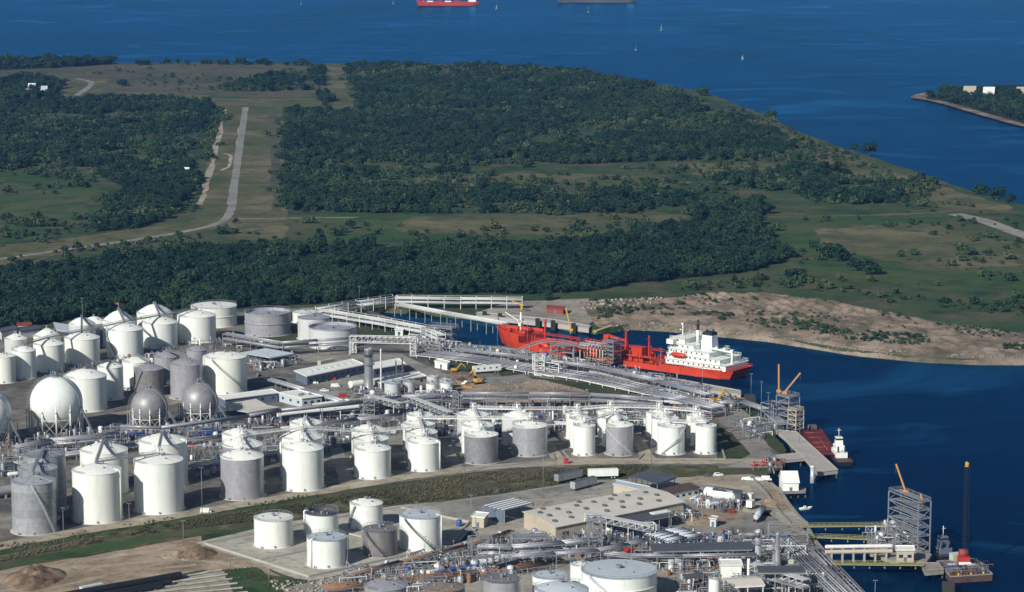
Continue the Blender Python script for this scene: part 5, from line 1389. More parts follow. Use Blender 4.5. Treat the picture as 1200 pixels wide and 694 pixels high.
rack('grey two level rack before the grey flat tanks', [(264, 391), (330, 402), (372, 399), (410, 397)], 7, 4, 4, 10, levels=2)
rack('boxed white truss bridge spanning the plant road', [(410, 400.5), (487, 402)], 7, 3.6, 3, 40, 'whitesteel', truss=3.2)
rack('long white trestle rising toward the wood edge', [(373, 362), (420, 354), (463, 348)], 6, 5, 4, 8, 'whitesteel', 'pale', levels=2, lvl=2.2, rail=True)
rack('white trestle running level along the head of the slip', [(464, 349), (540, 350), (612, 350.5)], 6, 5, 5, 9, 'whitesteel', 'pale', levels=2, lvl=2.2, rail=True)
rack('white trestle descending toward the loading corner', [(376, 363), (410, 368.5), (455, 376), (498, 384), (517, 393)], 6, 5, 5, 8, 'whitesteel', 'pale', levels=2, lvl=2.4, rail=True)
rack('pipe trestle on piers crossing the slip', [(466, 357), (520, 367), (592, 380)], 4.5, 5, 4, 12, 'concrete', 'pale', 0.4, rail=False, zb=-4)
rack('wide bundle of silver pipes on the ground left of the dock tower', [(498, 413.5), (560, 421), (628, 433)], 1.5, 16, 6, 8, 'whitesteel', 'pipe', 0.32)
rack('wide bundle of silver pipes on the ground right of the dock tower', [(630, 433), (690, 442), (750, 455), (798, 465)], 1.5, 16, 6, 8, 'whitesteel', 'pipe', 0.3)
rack('narrow raised rack along the ship apron', [(532, 409), (620, 419), (700, 431), (770, 446), (830, 463)], 4, 4, 4, 10, 'steel', 'pipe')
rack('long grey two level rack across the middle of the plant', [(424, 472), (470, 465), (540, 461), (620, 461), (692, 462), (776, 468)], 7, 4, 5, 9, 'steel', 'pipe', levels=2, brace=True)
rack('big insulated pipe rising across the left plant', [(142, 501), (188, 502.5), (290, 488.5), (328, 482), (424, 472.5)], 7, 2.4, 2, 14, 'steel', 'pipe', 0.55)
rack('grey pipe run beside the car park', [(312, 444), (355, 457), (400, 471)], 3.5, 3, 4, 9, 'steel', 'galv', 0.4)
rack('rack on the left below the white sphere', [(18, 524), (60, 516), (140, 508), (140, 507)], 4, 5, 5, 8, 'steel', 'galv', levels=2, lvl=2)
rack('low pipe rows in front of the grey spheres', [(60, 535), (160, 521), (262, 512)], 2.5, 7, 7, 9, 'steel', 'galv', 0.3)
rack('low pipe rows left of the galvanised silos', [(-30, 556), (20, 545), (88, 532)], 1.5, 7, 6, 9, 'rust', 'galv', 0.35)
rack('low pipe rows between front white tanks and grey tank', [(222, 548), (262, 538), (330, 530)], 2.0, 5, 5, 8, 'steel', 'galv', 0.3)
rack('pipe rack behind the tall white levee tanks', [(262, 510), (330, 503), (420, 492), (470, 486)], 4.5, 4, 4, 9, 'steel', 'pipe')
rack('white rail rack behind the silver tanks', [(575, 500), (650, 496), (700, 497)], 3, 4, 3, 9, 'whitesteel', 'pale')
rack('rack from the lawn to the dock corner of the plant', [(690, 468), (760, 470), (838, 474)], 4, 3, 4, 9, 'whitesteel', 'pale')
rack('blue grey rack knot at the dock corner', [(770, 462), (800, 468), (842, 478)], 5, 9, 7, 8, 'steel', 'galv', levels=2, lvl=2.4)
rack('sloping rack from the corner toward the loading pier', [(842, 472), (870, 470), (898, 480), (916, 497)], 5, 5, 5, 8, 'steel', 'pipe')
rack('near rack with posts in front of the concrete pad', [(412, 673), (470, 658), (548, 639), (600, 622)], 3.5, 3, 4, 7, 'steel', 'rust', 0.2)
rack('near rack from the pad corner toward the warehouse', [(560, 640), (600, 641), (660, 636), (694, 632)], 5, 5, 5, 8, 'steel', 'galv', levels=2)
rack('pale curved pipe gallery before the warehouse', [(598, 652), (650, 649), (700, 645), (735, 638), (757, 632)], 5, 4, 4, 8, 'steel', 'pipe')
rack('blue steel pipe rack behind the flat roof deck', [(771, 631), (792, 626.5), (812, 624)], 6, 16, 9, 6, 'slate', 'lightblue', 0.4)
rack('low rusty pipe rows along the bottom left rack', [(380, 690), (440, 683), (560, 672), (640, 660)], 2.0, 6, 6, 8, 'steel', 'rust', 0.3)
rack('pipe rack beside the largest near tank', [(690, 646), (740, 652), (790, 655)], 3.5, 4, 4, 8, 'steel', 'galv')
rack('pipe way along the near quay road', [(908, 624), (938, 652), (985, 697)], 2.5, 7, 6, 8, 'steel', 'galv', 0.26)
rack('pipe way beside the near sea wall', [(952, 640), (975, 664), (1010, 700)], 2.5, 4, 3, 8, 'steel', 'pipe', 0.3)
rack('rack in front of the dark duct roof', [(884, 673), (920, 682), (945, 689)], 5, 3.5, 3, 8, 'steel', 'pipe')
rack('grey rack at the front of the flat roof deck', [(740, 651), (800, 652), (886, 650)], 5, 2.5, 3, 9, 'steel', 'pipe')
for i, (a, b, z_, lab) in enumerate([((688, 605), (765, 620.5), 8, 'roofed conveyor gallery crossing before the warehouse'), ((476, 466), (528, 486.5), 6, 'sloping conveyor gallery behind the middle white tanks'), ((430, 466), (470, 476), 7, 'short gallery below the tall stack'), ((880, 664), (945, 684), 6, 'gallery leaving the silver stacks')]):
    a_, b_ = P(*a, z_), P(*b, z_ - (2.0 if i == 1 else 0)); base = Vector((a_.x, a_.y, 0))
    t = thing('conveyor_gallery', lab, 'conveyor', base, 0, 'conveyor galleries')
    p, q_ = a_ - base, b_ - base; d = (q_ - p).normalized(); s = Vector((-d.y, d.x, 0)).normalized() * 1.6
    k = MB(); k.bar(p + UP(1.4), q_ + UP(1.4), 3.6, 0.2); k.build('roof', MT['pale'], t)
    k = MB(); k.bar(p - UP(0.9), q_ - UP(0.9), 3.2, 0.3); k.build('deck', MT['steel'], t)
    nn = int((q_ - p).length / 3.5)
    k = MB()
    for j in range(nn):
        for sg in (-1, 1):
            x = lerp(p, q_, j / nn) + s * sg; y = lerp(p, q_, (j + 1) / nn) + s * sg; k.bar(x - UP(0.9), y + UP(1.3), 0.14); k.bar(x - UP(0.9), x + UP(1.3), 0.14)
    k.build('truss', MT['whitesteel'], t)
    for j in range(0, nn + 1, 3):
        for sg in (-1, 1):
            x = lerp(p, q_, j / nn) + s * sg; k = MB(); k.bar(Vector((x.x, x.y, 0)), x - UP(0.9), 0.3); k.build('post', MT['whitesteel'], t)

def tower(label, c, sx, sy, h, rz=0.0, levels=5, mat='steel', decks=True, z0=0.0, group='steel towers', name='steel_tower', cat='tower', brace=True, deck=1.0):
    t = thing(name, label, cat, (c[0], c[1], z0), rz, group)
    cs = [(-sx / 2, -sy / 2), (sx / 2, -sy / 2), (sx / 2, sy / 2), (-sx / 2, sy / 2)]
    for x, y in cs:
        k = MB(); k.bar((x, y, 0), (x, y, h), 0.4); k.build('column', MT[mat], t)
    k = MB(); br = MB()
    for l in range(levels + 1):
        z_ = max(0.3, h * l / levels)
        for i in range(4):
            a, b = cs[i], cs[(i + 1) % 4]
            k.bar((*a, z_), (*b, z_), 0.24, 0.32)
            if brace and l < levels:
                z2 = h * (l + 1) / levels
                p0, p1 = ((*a, z_), (*b, z2)) if (l + i) % 2 else ((*b, z_), (*a, z2)); br.bar(p0, p1, 0.18)
    k.build('beam', MT[mat], t)
    if brace: br.build('brace', MT[mat], t)
    if decks:
        for l in range(1, levels + 1):
            k = MB(); k.box((0, 0, h * l / levels + 0.2), (sx * 0.94, sy * 0.94 * deck, 0.08)); k.build('platform', MT['steel'], t)
            if l == levels:
                k = MB()
                for i in range(4):
                    a, b = Vector((*cs[i], h + 0.2)), Vector((*cs[(i + 1) % 4], h + 0.2)); k.bar(a + UP(1.1), b + UP(1.1), 0.12); k.bar(a + UP(0.6), b + UP(0.6), 0.1)
                    for j in range(5): p = lerp(a, b, j / 5); k.bar(p, p + UP(1.1), 0.1)
                k.build('railing', MT[mat], t)
    return t
p = P(631, 440); tower('white braced dock tower standing in the pipe way', p + Vector((0, 3, 0)), 5, 5, 10, 0.2, 4, 'whitesteel', decks=False)
p = P(645, 441); tower('low white frame right of the dock tower', p + Vector((2, 4, 0)), 9, 5, 6.5, -0.6, 2, 'whitesteel', decks=False)
p = P(432, 492); tower('grey braced pipe tower below the tall stack', p + Vector((0, 2, 0)), 5, 4, 9, 0.1, 4, 'steel')
p = P(534, 484); tower('slim braced tower beside the conveyor gallery', p + Vector((0, 2, 0)), 2.6, 2.6, 9.5, 0, 5, 'steel', decks=False)
p = P(576, 486); tower('squat braced frame in the long rack', p + Vector((0, 2, 0)), 5, 4, 7, 0, 3, 'steel', decks=False)
p = P(415, 414); tower('white lattice leg of the truss bridge, left', p + Vector((0, 2, 0)), 2.2, 3, 7, 0, 4, 'whitesteel', decks=False)
p = P(484, 418); tower('white lattice leg of the truss bridge, right', p + Vector((0, 2, 0)), 3, 3, 7.5, 0, 3, 'whitesteel', decks=False)
p = P(495, 416); tower('pipe manifold frame at the right end of the bridge', p + Vector((5, 5, 0)), 12, 9, 7, -0.3, 2, 'steel', decks=False)
p = P(505, 400); tower('loading corner frame above the slip', p + Vector((6, 6, 0)), 16, 9, 7, -0.4, 2, 'steel', decks=True)
p = P(717, 426); tower('grey scaffolded loading tower by the ship', p + Vector((0, 4, 0)), 7, 7, 11, -0.65, 5, 'steel')
p = P(695, 424); tower('row of vertical loading arms frame by the ship', p + Vector((0, 4, 0)), 13, 5, 8, -0.65, 1, 'whitesteel', decks=True, brace=False)
p = P(663, 420); tower('low grey frame carrying the ship gangway', p + Vector((0, 4, 0)), 14, 6, 6, -0.65, 2, 'steel', decks=True)
p = P(924, 503); tower('loading tower with two cranes on the first pier', p + Vector((0, 4, 0)), 7, 8, 15, 0.7, 5, 'steel')
p = P(912, 503); tower('lower pipe frame beside the first pier tower', p + Vector((-2, 7, 0)), 7, 8, 11, 0.7, 3, 'steel', decks=False)
p = P(563, 655); tower('thin steel frame over the near pipes, left', p + Vector((0, 2, 0)), 8, 5, 8, 0.3, 2, 'steel', decks=False)
p = P(618, 652); tower('blue grey steel frame over the near pipes', p + Vector((0, 3, 0)), 12, 6, 7, 0.1, 2, 'steel', decks=True)
p = P(697, 650); tower('tall frame at the foot of the roofed gallery', p + Vector((0, 2, 0)), 5, 5, 14, 0.1, 5, 'steel', decks=False)
p = P(760, 636); tower('white end frame of the roofed gallery', p + Vector((0, 2, 0)), 5, 4, 7, 0.2, 2, 'whitesteel', decks=False)
p = P(924, 640); tower('white portal frame over the near quay pipe way', p + Vector((0, 3, 0)), 15, 3, 8.5, 0.0, 2, 'steel', decks=False)
p = P(862, 692); tower('steel frame under the pale gable canopy', p + Vector((4, 3, 0)), 5, 4, 4, 0.0, 1, 'steel', decks=False)

# ---- stacks and vessels
def stack(label, px, yt, yb, w, mat='galv', band=True, name='stack', cat='stack', foot=0.0):
    b = P(px, yb); b.y += w / 2 * MPP(px, yb); r = w / 2 * MPP(px, yb); h = ZAT(px, yt, b.y)
    t = thing(name, label, cat, b, 0, 'stacks')
    k = MB(); k.lathe([(r * (1.25 + foot), 0), (r * (1.2 + foot), 0.8), (r * (1 + foot), 1.2), (r * (1 + foot * 0.9), h * 0.35), (r, h * 0.45), (r, h - 1.2), (r * 1.06, h - 1.0), (r * 1.06, h), (r * 0.85, h), (r * 0.85, h - 1.5)], n=24); k.build('shell', MT[mat], t)
    if band:
        k = MB(); k.lathe([(r + 0.02, h * 0.8), (r + 0.12, h * 0.8), (r + 0.12, h * 0.93), (r + 0.02, h * 0.93)], n=24); k.build('top_band', MT['darksteel'], t)
        k = MB(); k.lathe([(r, h * 0.62), (r + 0.9, h * 0.62), (r + 0.9, h * 0.625), (r, h * 0.63)], n=16); ring_rail(k, r + 0.85, h * 0.63, -math.pi, math.pi, 12); k.build('platform', MT['steel'], t)
    k = MB(); k.bar(pol(r + 0.2, 0.9, 0.5), pol(r + 0.2, 0.9, h - 0.5), 0.35, 0.12); k.build('ladder', MT['steel'], t)
    return t
stack('tall silver chimney stack with a dark band beside the long office', 432, 408, 459, 10)
stack('thin white mast beside the tall silver stack', 446.5, 409, 459, 1.6, 'whitesteel', False)
stack('thin dark flue behind the pale green tank, left of two', 464, 423, 452, 1.5, 'darksteel', False)
stack('thin dark flue behind the small tanks, right of two', 471.5, 418, 452, 1.5, 'darksteel', False)
stack('tall silver stack at the bottom right of the plant', 888, 621, 664, 6.6, 'galv', True, foot=0.15)
stack('silver process column beside the bottom right stack', 911, 624, 665, 4.6, 'galv', False, foot=0.9)
stack('white pipe stack with a bent top by the cream block', 877, 655, 684, 3.2, 'white', False)

def hvessel(label, a, b, z, rp, mat='white', sad=3, group='horizontal vessels', name='horizontal_tank', cat='tank'):
    A, B = P(*a, z), P(*b, z); r = rp * MPP(*a, z); base = Vector((A.x, A.y, 0)); t = thing(name, label, cat, base, 0, group)
    p, q_ = A - base, B - base; d = (q_ - p); L_ = d.length; u = d.normalized()
    k = MB(); k.tube(p, q_, r, n=24, caps=False)
    for e, sg in ((p, -1), (q_, 1)):
        pr = e; pr_r = r
        for i in range(1, 5):
            a_ = math.pi / 2 * i / 4; nx_ = e + u * sg * (r * 0.55 * math.sin(a_)); nr = max(0.02, r * math.cos(a_))
            k.tube(pr, nx_, pr_r, nr, n=24, caps=(i == 4)); pr, pr_r = nx_, nr
    k.build('shell', MT[mat], t)
    for i in range(sad):
        c = lerp(p, q_, (i + 0.5) / sad); k = MB(); s = Vector((-u.y, u.x, 0)); k.bar(c - s * r * 0.8 - UP(z / 2 + r * 0.25), c + s * r * 0.8 - UP(z / 2 + r * 0.25), 0.6, max(0.3, z - r * 0.5)); k.build('saddle', MT['concrete'], t)
    if 'stored' in name or 'dock_pipe' in name: return t
    k = MB(); c = lerp(p, q_, 0.5)
    for f in (0.25, 0.5, 0.72): c = lerp(p, q_, f); k.tube(c + UP(r - 0.1), c + UP(r + 0.6), 0.22, n=8)
    k.bar(p + UP(r + 0.25), q_ + UP(r + 0.25), 0.5, 0.08); k.build('top_fitting', MT['steel'], t)
    return t
hvessel('long white bullet tank with round ends by the lean-to shed', (829, 576.5), (859, 582.5), 3.6, 6.4, 'white', 4)
hvessel('silver bullet tank lying by the near dark pipes, left', (554, 660), (575, 657.5), 2.6, 4.2, 'pale', 2)
hvessel('grey bullet tank lying by the near dark pipes, right', (589, 653.5), (601, 652), 2.6, 4.0, 'galv', 2)
hvessel('black bullet tank in front of the grey bullet tanks', (583, 666), (611, 659), 2.4, 4.2, 'black', 2)
hvessel('grey bullet tank at the left end of the blue boxes', (502, 672), (512, 670), 2.2, 4.2, 'pale', 2)
hvessel('white bullet tank with cone end left of the tall stack', (411, 451), (424, 449), 3, 4.5, 'white', 2)
hvessel('grey horizontal tank at the left picture edge by the silos', (-15, 578), (12, 574), 3, 6, 'galv', 2)
hvessel('white horizontal tank lying near the left silos', (10, 556), (20, 555), 1.5, 2.5, 'white', 2)
hvessel('small white bullet among the pipes below the gallery', (712, 621), (716, 620.5), 3, 3.2, 'white', 2)
hvessel('red tank on end at the warehouse corner', (622, 628), (627, 627.5), 1.6, 3.3, 'signalred', 2)
hvessel('pale vessel behind the bullet tank, front one', (818, 586), (830, 588), 2, 3, 'pale', 2)
hvessel('pale vessel behind the bullet tank, rear one', (831, 591), (845, 589), 2, 2.6, 'lightblue', 2)
hvessel('pair of pale pipes on the near dock, upper big pipe', (968, 641), (1045, 640), 4.5, 2.4, 'whitesteel', 6, name='dock_pipe', cat='pipe', group='big dock pipes')
hvessel('pair of pale pipes on the near dock, lower big pipe', (968, 647), (1045, 646), 4.0, 2.6, 'tan', 6, name='dock_pipe', cat='pipe', group='big dock pipes')
hvessel('short white vertical style drum on the lawn by the pipes', (604, 431), (605, 431), 2, 3.2, 'white', 1)
for i, (a_, b_, lb) in enumerate([((70, 699), (211, 674), 'long fat black pipe lying at the back of the pipe yard'), ((92, 702), (200, 682), 'second long black pipe in front of the fat one'), ((120, 700), (190, 687), 'shorter black pipe at the front of the stored black pipes')]):
    hvessel(lb, a_, b_, 1.6 - 0.3 * i, [4.4, 3.2, 2.4][i], 'black', 4, name='stored_pipe', cat='pipe', group='stored black pipes')
for i in range(6):
    hvessel('long pale pipe, %s row of the pale stored pipes' % ['nearest', 'second', 'third', 'fourth', 'fifth', 'farthest'][i], (130 + 9 * i, 708 - 5.2 * i), (290 - 6 * i, 694 - 5.2 * i), 0.5, 1.3, 'pad', 2, name='stored_pipe', cat='pipe', group='stored pale pipes')

# ================================================================== VEHICLES
def wheels(t, xs, y, r, mat='rubber'):
    for x in xs:
        for s in (-1, 1):
            k = MB(); k.tube((x, s * (y - 0.28), r), (x, s * y, r), r, n=12); w = k.build('wheel', MT[mat], t)
            k = MB(); k.tube((x, s * y, r), (x, s * (y + 0.03), r), r * 0.55, n=8); k.build('rim', MT['pale'], w)
COLS = {'white': 'white', 'dark': 'darksteel', 'red': 'signalred', 'blue': 'blue', 'silver': 'pipe', 'yellow': 'yellow'}
def car(label, px, py, deg, col='white', kind='car', group='parked vehicles'):
    t = thing({'car': 'parked_car', 'pickup': 'pickup_truck', 'van': 'van'}[kind], label, {'car': 'car', 'pickup': 'pickup', 'van': 'van'}[kind], P(px, py), R(deg), group)
    m = MT[COLS[col]]; Lc = 5.2 if kind == 'pickup' else 4.6
    k = MB(); k.box((0, 0, 0.62), (Lc, 1.85, 0.62), 0, 0, 0.96); k.build('body', m, t)
    c = MB()
    if kind == 'car': c.box((-0.2, 0, 1.2), (2.5, 1.65, 0.56), 0, 0, 0.78)
    elif kind == 'pickup': c.box((0.35, 0, 1.25), (1.9, 1.7, 0.66), 0, 0, 0.84)
    else: c.box((-0.3, 0, 1.45), (3.8, 1.8, 1.05), 0, 0, 0.92)
    cab = c.build('cabin', m, t)
    g = MB(); z_ = 1.22 if kind != 'van' else 1.55; w_ = 1.66 if kind != 'van' else 1.8
    x0, ln = {'car': (-0.2, 2.0), 'pickup': (0.35, 1.5), 'van': (1.0, 1.0)}[kind]
    g.box((x0, 0, z_), (ln, w_ * 0.97, 0.34), 0, 0, 0.95); g.build('window', MT['glass'], cab)
    if kind == 'pickup':
        b = MB(); b.box((-1.55, 0.85, 1.02), (2.0, 0.1, 0.25)); b.box((-1.55, -0.85, 1.02), (2.0, 0.1, 0.25)); b.box((-2.5, 0, 1.02), (0.1, 1.6, 0.25)); b.build('bed_wall', m, t)
    wheels(t, (-Lc * 0.31, Lc * 0.31), 0.92, 0.36)
    return t
for lab, x, y, d, c, kd in [
    ('white pickup parked before the long office', 367, 450, 10, 'white', 'pickup'), ('white car lower right in the car park', 380, 459, 5, 'white', 'car'), ('dark car at the left of the office row', 382, 446.5, 100, 'dark', 'car'),
    ('red car parked at the middle of the office row', 391, 445, 100, 'red', 'car'), ('dark blue car parked right of the red one', 398, 443, 100, 'blue', 'car'), ('silver car at the right of the office row', 407, 441.5, 100, 'silver', 'car'),
    ('dark pickup on the drive behind the big white tank', 302, 441, 80, 'dark', 'pickup'), ('red van in the lower car park', 402, 466, 15, 'red', 'van'), ('white van behind the tall stack', 393, 454, 10, 'white', 'van'),
    ('dark car alone on the trailer apron', 586, 577, 40, 'dark', 'car'), ('dark grey car on the pale lot behind the offices', 831, 558.5, 20, 'dark', 'car'), ('white car on the pale lot behind the offices', 841, 558, 10, 'white', 'car'),
    ('white pickup, left one by the boat house', 876, 563, -5, 'white', 'pickup'), ('white pickup, middle one by the boat house', 888, 563.5, -5, 'white', 'pickup'), ('white van, right one by the boat house', 898, 563, -8, 'white', 'van'),
    ('small silver car by the striped shed', 552, 622, -20, 'silver', 'car'), ('white car beside the pad corner pipes', 584, 630, -25, 'white', 'car'), ('white pickup in the sandy work yard', 546, 450, 60, 'white', 'pickup'), ('dark pickup in the sandy work yard', 541, 446, 30, 'dark', 'pickup'),
    ('yellow car in the sandy work yard', 548, 455, 10, 'yellow', 'car'), ('red car on the plant road behind the front left tanks', 225, 524, 10, 'red', 'car'), ('white van on the levee by the front left tanks', 241, 601, 5, 'white', 'van'), ('dark car under the blue canopy', 305, 423, 20, 'dark', 'car'), ('red truck cab among the near racks', 738, 648, 0, 'red', 'van'), ('red car under the flat roof deck', 897, 641, 0, 'red', 'car')]:
    car(lab, x, y, d, c, kd)

def trailer(label, a, b, mat='white', h=2.9, win=0, group='parked trailers', name='box_trailer', cat='trailer', roofm=None, wd=2.6):
    A, B = P(*a), P(*b); t = thing(name, label, cat, A, yaw_of(A, B), group); L_ = (B - A).length
    k = MB(); k.box((L_ / 2, 0, 1.15 + h / 2), (L_, wd, h)); k.build('body', MT[mat], t)
    k = MB(); k.box((L_ / 2, 0, 1.15 + h + 0.04), (L_ - 0.1, wd - 0.1, 0.06)); k.build('roof', MT[roofm or mat], t)
    k = MB(); k.box((L_ / 2, 0, 1.0), (L_ * 0.95, 0.9, 0.3)); k.build('chassis', MT['darksteel'], t)
    wheels(t, (L_ * 0.78, L_ * 0.88), 1.25, 0.5)
    for s in (-0.7, 0.7):
        k = MB(); k.bar((L_ * 0.15, s, 0), (L_ * 0.15, s, 1.1), 0.15); k.build('leg', MT['darksteel'], t)
    k = MB()
    k.bar((-0.03, 0, 1.2), (-0.03, 0, 1.1 + h), 0.06); k.build('door_bar', MT['steel'], t)
    for i in range(win):
        k = MB(); k.box((L_ * (i + 0.7) / (win + 0.4), -wd / 2 - 0.02, 1.15 + h * 0.6), (0.9, 0.06, 0.8)); k.build('window', MT['glass'], t)
    return t
trailer('grey box trailer parked on the apron, left one', (652, 567), (680, 561), 'galv', roofm='darkroof')
trailer('grey box trailer with dark roof, front one of three', (671, 576), (697, 569), 'galv', roofm='darkroof')
trailer('white box trailer parked along the grass bank', (689, 561), (724, 560), 'white', roofm='white_roof')
trailer('white trailer office with square windows on the lawn', (554.5, 438.5), (586, 436), 'white', 2.8, 4, None, 'trailer_office', 'trailer')
trailer('brown trailer with a white front by the plant road', (374, 431), (391, 428), 'tan', 2.4, 0)
trailer('white tank container upright by the red truck, rear one', (877, 590), (880.5, 588), 'white', 2.6)
trailer('white tank container upright by the red truck, front one', (877.5, 598), (881.5, 596), 'white', 2.6)
trailer('small dark flatbed by the storage pipes', (640, 660), (655, 657), 'darksteel', 0.5)

def tank_truck(label, a, b, cab, body, z=2.3):
    A, B = P(*a), P(*b); t = thing('tank_truck', label, 'truck', A, yaw_of(A, B), 'tank trucks'); L_ = (B - A).length
    k = MB(); k.tube((0, 0, z), (L_ - 3.6, 0, z), 1.25, n=18); k.tube((-0.35, 0, z), (0, 0, z), 0.8, 1.25, n=18); k.build('tank_body', MT[body], t)
    k = MB(); k.box(((L_ - 3) / 2, 0, 1.0), (L_ - 1, 0.9, 0.3)); k.build('chassis', MT['darksteel'], t)
    k = MB(); k.box((L_ - 2.2, 0, 1.9), (2.0, 2.4, 2.4), 0, 0, 0.92); k.box((L_ - 0.7, 0, 1.25), (1.5, 1.9, 1.2), 0, 0, 0.9); cb = k.build('cab', MT[cab], t)
    k = MB(); k.box((L_ - 1.25, 0, 2.4), (0.12, 2.0, 0.8)); k.build('windscreen', MT['glass'], cb)
    wheels(t, (1.2, 2.4, L_ - 3.2, L_ - 0.8), 1.2, 0.5)
tank_truck('silver tank truck with a bright red cab on the near yard', (886, 613), (895, 600), 'signalred', 'lightblue')
tank_truck('long cream tank trailer truck standing by the dark canopy', (806, 603.5), (772, 611.5), 'white', 'white')

def excavator(label, px, py, deg, mat='yellow', s=1.0):
    t = thing('excavator', label, 'excavator', P(px, py), R(deg), 'yellow machines'); t.scale = (s, s, s)
    for sg in (-1, 1):
        k = MB(); k.box((0, sg * 1.1, 0.45), (3.6, 0.6, 0.9), 0, 0, 0.9); k.build('track', MT['rubber'], t)
    k = MB(); k.box((-0.5, 0, 1.6), (3.0, 2.4, 1.2)); b = k.build('body', MT[mat], t)
    k = MB(); k.box((0.6, 0.6, 2.5), (1.4, 1.0, 1.5), 0, 0, 0.85); k.build('cab', MT['glass'], t)
    k = MB(); k.bar((0.9, -0.4, 1.8), (3.6, -0.4, 5.0), 0.45, 0.6); k.build('boom', MT[mat], t)
    k = MB(); k.bar((3.5, -0.4, 5.0), (6.0, -0.4, 3.0), 0.35, 0.45); k.build('arm', MT[mat], t)
    k = MB(); k.box((6.0, -0.4, 2.5), (0.9, 1.0, 1.1), 0, 0, 0.7); k.build('bucket', MT['darksteel'], t)
excavator('yellow excavator working in the sandy yard', 559, 450, 120, s=1.3)
excavator('yellow loader by the lawn patch near the dock', 838, 474, 30, s=1.4)
excavator('yellow digger near the small white building', 533, 436, 10, s=0.9)

# ---- small things of the yard
def drum(label, px, py, r, h, mat, name='drum', cat='drum'):
    t = thing(name, label, cat, P(px, py), 0, None)
    k = MB(); k.lathe([(r, 0), (r, h * 0.3), (r * 1.04, h * 0.33), (r, h * 0.36), (r, h * 0.66), (r * 1.04, h * 0.69), (r, h * 0.72), (r, h), (0, h)], n=16); k.build('body', MT[mat], t)
    k = MB(); k.tube((r * 0.4, 0, h), (r * 0.4, 0, h + 0.25), 0.15, n=6); k.build('cap', MT['darksteel'], t)
drum('blue upright drum right of the near flat tanks', 538, 617, 1.1, 2.6, 'blue')
def crate(label, a, b, h, mat, w=2.4, name='container', cat='container', group=None):
    A, B = P(*a), P(*b); t = thing(name, label, cat, A, yaw_of(A, B), group); L_ = (B - A).length
    k = MB(); k.box((L_ / 2, 0, h / 2), (L_, w, h)); k.build('body', MT[mat], t)
    k = MB()
    for i in range(int(L_ / 0.8)): k.box((0.4 + i * 0.8, 0, h / 2), (0.2, w + 0.1, h * 0.94))
    k.box((L_ / 2, 0, h), (L_ + 0.05, w + 0.06, 0.14)); k.build('corrugation', MT[mat], t)
crate('red box standing on the edge of the levee road', (661, 543.5), (666, 543.5), 2.2, 'signalred', 2.0, 'box', 'box')
for lab, a, b, h, m_ in [('blue container beside the near black bullet tank', (514, 679), (521, 677.5), 3.0, 'blue'), ('blue container right of the first near blue one', (524, 677), (536, 674), 3.0, 'blue'), ('long blue container run at the near racks', (540, 673), (566, 667), 2.4, 'blue'), ('blue trough at the warehouse corner', (669, 632), (688, 628), 2.6, 'blue'),
    ('blue long bin behind the second front white tank, left', (140, 516), (168, 512), 2.4, 'blue'), ('blue long bin behind the second front white tank, right', (222, 518), (258, 511), 2.6, 'blue'), ('small blue bin right of the long blue bin', (236, 508), (252, 506), 2.0, 'blue'),
    ('grey transformer box, left of three at the bottom', (783, 667), (789, 667), 3.8, 'pale'), ('grey transformer box, middle of three at the bottom', (790, 667), (797, 666.5), 4.4, 'pale'), ('grey transformer box, right of three at the bottom', (799, 667), (809, 666), 5.0, 'galv'),
    ('grey skip by the sandy lot', (846, 601), (852, 600), 1.6, 'darksteel'), ('red skip beside the sandy lot', (853, 601.5), (860, 601), 1.4, 'brick'), ('blue trough left of the near bottom black pipes', (95, 693), (120, 688), 1.5, 'lightblue'),
    ('slate container on the ship apron', (548, 412), (575, 414), 2.6, 'slate'), ('slate container on the apron right of the first', (580, 415), (600, 417), 2.6, 'slate'), ('grey block on the dock edge by the ship', (767, 449), (779, 451), 3.0, 'concrete'),
    ('tan box beside the small white building', (522, 431), (527, 431), 2.2, 'tan')]:
    crate(lab, a, b, h, m_)

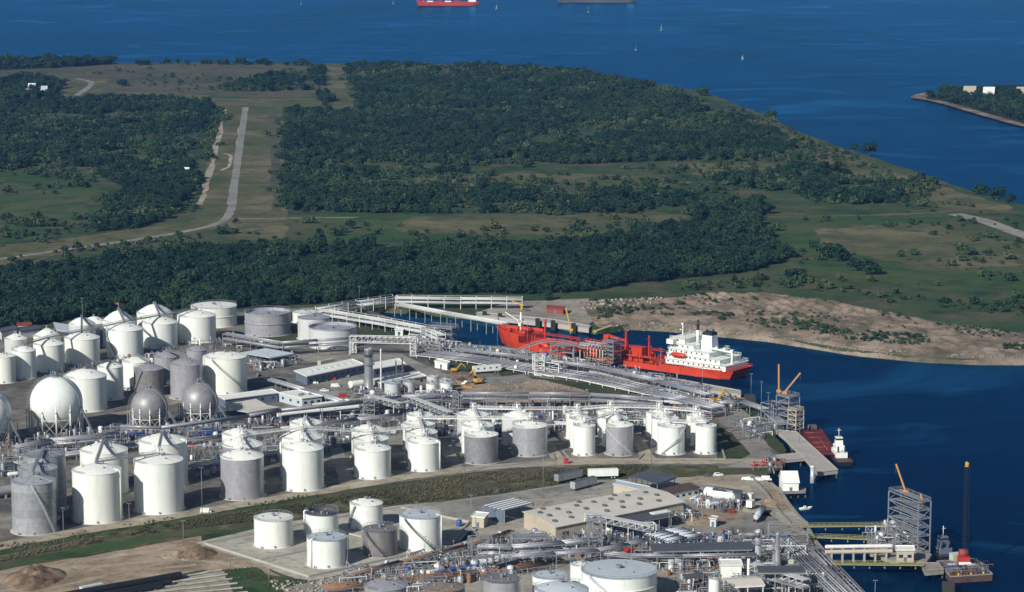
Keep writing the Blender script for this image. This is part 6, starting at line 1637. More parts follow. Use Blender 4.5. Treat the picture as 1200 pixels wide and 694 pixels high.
def light_pole(label, px, yt, yb, group='light poles', z0=0.0, mat='steel'):
    b = P(px, yb, z0); h = ZAT(px, yt, b.y) - z0; t = thing('light_pole', label, 'light pole', b, 0, group)
    k = MB(); k.tube((0, 0, 0), (0, 0, h), 0.12, 0.07, n=8); k.build('pole', MT[mat], t)
    k = MB(); k.bar((-0.7, 0, h), (0.7, 0, h), 0.09); k.build('arm', MT[mat], t)
    for s in (-1, 1):
        k = MB(); k.box((s * 0.65, -0.1, h - 0.08), (0.4, 0.4, 0.18)); k.build('lamp_head', MT['steel'], t)
for px, yt, yb, lab in [(97, 349, 385, 'thin mast above the pale lilac tank'), (421, 336, 354, 'white topped light pole behind the trestle'), (545, 511, 556, 'light pole beside the left silver tank'), (763.5, 471, 544, 'tall light pole left of the stair tank'), (498, 629, 651, 'pole in front of the diagonal stair tank'), (270, 637, 664, 'pole at the left edge of the concrete pad'), (315, 661, 685, 'pole at the front edge of the concrete pad'),
    (152, 590, 632, 'pole on the grass bank before the front left tanks'), (215, 610, 640, 'pole on the grass bank right of the front tanks'), (237, 548, 604, 'tall pole right of the second front white tank'), (414, 590, 614, 'pole behind the open topped tank'), (488, 588, 613, 'pole behind the right pad tank'), (552, 580, 620, 'pole by the cream box building'), (774, 408, 440, 'light pole on the apron by the ship bridge'), (823, 427, 457, 'light pole on the apron behind the ship stern'), (880, 438, 464, 'tall light pole at the quay corner'), (892, 447, 478, 'light pole right of the quay corner'), (900, 460, 487, 'twin lamp pole before the first pier tower'), (937, 490, 522, 'light pole on the first pier'), (636.5, 528, 577, 'dark pole on the grass bank by the trailers'), (528, 376, 401, 'slim pole at the head of the quay'), (583, 383, 406, 'light pole before the ship bow'), (618, 378, 408, 'light pole before the ship foredeck'), (571, 624, 660, 'pole rising from the near steel frame'), (694, 604, 655, 'tall pole at the roofed gallery'), (784, 598, 628, 'pole behind the blue pipe rack'), (1025, 680, 712, 'lamp pole at the near sea wall'), (698, 407, 432, 'white post on the ship apron'), (482, 344, 352, 'short light pole on the level trestle'), (75, 595, 646, 'pole on the bank before the silos')]:
    light_pole(lab, px, yt, yb)

# ---- low walls round the concrete pad and tank bunds
def low_wall(label, px, h, w, mat='concrete', closed=False, name='bund_wall', cat='wall', group='low bund walls'):
    pts = wpts(px); base = pts[0].copy(); t = thing(name, label, cat, base, 0, group)
    n_ = len(pts)
    for i in range(n_ if closed else n_ - 1):
        a, b = pts[i] - base, pts[(i + 1) % n_] - base; d = (b - a).normalized() * w * 0.0
        k = MB(); k.bar(a + UP(h / 2), b + UP(h / 2) + d, w, h + 0.002 * i); k.build('wall_run', MT[mat], t)
low_wall('concrete kerb wall round the near tank pad', [(240, 638), (297, 627), (352, 616), (420, 603), (470, 596), (550, 613), (530, 636), (480, 651), (362, 677)], 0.9, 0.6, closed=True)
low_wall('dividing wall left of the front pad tank', [(305, 657), (360, 646)], 0.7, 0.5)
low_wall('dividing wall right of the front pad tank', [(408, 647), (428, 641)], 0.7, 0.5)
low_wall('dividing wall behind the sooty pad tank', [(398, 624), (424, 630), (470, 622)], 0.7, 0.5)
low_wall('earth kerb before the narrow and grey walled levee tanks', [(660, 530), (668, 539), (748, 539), (754, 533)], 0.7, 0.9, 'oldconcrete')
low_wall('earth kerb before the stair tank and end tank', [(762, 533), (768, 539), (850, 539), (846, 527)], 0.7, 0.9, 'oldconcrete')
low_wall('earth kerb before the silver tanks', [(540, 551), (590, 547), (650, 540), (648, 533)], 0.7, 0.9, 'oldconcrete')
low_wall('kerb between the big domed tank and the spheres', [(92, 493), (160, 483), (215, 473), (300, 462)], 1.0, 1.0, 'tan')
low_wall('white board fence along the lawn by the pipes', [(626, 440), (665, 443), (700, 450), (756, 463)], 1.3, 0.12, 'whitesteel', name='board_fence', cat='fence', group=None)
low_wall('sea wall behind the brown earth by the boat house', [(880, 560), (898, 580), (912, 600), (925, 614)], 1.2, 0.8, 'oldconcrete', name='sea_wall', group=None)
low_wall('sea wall below the near quay', [(903, 567), (916, 579), (923, 590), (933, 603), (943, 613), (956, 636), (974, 657), (1003, 687), (1030, 715)], 0.8, 1.2, 'oldconcrete', name='sea_wall', group=None)

# ---- earth heaps
def heap(label, px, py, rx, ry, h, mat, seed):
    p = P(px, py); N_ = 26; vs = []; fs = []
    gx_, gy_ = np.meshgrid(np.linspace(-1.25, 1.25, N_), np.linspace(-1.25, 1.25, N_))
    q = np.stack([gx_.ravel(), gy_.ravel()], 1)
    r_ = np.hypot(q[:, 0], q[:, 1]) * (1 + 0.5 * (vnoise(q + 7, 0.8, seed) - 0.5))
    zz = h * np.clip(1 - r_, 0, 1) ** 0.75 * (0.55 + 0.9 * vnoise(q + 9, 0.5, seed + 1)) + np.clip(1.05 - r_, 0, 1) * (vnoise(q + 3, 0.14, seed + 2) - 0.5) * h * 0.9
    zz = np.where(r_ < 1.0, np.maximum(zz, 0.05), -0.3)
    mb = MB(); mb.add([(a * rx, b * ry, c) for (a, b), c in zip(q, zz)], [(j * N_ + i, j * N_ + i + 1, (j + 1) * N_ + i + 1, (j + 1) * N_ + i) for j in range(N_ - 1) for i in range(N_ - 1)], 0, True)
    o = mb.build('earth_heap', MT[mat]); o.location = p; tag(o, label, 'heap', 'earth heaps')
heap('big brown earth heap in the near left corner', 40, 679, 11, 14, 4.2, 'heap', 1)
heap('rubble and earth heap left of the concrete pad', 230, 650, 8, 9, 2.6, 'heap', 2)
heap('low earth heap beside the rubble heap', 205, 651, 5, 5, 1.4, 'dirt', 3)
heap('pale sand heap on the work yard', 655, 462, 10, 9, 1.6, 'sand', 4)
heap('orange sand heap on the work yard', 612, 458, 10, 6, 1.0, 'sand', 5)
heap('sand heap at the right of the work yard', 690, 466, 9, 8, 1.6, 'sand', 6)
heap('brown earth heap behind the sea wall', 908, 590, 5, 8, 1.2, 'dirt', 7)
rocks('rubble', [(205, 648), (240, 644), (246, 654), (215, 658)], 90, 0.4, 1.1, 'broken stones on the heap left of the pad', 5)
rocks('rubble', [(318, 680), (360, 682), (420, 672), (440, 680), (380, 694), (320, 694)], 160, 0.3, 1.2, 'broken stones along the front of the pad', 6)
rocks('yard_debris', [(560, 446), (640, 446), (690, 458), (660, 466), (560, 466)], 150, 0.3, 1.1, 'loose material stored on the sandy yard', 7, None, 'steel')
rocks('yard_debris', [(510, 428), (550, 440), (560, 456), (530, 450)], 70, 0.3, 1.1, 'loose scrap at the left of the sandy yard', 8, None, 'rust')

# ---- the tangle of small process pipes nobody could count
def clutter(label, px, n, seed, ang=0.0, hmax=3.2, vessels=0.16, mats=('pipe', 'steel', 'white', 'rust', 'darksteel', 'blue', 'pale')):
    g = random.Random(seed); w = wpts(px); sp = scatter(w, 1.3, 0.5, seed); r_ = np.random.default_rng(seed); sp = sp[r_.permutation(len(sp))[:n]]
    mb = MB(); W8 = [6, 5, 2, 2, 3, 1, 3]
    for x, y in sp:
        mi = g.choices(range(7), W8)[0]; a = ang + g.choice([0, 0, math.pi / 2]) + g.uniform(-0.05, 0.05); q = g.random()
        if q < vessels:
            r0 = g.uniform(0.4, 1.3); h = g.uniform(1.2, hmax * 1.3); mb.lathe([(r0, 0), (r0, h), (r0 * 0.6, h + r0 * 0.3), (0, h + r0 * 0.4)], (x, y, 0), 10, mi)
        elif q < vessels + 0.12:
            mb.box((x, y, 0.6), (g.uniform(0.8, 2.5), g.uniform(0.8, 2), 1.2 + g.random()), a, mi)
        elif q < 0.62:
            L_ = g.uniform(4, 15); z_ = g.uniform(0.3, hmax); d = Vector((math.cos(a), math.sin(a), 0)) * L_ / 2; r0 = g.uniform(0.07, 0.26); c = Vector((x, y, z_))
            mb.tube(c - d, c + d, r0, n=6, mi=mi, caps=False)
            for e in (c - d, c + d): mb.tube(e, Vector((e.x, e.y, 0)), r0, n=5, mi=mi, caps=False)
            for f in (-0.35, 0.3): mb.bar(c + d * f * 2 * 0.9, Vector(((c + d * f * 1.8).x, (c + d * f * 1.8).y, 0)), 0.12, mi=1)
        elif q < 0.8:
            h = g.uniform(1.5, hmax * 1.6); mb.tube((x, y, 0), (x, y, h), g.uniform(0.06, 0.18), n=6, mi=mi); mb.box((x, y, h), (0.5, 0.5, 0.4), a, mi)
        else:
            s = g.uniform(1.2, 2.6); h = g.uniform(1.5, hmax * 1.2); co, si = math.cos(a), math.sin(a); cs = [(x + (u * co - v * si) * s, y + (u * si + v * co) * s) for u, v in ((-1, -.7), (1, -.7), (1, .7), (-1, .7))]
            for i in range(4):
                mb.bar((*cs[i], 0), (*cs[i], h), 0.13, mi=1); mb.bar((*cs[i], h), (*cs[(i + 1) % 4], h), 0.12, mi=1); mb.bar((*cs[i], h * 0.5), (*cs[(i + 1) % 4], h * 0.5), 0.1, mi=mi)
    o = mb.build('pipework', [MT[m] for m in mats])
    return struct(o, label, 'stuff')
clutter('tangle of pipes and pumps between the left tank rows', [(0, 505), (60, 516), (150, 500), (260, 486), (270, 512), (200, 528), (100, 530), (0, 560)], 520, 31, 0.18)
clutter('tangle of pipes behind the levee tanks on the left', [(215, 520), (300, 492), (420, 478), (480, 478), (500, 500), (420, 522), (330, 540), (235, 560)], 520, 32, 0.2)
clutter('tangle of pipes behind the levee tanks on the right', [(500, 486), (600, 476), (720, 473), (836, 480), (830, 500), (700, 505), (600, 515), (510, 525)], 560, 33, 0.0)
clutter('pipes and valves around the back tanks', [(60, 430), (150, 415), (260, 396), (330, 402), (300, 420), (240, 440), (130, 470), (40, 470)], 300, 34, 0.3, 2.5)
clutter('pipe manifold by the bridge and the loading corner', [(470, 400), (500, 392), (540, 408), (620, 420), (610, 428), (500, 412)], 240, 35, -0.4)
clutter('machinery and pipes on the ship apron', [(540, 408), (640, 418), (740, 438), (840, 460), (820, 464), (700, 438), (600, 420)], 330, 36, -0.55)
clutter('pipe tangle at the dock corner', [(760, 460), (840, 466), (868, 474), (850, 484), (790, 478)], 260, 37, -0.3)
clutter('process pipes in front of the concrete pad', [(410, 672), (500, 655), (560, 640), (600, 645), (640, 655), (600, 676), (480, 694), (400, 694)], 460, 38, 0.25)
clutter('process pipes before the warehouse', [(585, 635), (660, 625), (760, 612), (770, 640), (690, 655), (600, 650)], 480, 39, 0.2)
clutter('process equipment behind the flat roof deck', [(770, 640), (800, 630), (890, 630), (930, 640), (930, 660), (880, 668), (760, 668)], 480, 40, 0.0)
clutter('equipment yard at the bottom right', [(775, 668), (860, 672), (930, 670), (985, 694), (800, 700)], 300, 41, 0.1)
clutter('pumps and pipes around the bullet tank', [(815, 584), (862, 584), (870, 596), (820, 596)], 130, 42, -0.2)
clutter('pumps under the blue canopy', [(290, 424), (345, 420), (350, 428), (300, 436)], 110, 43, 0.0)
clutter('machinery below the tall stack', [(405, 455), (500, 455), (560, 470), (500, 490), (430, 490)], 260, 44, 0.1)
clutter('small pumps on the small quay', [(893, 547), (915, 543), (918, 549), (898, 553)], 40, 45, 0.0, 3, 0.3, ('steel', 'rust', 'signalred', 'steel', 'darksteel', 'darkred', 'pale'))
clutter('pipes on the apron beside the first pier', [(860, 497), (905, 497), (912, 508), (880, 516)], 150, 46, 0.5)
clutter('pumps in the tank trailer bay', [(735, 604), (800, 598), (812, 606), (760, 620)], 170, 47, 0.2)
# ================================================================== SHIPS, DOCKS, BOATS
def loft(mb, rings, mi=0, closed=False, sm=False):
    n_ = len(rings[0]); o = len(mb.v); fs = []
    for i in range(len(rings) - 1):
        for j in range(n_ - 1 + (1 if closed else 0)):
            a = i * n_ + j; b = i * n_ + (j + 1) % n_; fs.append((a, a + n_, b + n_, b))
    mb.add([p for r in rings for p in r], fs, mi, sm)

def hull_mesh(L_, st):
    "st: list of (x at deck, x at waterline, half beam deck, half beam waterline, deck height)"
    m = MB(); rings = []
    for xd, xw, bd, bw_, zd in st:
        rings.append([(xd, bd, zd), (xd * 0.4 + xw * 0.6, bd * 0.55 + bw_ * 0.45, zd * 0.45), (xw, bw_, 0.2), (xw, bw_ * 0.96, -3.5), (xw, -bw_ * 0.96, -3.5), (xw, -bw_, 0.2), (xd * 0.4 + xw * 0.6, -bd * 0.55 - bw_ * 0.45, zd * 0.45), (xd, -bd, zd)])
    loft(m, rings, 0, False, False)
    e = rings[-1]; o = len(m.v); m.add(e, [tuple(range(8))]); m.add(rings[0], [tuple(range(8))[::-1]])
    d = MB(); loft(d, [[(xd, bd - 0.02, zd - 0.5), (xd, -bd + 0.02, zd - 0.5)] for xd, xw, bd, bw_, zd in st])
    return m, d

# ---- red tanker at the berth
SH = P(121 / 1, 0) if False else None
bow = Vector((-8.5, 1391, WATER_Z - 3)); stern = Vector((119.5, 1288, WATER_Z - 3))
mid = (bow + stern) / 2; yaw = yaw_of(stern, bow)
ship = thing('tanker_ship', 'bright red gas tanker with white aft superstructure moored at the quay', 'ship', mid, yaw)
st = [(81.5, 76.5, 0.4, 0.2, 12.0), (78.5, 74, 3.6, 1.4, 11.6), (73, 69.5, 7.2, 4.2, 11.2), (64, 62, 10.2, 8.0, 10.8), (58, 57, 11.0, 9.6, 10.6), (57.5, 56.5, 11.0, 9.7, 7.0), (40, 40, 11.5, 11.2, 6.2), (10, 10, 11.5, 11.5, 5.8), (-36, -36, 11.5, 11.5, 5.9), (-38, -38, 11.5, 11.5, 7.0), (-60, -60, 11.4, 11.0, 7.5), (-74, -72, 10.6, 9.0, 7.9), (-81, -76, 8.8, 6.0, 8.3)]
hm, dm = hull_mesh(162, st)
hm.build('hull', MT['hull'], ship); dk = dm.build('deck', MT['reddeck'], ship)
k = MB()
for s in (-1, 1):
    for a, b in zip(st[6:], st[7:]):
        n_ = max(2, int((a[0] - b[0]) / 2.5))
        k.bar((a[0], s * (a[2] - 0.2), a[4] + 0.9), (b[0], s * (b[2] - 0.2), b[4] + 0.9), 0.12)
        for j in range(n_):
            p = lerp(Vector((a[0], s * (a[2] - 0.2), a[4] - 0.4)), Vector((b[0], s * (b[2] - 0.2), b[4] - 0.4)), j / n_); k.bar(p, p + UP(1.3), 0.1)
k.build('railing', MT['red'], ship)
# cargo tank covers, catwalk, manifold, lockers
for x0, x1, r_ in [(55, 42, 4.6), (40, 22, 5.4), (18, 4, 5.2), (-6, -18, 4.8)]:
    c = MB(); rings = []
    for i in range(9):
        t_ = i / 8; x = lerp(x0, x1, t_); q = r_ * (1 if 0.05 < t_ < 0.95 else 0.72)
        rings.append([(x, math.cos(a) * q * 1.25, 5.0 + math.sin(a) * q * 0.82) for a in [math.pi * j / 12 for j in range(13)]])
    loft(c, rings, 0, False, True); c.add(rings[0], [tuple(range(13))]); c.add(rings[-1], [tuple(range(13))[::-1]]); c.build('cargo_tank_cover', MT['red'], ship)
c = MB()
for s in (-0.6, 0.6): c.bar((56, s, 12.0), (-32, s, 12.0), 0.12)
c.bar((56, 0, 11.2), (-32, 0, 11.2), 1.5, 0.2)
for x in range(-30, 57, 6): c.bar((x, -0.7, 6.9), (x, -0.7, 11.2), 0.2); c.bar((x, 0.7, 6.9), (x, 0.7, 11.2), 0.2)
c.build('catwalk', MT['red'], ship)
for y in (4.8, 5.6, 6.4, 7.2, 8.2):
    c = MB(); c.tube((50 - y, y, 8.3), (-30, y, 8.3), 0.22, n=6); c.build('deck_pipe', MT['reddeck'], ship)
c = MB()
for i in range(12): c.tube((6 - i * 1.3, 9.9, 8.4), (6 - i * 1.3, -9.9, 8.4), 0.25, n=6)
for i in range(6): c.tube((4 - i * 2.1, 9.5, 7.0), (4 - i * 2.1, 9.5, 9.2), 0.35, n=8)
c.build('cargo_manifold', MT['reddeck'], ship)
g = random.Random(3)
for i in range(34):
    x = g.uniform(-37, 52); y = g.uniform(6, 10) * g.choice([1, 1, -1]); c = MB(); c.box((x, y, 5.4 + g.uniform(0.4, 1.4)), (g.uniform(1, 3.4), g.uniform(1, 2.2), g.uniform(1, 2.6))); c.tube((x + 1, y, 5.2), (x + 1, y, g.uniform(9, 11.5)), 0.2, n=6); c.build('deck_locker', MT[g.choice(['red', 'reddeck', 'reddeck'])], ship)
for x, y, h, w_ in [(48, 0, 12.5, 1.0), (-8, 2, 12.5, 1.1), (-23, 2, 12, 0.8)]:
    c = MB(); c.box((x, y, 7 + h / 2), (w_, w_, h), 0, 0, 0.8); c.bar((x, y - 2, 7 + h * 0.85), (x, y + 2, 7 + h * 0.85), 0.25); c.build('mast', MT['red'], ship)
c = MB(); c.box((8, -3, 11), (3.4, 3.0, 8.5)); c.bar((8, -3, 15), (-6, -2, 13.4), 1.2, 1.0); c.bar((-6, -2, 13.4), (-6, -2, 8.5), 0.2); c.box((-6, -2, 8.6), (1.2, 1.2, 1.4)); c.build('hose_crane', MT['red'], ship)
c = MB(); c.box((-18, 4, 10), (7, 5, 5.6)); c.build('deck_house', MT['red'], ship)
# forecastle
c = MB(); c.tube((65, 0, 10.5), (65, 0, 21.5), 0.75, 0.45, n=10); c.bar((65, -2.4, 17), (65, 2.4, 17), 0.5); c.bar((65, 0, 16), (76, 0, 20.5), 0.35); c.box((65, 0, 14.8), (1.6, 2.4, 1.6)); c.build('fore_mast', MT['white'], ship)
c = MB()
for y in (-3.5, 3.5): c.tube((70, y - 1.2, 11.6), (70, y + 1.2, 11.6), 0.9, n=10); c.tube((62, y, 10.3), (62, y, 11.8), 0.45, n=8)
c.box((61, 0, 11.4), (4, 8, 1.6)); c.build('windlass', MT['reddeck'], ship)
c = MB()
for a, b in zip(st[:5], st[1:5]):
    for s in (-1, 1): c.bar((a[0], s * (a[2] - 0.05), a[4] + 0.35), (b[0], s * (b[2] - 0.05), b[4] + 0.35), 0.2, 1.2)
c.build('bulwark', MT['red'], ship)
# superstructure
tiers = [(-39.5, -77, 10.2, 7.4, 10.2), (-40, -73, 9.6, 10.2, 12.8), (-40.5, -66, 9.0, 12.8, 15.5), (-41, -56, 8.6, 15.5, 18.3), (-41, -50, 8.2, 18.3, 21.0)]
house = None
for i, (x0, x1, hb, z0_, z1_) in enumerate(tiers):
    c = MB(); c.box(((x0 + x1) / 2, 0, (z0_ + z1_) / 2), (x0 - x1, hb * 2, z1_ - z0_)); d_ = c.build('deck_tier', MT['white'], ship)
    c = MB(); c.box(((x0 + x1) / 2, 0, z1_ + 0.06), (x0 - x1 + 1.0, hb * 2 + 1.2, 0.16))
    c.build('deck_edge', MT['white'], d_)
    c = MB()
    for s in (-1, 1):
        yy = s * (hb + 0.5); c.bar((x0, yy, z1_ + 1.2), (x1, yy, z1_ + 1.2), 0.1); c.bar((x0, yy, z1_ + 0.7), (x1, yy, z1_ + 0.7), 0.08)
        for j in range(int((x0 - x1) / 2.4) + 1): c.bar((x0 - j * 2.4, yy, z1_), (x0 - j * 2.4, yy, z1_ + 1.2), 0.08)
    c.build('railing', MT['white'], d_)
    for s in (-1, 1):
        for j in range(int((x0 - x1) / 3.2)):
            w = MB(); w.box((x0 - 1.6 - j * 3.2, s * (hb + 0.02), z0_ + 1.7), (1.0, 0.08, 0.8)); w.build('window', MT['glass'], d_)
    if i == 4:
        w = MB(); w.box((x0 + 0.02, 0, z0_ + 1.8), (0.1, hb * 1.9, 1.0)); w.build('bridge_window', MT['glass'], d_)
        c = MB(); c.box((x0 - 2.2, 0, z0_ + 1.2), (4.2, 24, 2.4)); c.build('bridge_wing', MT['white'], d_)
c = MB(); c.box((-60, 0, 19.2), (7, 6, 8.5), 0, 0, 0.86); c.build('funnel', MT['white'], ship)
c = MB(); c.box((-60, 0, 24.2), (6.0, 5.2, 1.6), 0, 0, 0.95); c.tube((-59, 1, 24.8), (-59, 1, 26.2), 0.6, n=8); c.tube((-61.5, -1, 24.8), (-61.5, -1, 26.2), 0.6, n=8); c.build('funnel_top', MT['black'], ship)
c = MB(); c.tube((-54, 2, 18.0), (-54, 2, 25.5), 0.9, n=10); c.build('exhaust_mast', MT['white'], ship)
c = MB(); c.tube((-54, 2, 25.5), (-54, 2, 31.0), 0.75, 0.5, n=10); c.bar((-54, 0.4, 28), (-54, 3.6, 28), 0.2); c.build('mast_top', MT['black'], ship)
c = MB(); c.tube((-43, 0, 20.8), (-43, 0, 27.0), 0.45, 0.25, n=8); c.bar((-43, -2.5, 25), (-43, 2.5, 25), 0.25); c.box((-43, 0, 27.2), (1.1, 1.1, 1.1)); c.bar((-43, 0, 24), (-41, 0, 24), 0.3); c.build('radar_mast', MT['white'], ship)
for s in (-1, 1):
    c = MB(); rings = []
    for x, q in ((-43, 0.2), (-44, 1.0), (-46, 1.35), (-50, 1.35), (-52, 1.0), (-53, 0.2)): rings.append([(x, s * 10.9 + math.cos(a) * q, 12.9 + math.sin(a) * q) for a in [2 * math.pi * j / 10 for j in range(10)]])
    loft(c, rings, 0, True, True); b = c.build('lifeboat', MT['red'], ship)
    c = MB()
    for x in (-44.5, -51.5): c.bar((x, s * 9.7, 10.4), (x, s * 10.2, 15.2), 0.35); c.bar((x, s * 10.2, 15.2), (x, s * 11.4, 14.6), 0.3)
    c.build('davit', MT['white'], b)
c = MB(); c.tube((-76, 3, 8), (-76, 3, 17), 0.6, n=10); c.bar((-76, 3, 16.4), (-62, 4, 17.4), 0.7, 0.8); c.box((-76, 3, 17), (1.8, 1.8, 1.6)); c.build('stores_crane', MT['white'], ship)
c = MB()
for x in (-60, -66, -71): c.lathe([(0.6, 16), (0.6, 17.4), (1.0, 17.8), (0, 18.4)], (x, 2.5, 0), 10)
c.build('ventilator', MT['white'], ship)

# ---- shore cranes and gangway at the berth
def jib(label, base, tip, mat, pz=2.0, mast=0.0, name='jib_crane', cat='crane', group='jib cranes', r_=0.36):
    base = Vector(base); tip = Vector(tip)
    t = thing(name, label, cat, base, 0, group); d = tip - base
    k = MB(); k.tube((0, 0, 0), (0, 0, pz), r_ * 1.2, n=10); k.box((0, 0, pz + 0.5), (2.0, 1.6, 1.2)); k.build('pedestal', MT[mat], t)
    k = MB(); p0 = Vector((0, 0, pz + 0.6)); k.bar(p0, d, r_ * 1.4, r_ * 1.8); k.build('jib', MT[mat], t)
    k = MB(); k.bar(lerp(p0, d, 0.12) + UP(-0.6), lerp(p0, d, 0.45), 0.25); k.bar(d, d - UP(min(3.5, d.z * 0.3 + 1)), 0.12); k.build('hoist', MT['darksteel'], t)
    return t
def PD(px, py, Y):
    d = ray(px, py); s = Y / d.y; return Vector((d.x * s, Y, CAM_H + d.z * s))
Yb = P(669, 412).y
jib('yellow crane boom beside the ship midship, steep', PD(669, 391, 1345), PD(663, 361, 1350), 'yellow', 1.5)
jib('olive crane boom beside the ship midship, low', PD(697, 392, 1330), PD(717, 381, 1330), 'olive', 1.2)
jib('yellow crane on the far side of the slip', P(611, 366), PD(600, 353, P(611, 366).y), 'yellow', 4)
a, b = P(606, 412, 4.5), P(684, 408, 7.0)
t = thing('gangway', 'arched grey gangway over the apron to the ship', 'gangway', a)
k = MB(); pv = None; kk = MB()
for i in range(17):
    f_ = i / 16; p = lerp(a, b, f_) - a + UP(4.5 * math.sin(math.pi * f_))
    if pv is not None:
        k.bar(pv, p, 1.8, 0.4)
        for s in (-0.8, 0.8): kk.bar(pv + Vector((0, s, 1.2)), p + Vector((0, s, 1.2)), 0.14); kk.bar(p + Vector((0, s, 0)), p + Vector((0, s, 1.2)), 0.1)
    pv = p
k.build('deck', MT['steel'], t); kk.build('railing', MT['steel'], t)
for f_ in (0.15, 0.5, 0.85):
    p = lerp(a, b, f_) - a + UP(4.5 * math.sin(math.pi * f_)); k = MB(); k.bar(Vector((p.x, p.y, -4.5)), p, 0.5); k.build('post', MT['steel'], t)
# arm pipes of the loading frame
for i in range(7):
    b_ = P(685 + i * 3.6, 423 + i * 0.9); t = thing('loading_arm', 'tan vertical loading arm in the row by the ship, %s from the left' % ['first', 'second', 'third', 'fourth', 'fifth', 'sixth', 'seventh'][i], 'loading arm', b_ + Vector((0, 4, 0)), -0.65, 'loading arms by the ship')
    k = MB(); k.tube((0, 0, 0), (0, 0, 8.5), 0.28, n=8); k.build('riser', MT['tan'], t); k = MB(); k.tube((0, 0, 8.5), (0, 4.5, 6.0), 0.2, n=8); k.box((0, -0.8, 8.4), (0.7, 1.0, 0.7)); k.build('arm', MT['steel'], t)

# ---- piers
def pier(label, px, z, th, mat='concrete', pile=4.5, name='pier', curb=True, group=None, zb=-8.0, pr=0.45):
    pts = wpts(px, z); base = Vector((pts[0].x, pts[0].y, WATER_Z)); t = thing(name, label, 'pier', base, 0, group)
    L_ = [p - base for p in pts]; zt = z - WATER_Z
    k = MB(); k.prism([(p.x, p.y) for p in L_], zt - th, zt); k.build('deck', MT[mat], t)
    if curb:
        k = MB(); n_ = len(L_)
        for i in range(n_):
            a, b = L_[i], L_[(i + 1) % n_]; k.bar(lerp(a, b, 0.01) + UP(0.16), lerp(a, b, 0.99) + UP(0.16), 0.35, 0.3)
        k.build('kerb', MT[mat], t)
    sp = scatter([Vector((p.x, p.y, 0)) for p in L_], pile, 0.0, 1)
    for x, y in sp:
        k = MB(); k.tube((x, y, zb - WATER_Z), (x, y, zt - th), pr, n=8); k.build('pile', MT['pile'], t)
    return t
PZ = 1.0
pier('concrete T pier beside the dark red barge', [(909, 504), (933, 506), (957, 528), (982, 551), (958, 554), (945, 538), (920, 513)], PZ, 1.6)
pier('short approach ramp to the concrete pier', [(908, 534), (944.5, 530), (944.5, 537.5), (908, 541)], 0.8, 1.0, pile=6)
pier('raised concrete berth deck along the red ship', [(690, 427), (780, 442), (868, 458), (868, 463), (780, 450), (690, 434)], 1.6, 1.4, 'concrete', 9)
pier('small timber pier under the boat house', [(911, 572), (944, 571.5), (944, 576), (911, 577)], 0.6, 0.8, 'oldconcrete', 3.0)
pier('concrete fender wall on the far side of the slip', [(558, 366), (600, 369.5), (648, 374.5), (692, 382), (690, 385), (645, 378.5), (600, 373.5), (558, 369.8)], 1.0, 2.6, 'concrete', 12)
for i, x in enumerate([568, 586, 630, 648, 672]):
    p = P(x, 371 + (x - 568) * 0.135, 0); t = thing('dock_fender', 'dark fender post on the far slip wall, %s from the left' % ['first', 'second', 'third', 'fourth', 'fifth'][i], 'fender', (p.x, p.y - 1, WATER_Z), 0, 'fender posts of the slip')
    k = MB(); k.box((0, 0, 2.6), (2.6, 2.0, 6.0)); k.build('pad', MT['rubber'], t); k = MB(); k.box((0, 1.2, 3), (1.6, 1.2, 5.2)); k.build('frame', MT['darksteel'], t)
pier('loading platform of the near dock', [(1016, 632), (1040, 620), (1058, 622), (1092, 650), (1086, 658), (1045, 657), (1018, 648)], 1.2, 1.2, 'oldconcrete', 5, curb=False)
pier('small mooring platform at the end of the near dock', [(1079, 660), (1100, 660), (1106, 668), (1084, 670)], 0.9, 1.6, 'oldconcrete', 3.5)
pier('dark mooring dolphin below the crane barge', [(1104, 681), (1118, 681), (1119, 687), (1105, 688)], 0.8, 2.5, 'pile', 2.5, name='mooring_dolphin', curb=False)
pier('dark mooring dolphin behind the near dock tower', [(1032, 610), (1044, 609), (1046, 615), (1034, 616)], 0.8, 2.5, 'pile', 2.5, name='mooring_dolphin', curb=False)
pier('round dark dolphin at the quay corner by the ship stern', [(872, 462), (884, 462), (886, 468), (874, 469)], 1.4, 3.0, 'pile', 2.5, name='mooring_dolphin', curb=False)
t = thing('mooring_pile', 'pale round mooring pile beside the concrete pier end', 'pile', P(952, 566, WATER_Z))
k = MB(); k.tube((0, 0, -4), (0, 0, 7.2), 1.0, n=14); k.build('shaft', MT['galv'], t); k = MB(); k.lathe([(1.15, 6.9), (1.15, 7.4), (0, 7.7)], n=14); k.build('cap', MT['pale'], t)
catwalk(P(938, 617, 1.6), P(1036, 616, 1.6), 'yellowish railed catwalk, farthest of three to the near dock', 2.2, 'olive', 5, 'dock catwalks')
catwalk(P(946, 629, 1.6), P(1022, 632, 1.6), 'railed catwalk with red pipe, middle of three to the near dock', 2.2, 'olive', 4, 'dock catwalks')
catwalk(P(974, 661, 1.6), P(1082, 662, 1.6), 'yellow green railed catwalk, nearest of three to the dock', 2.4, 'olive', 6, 'dock catwalks')
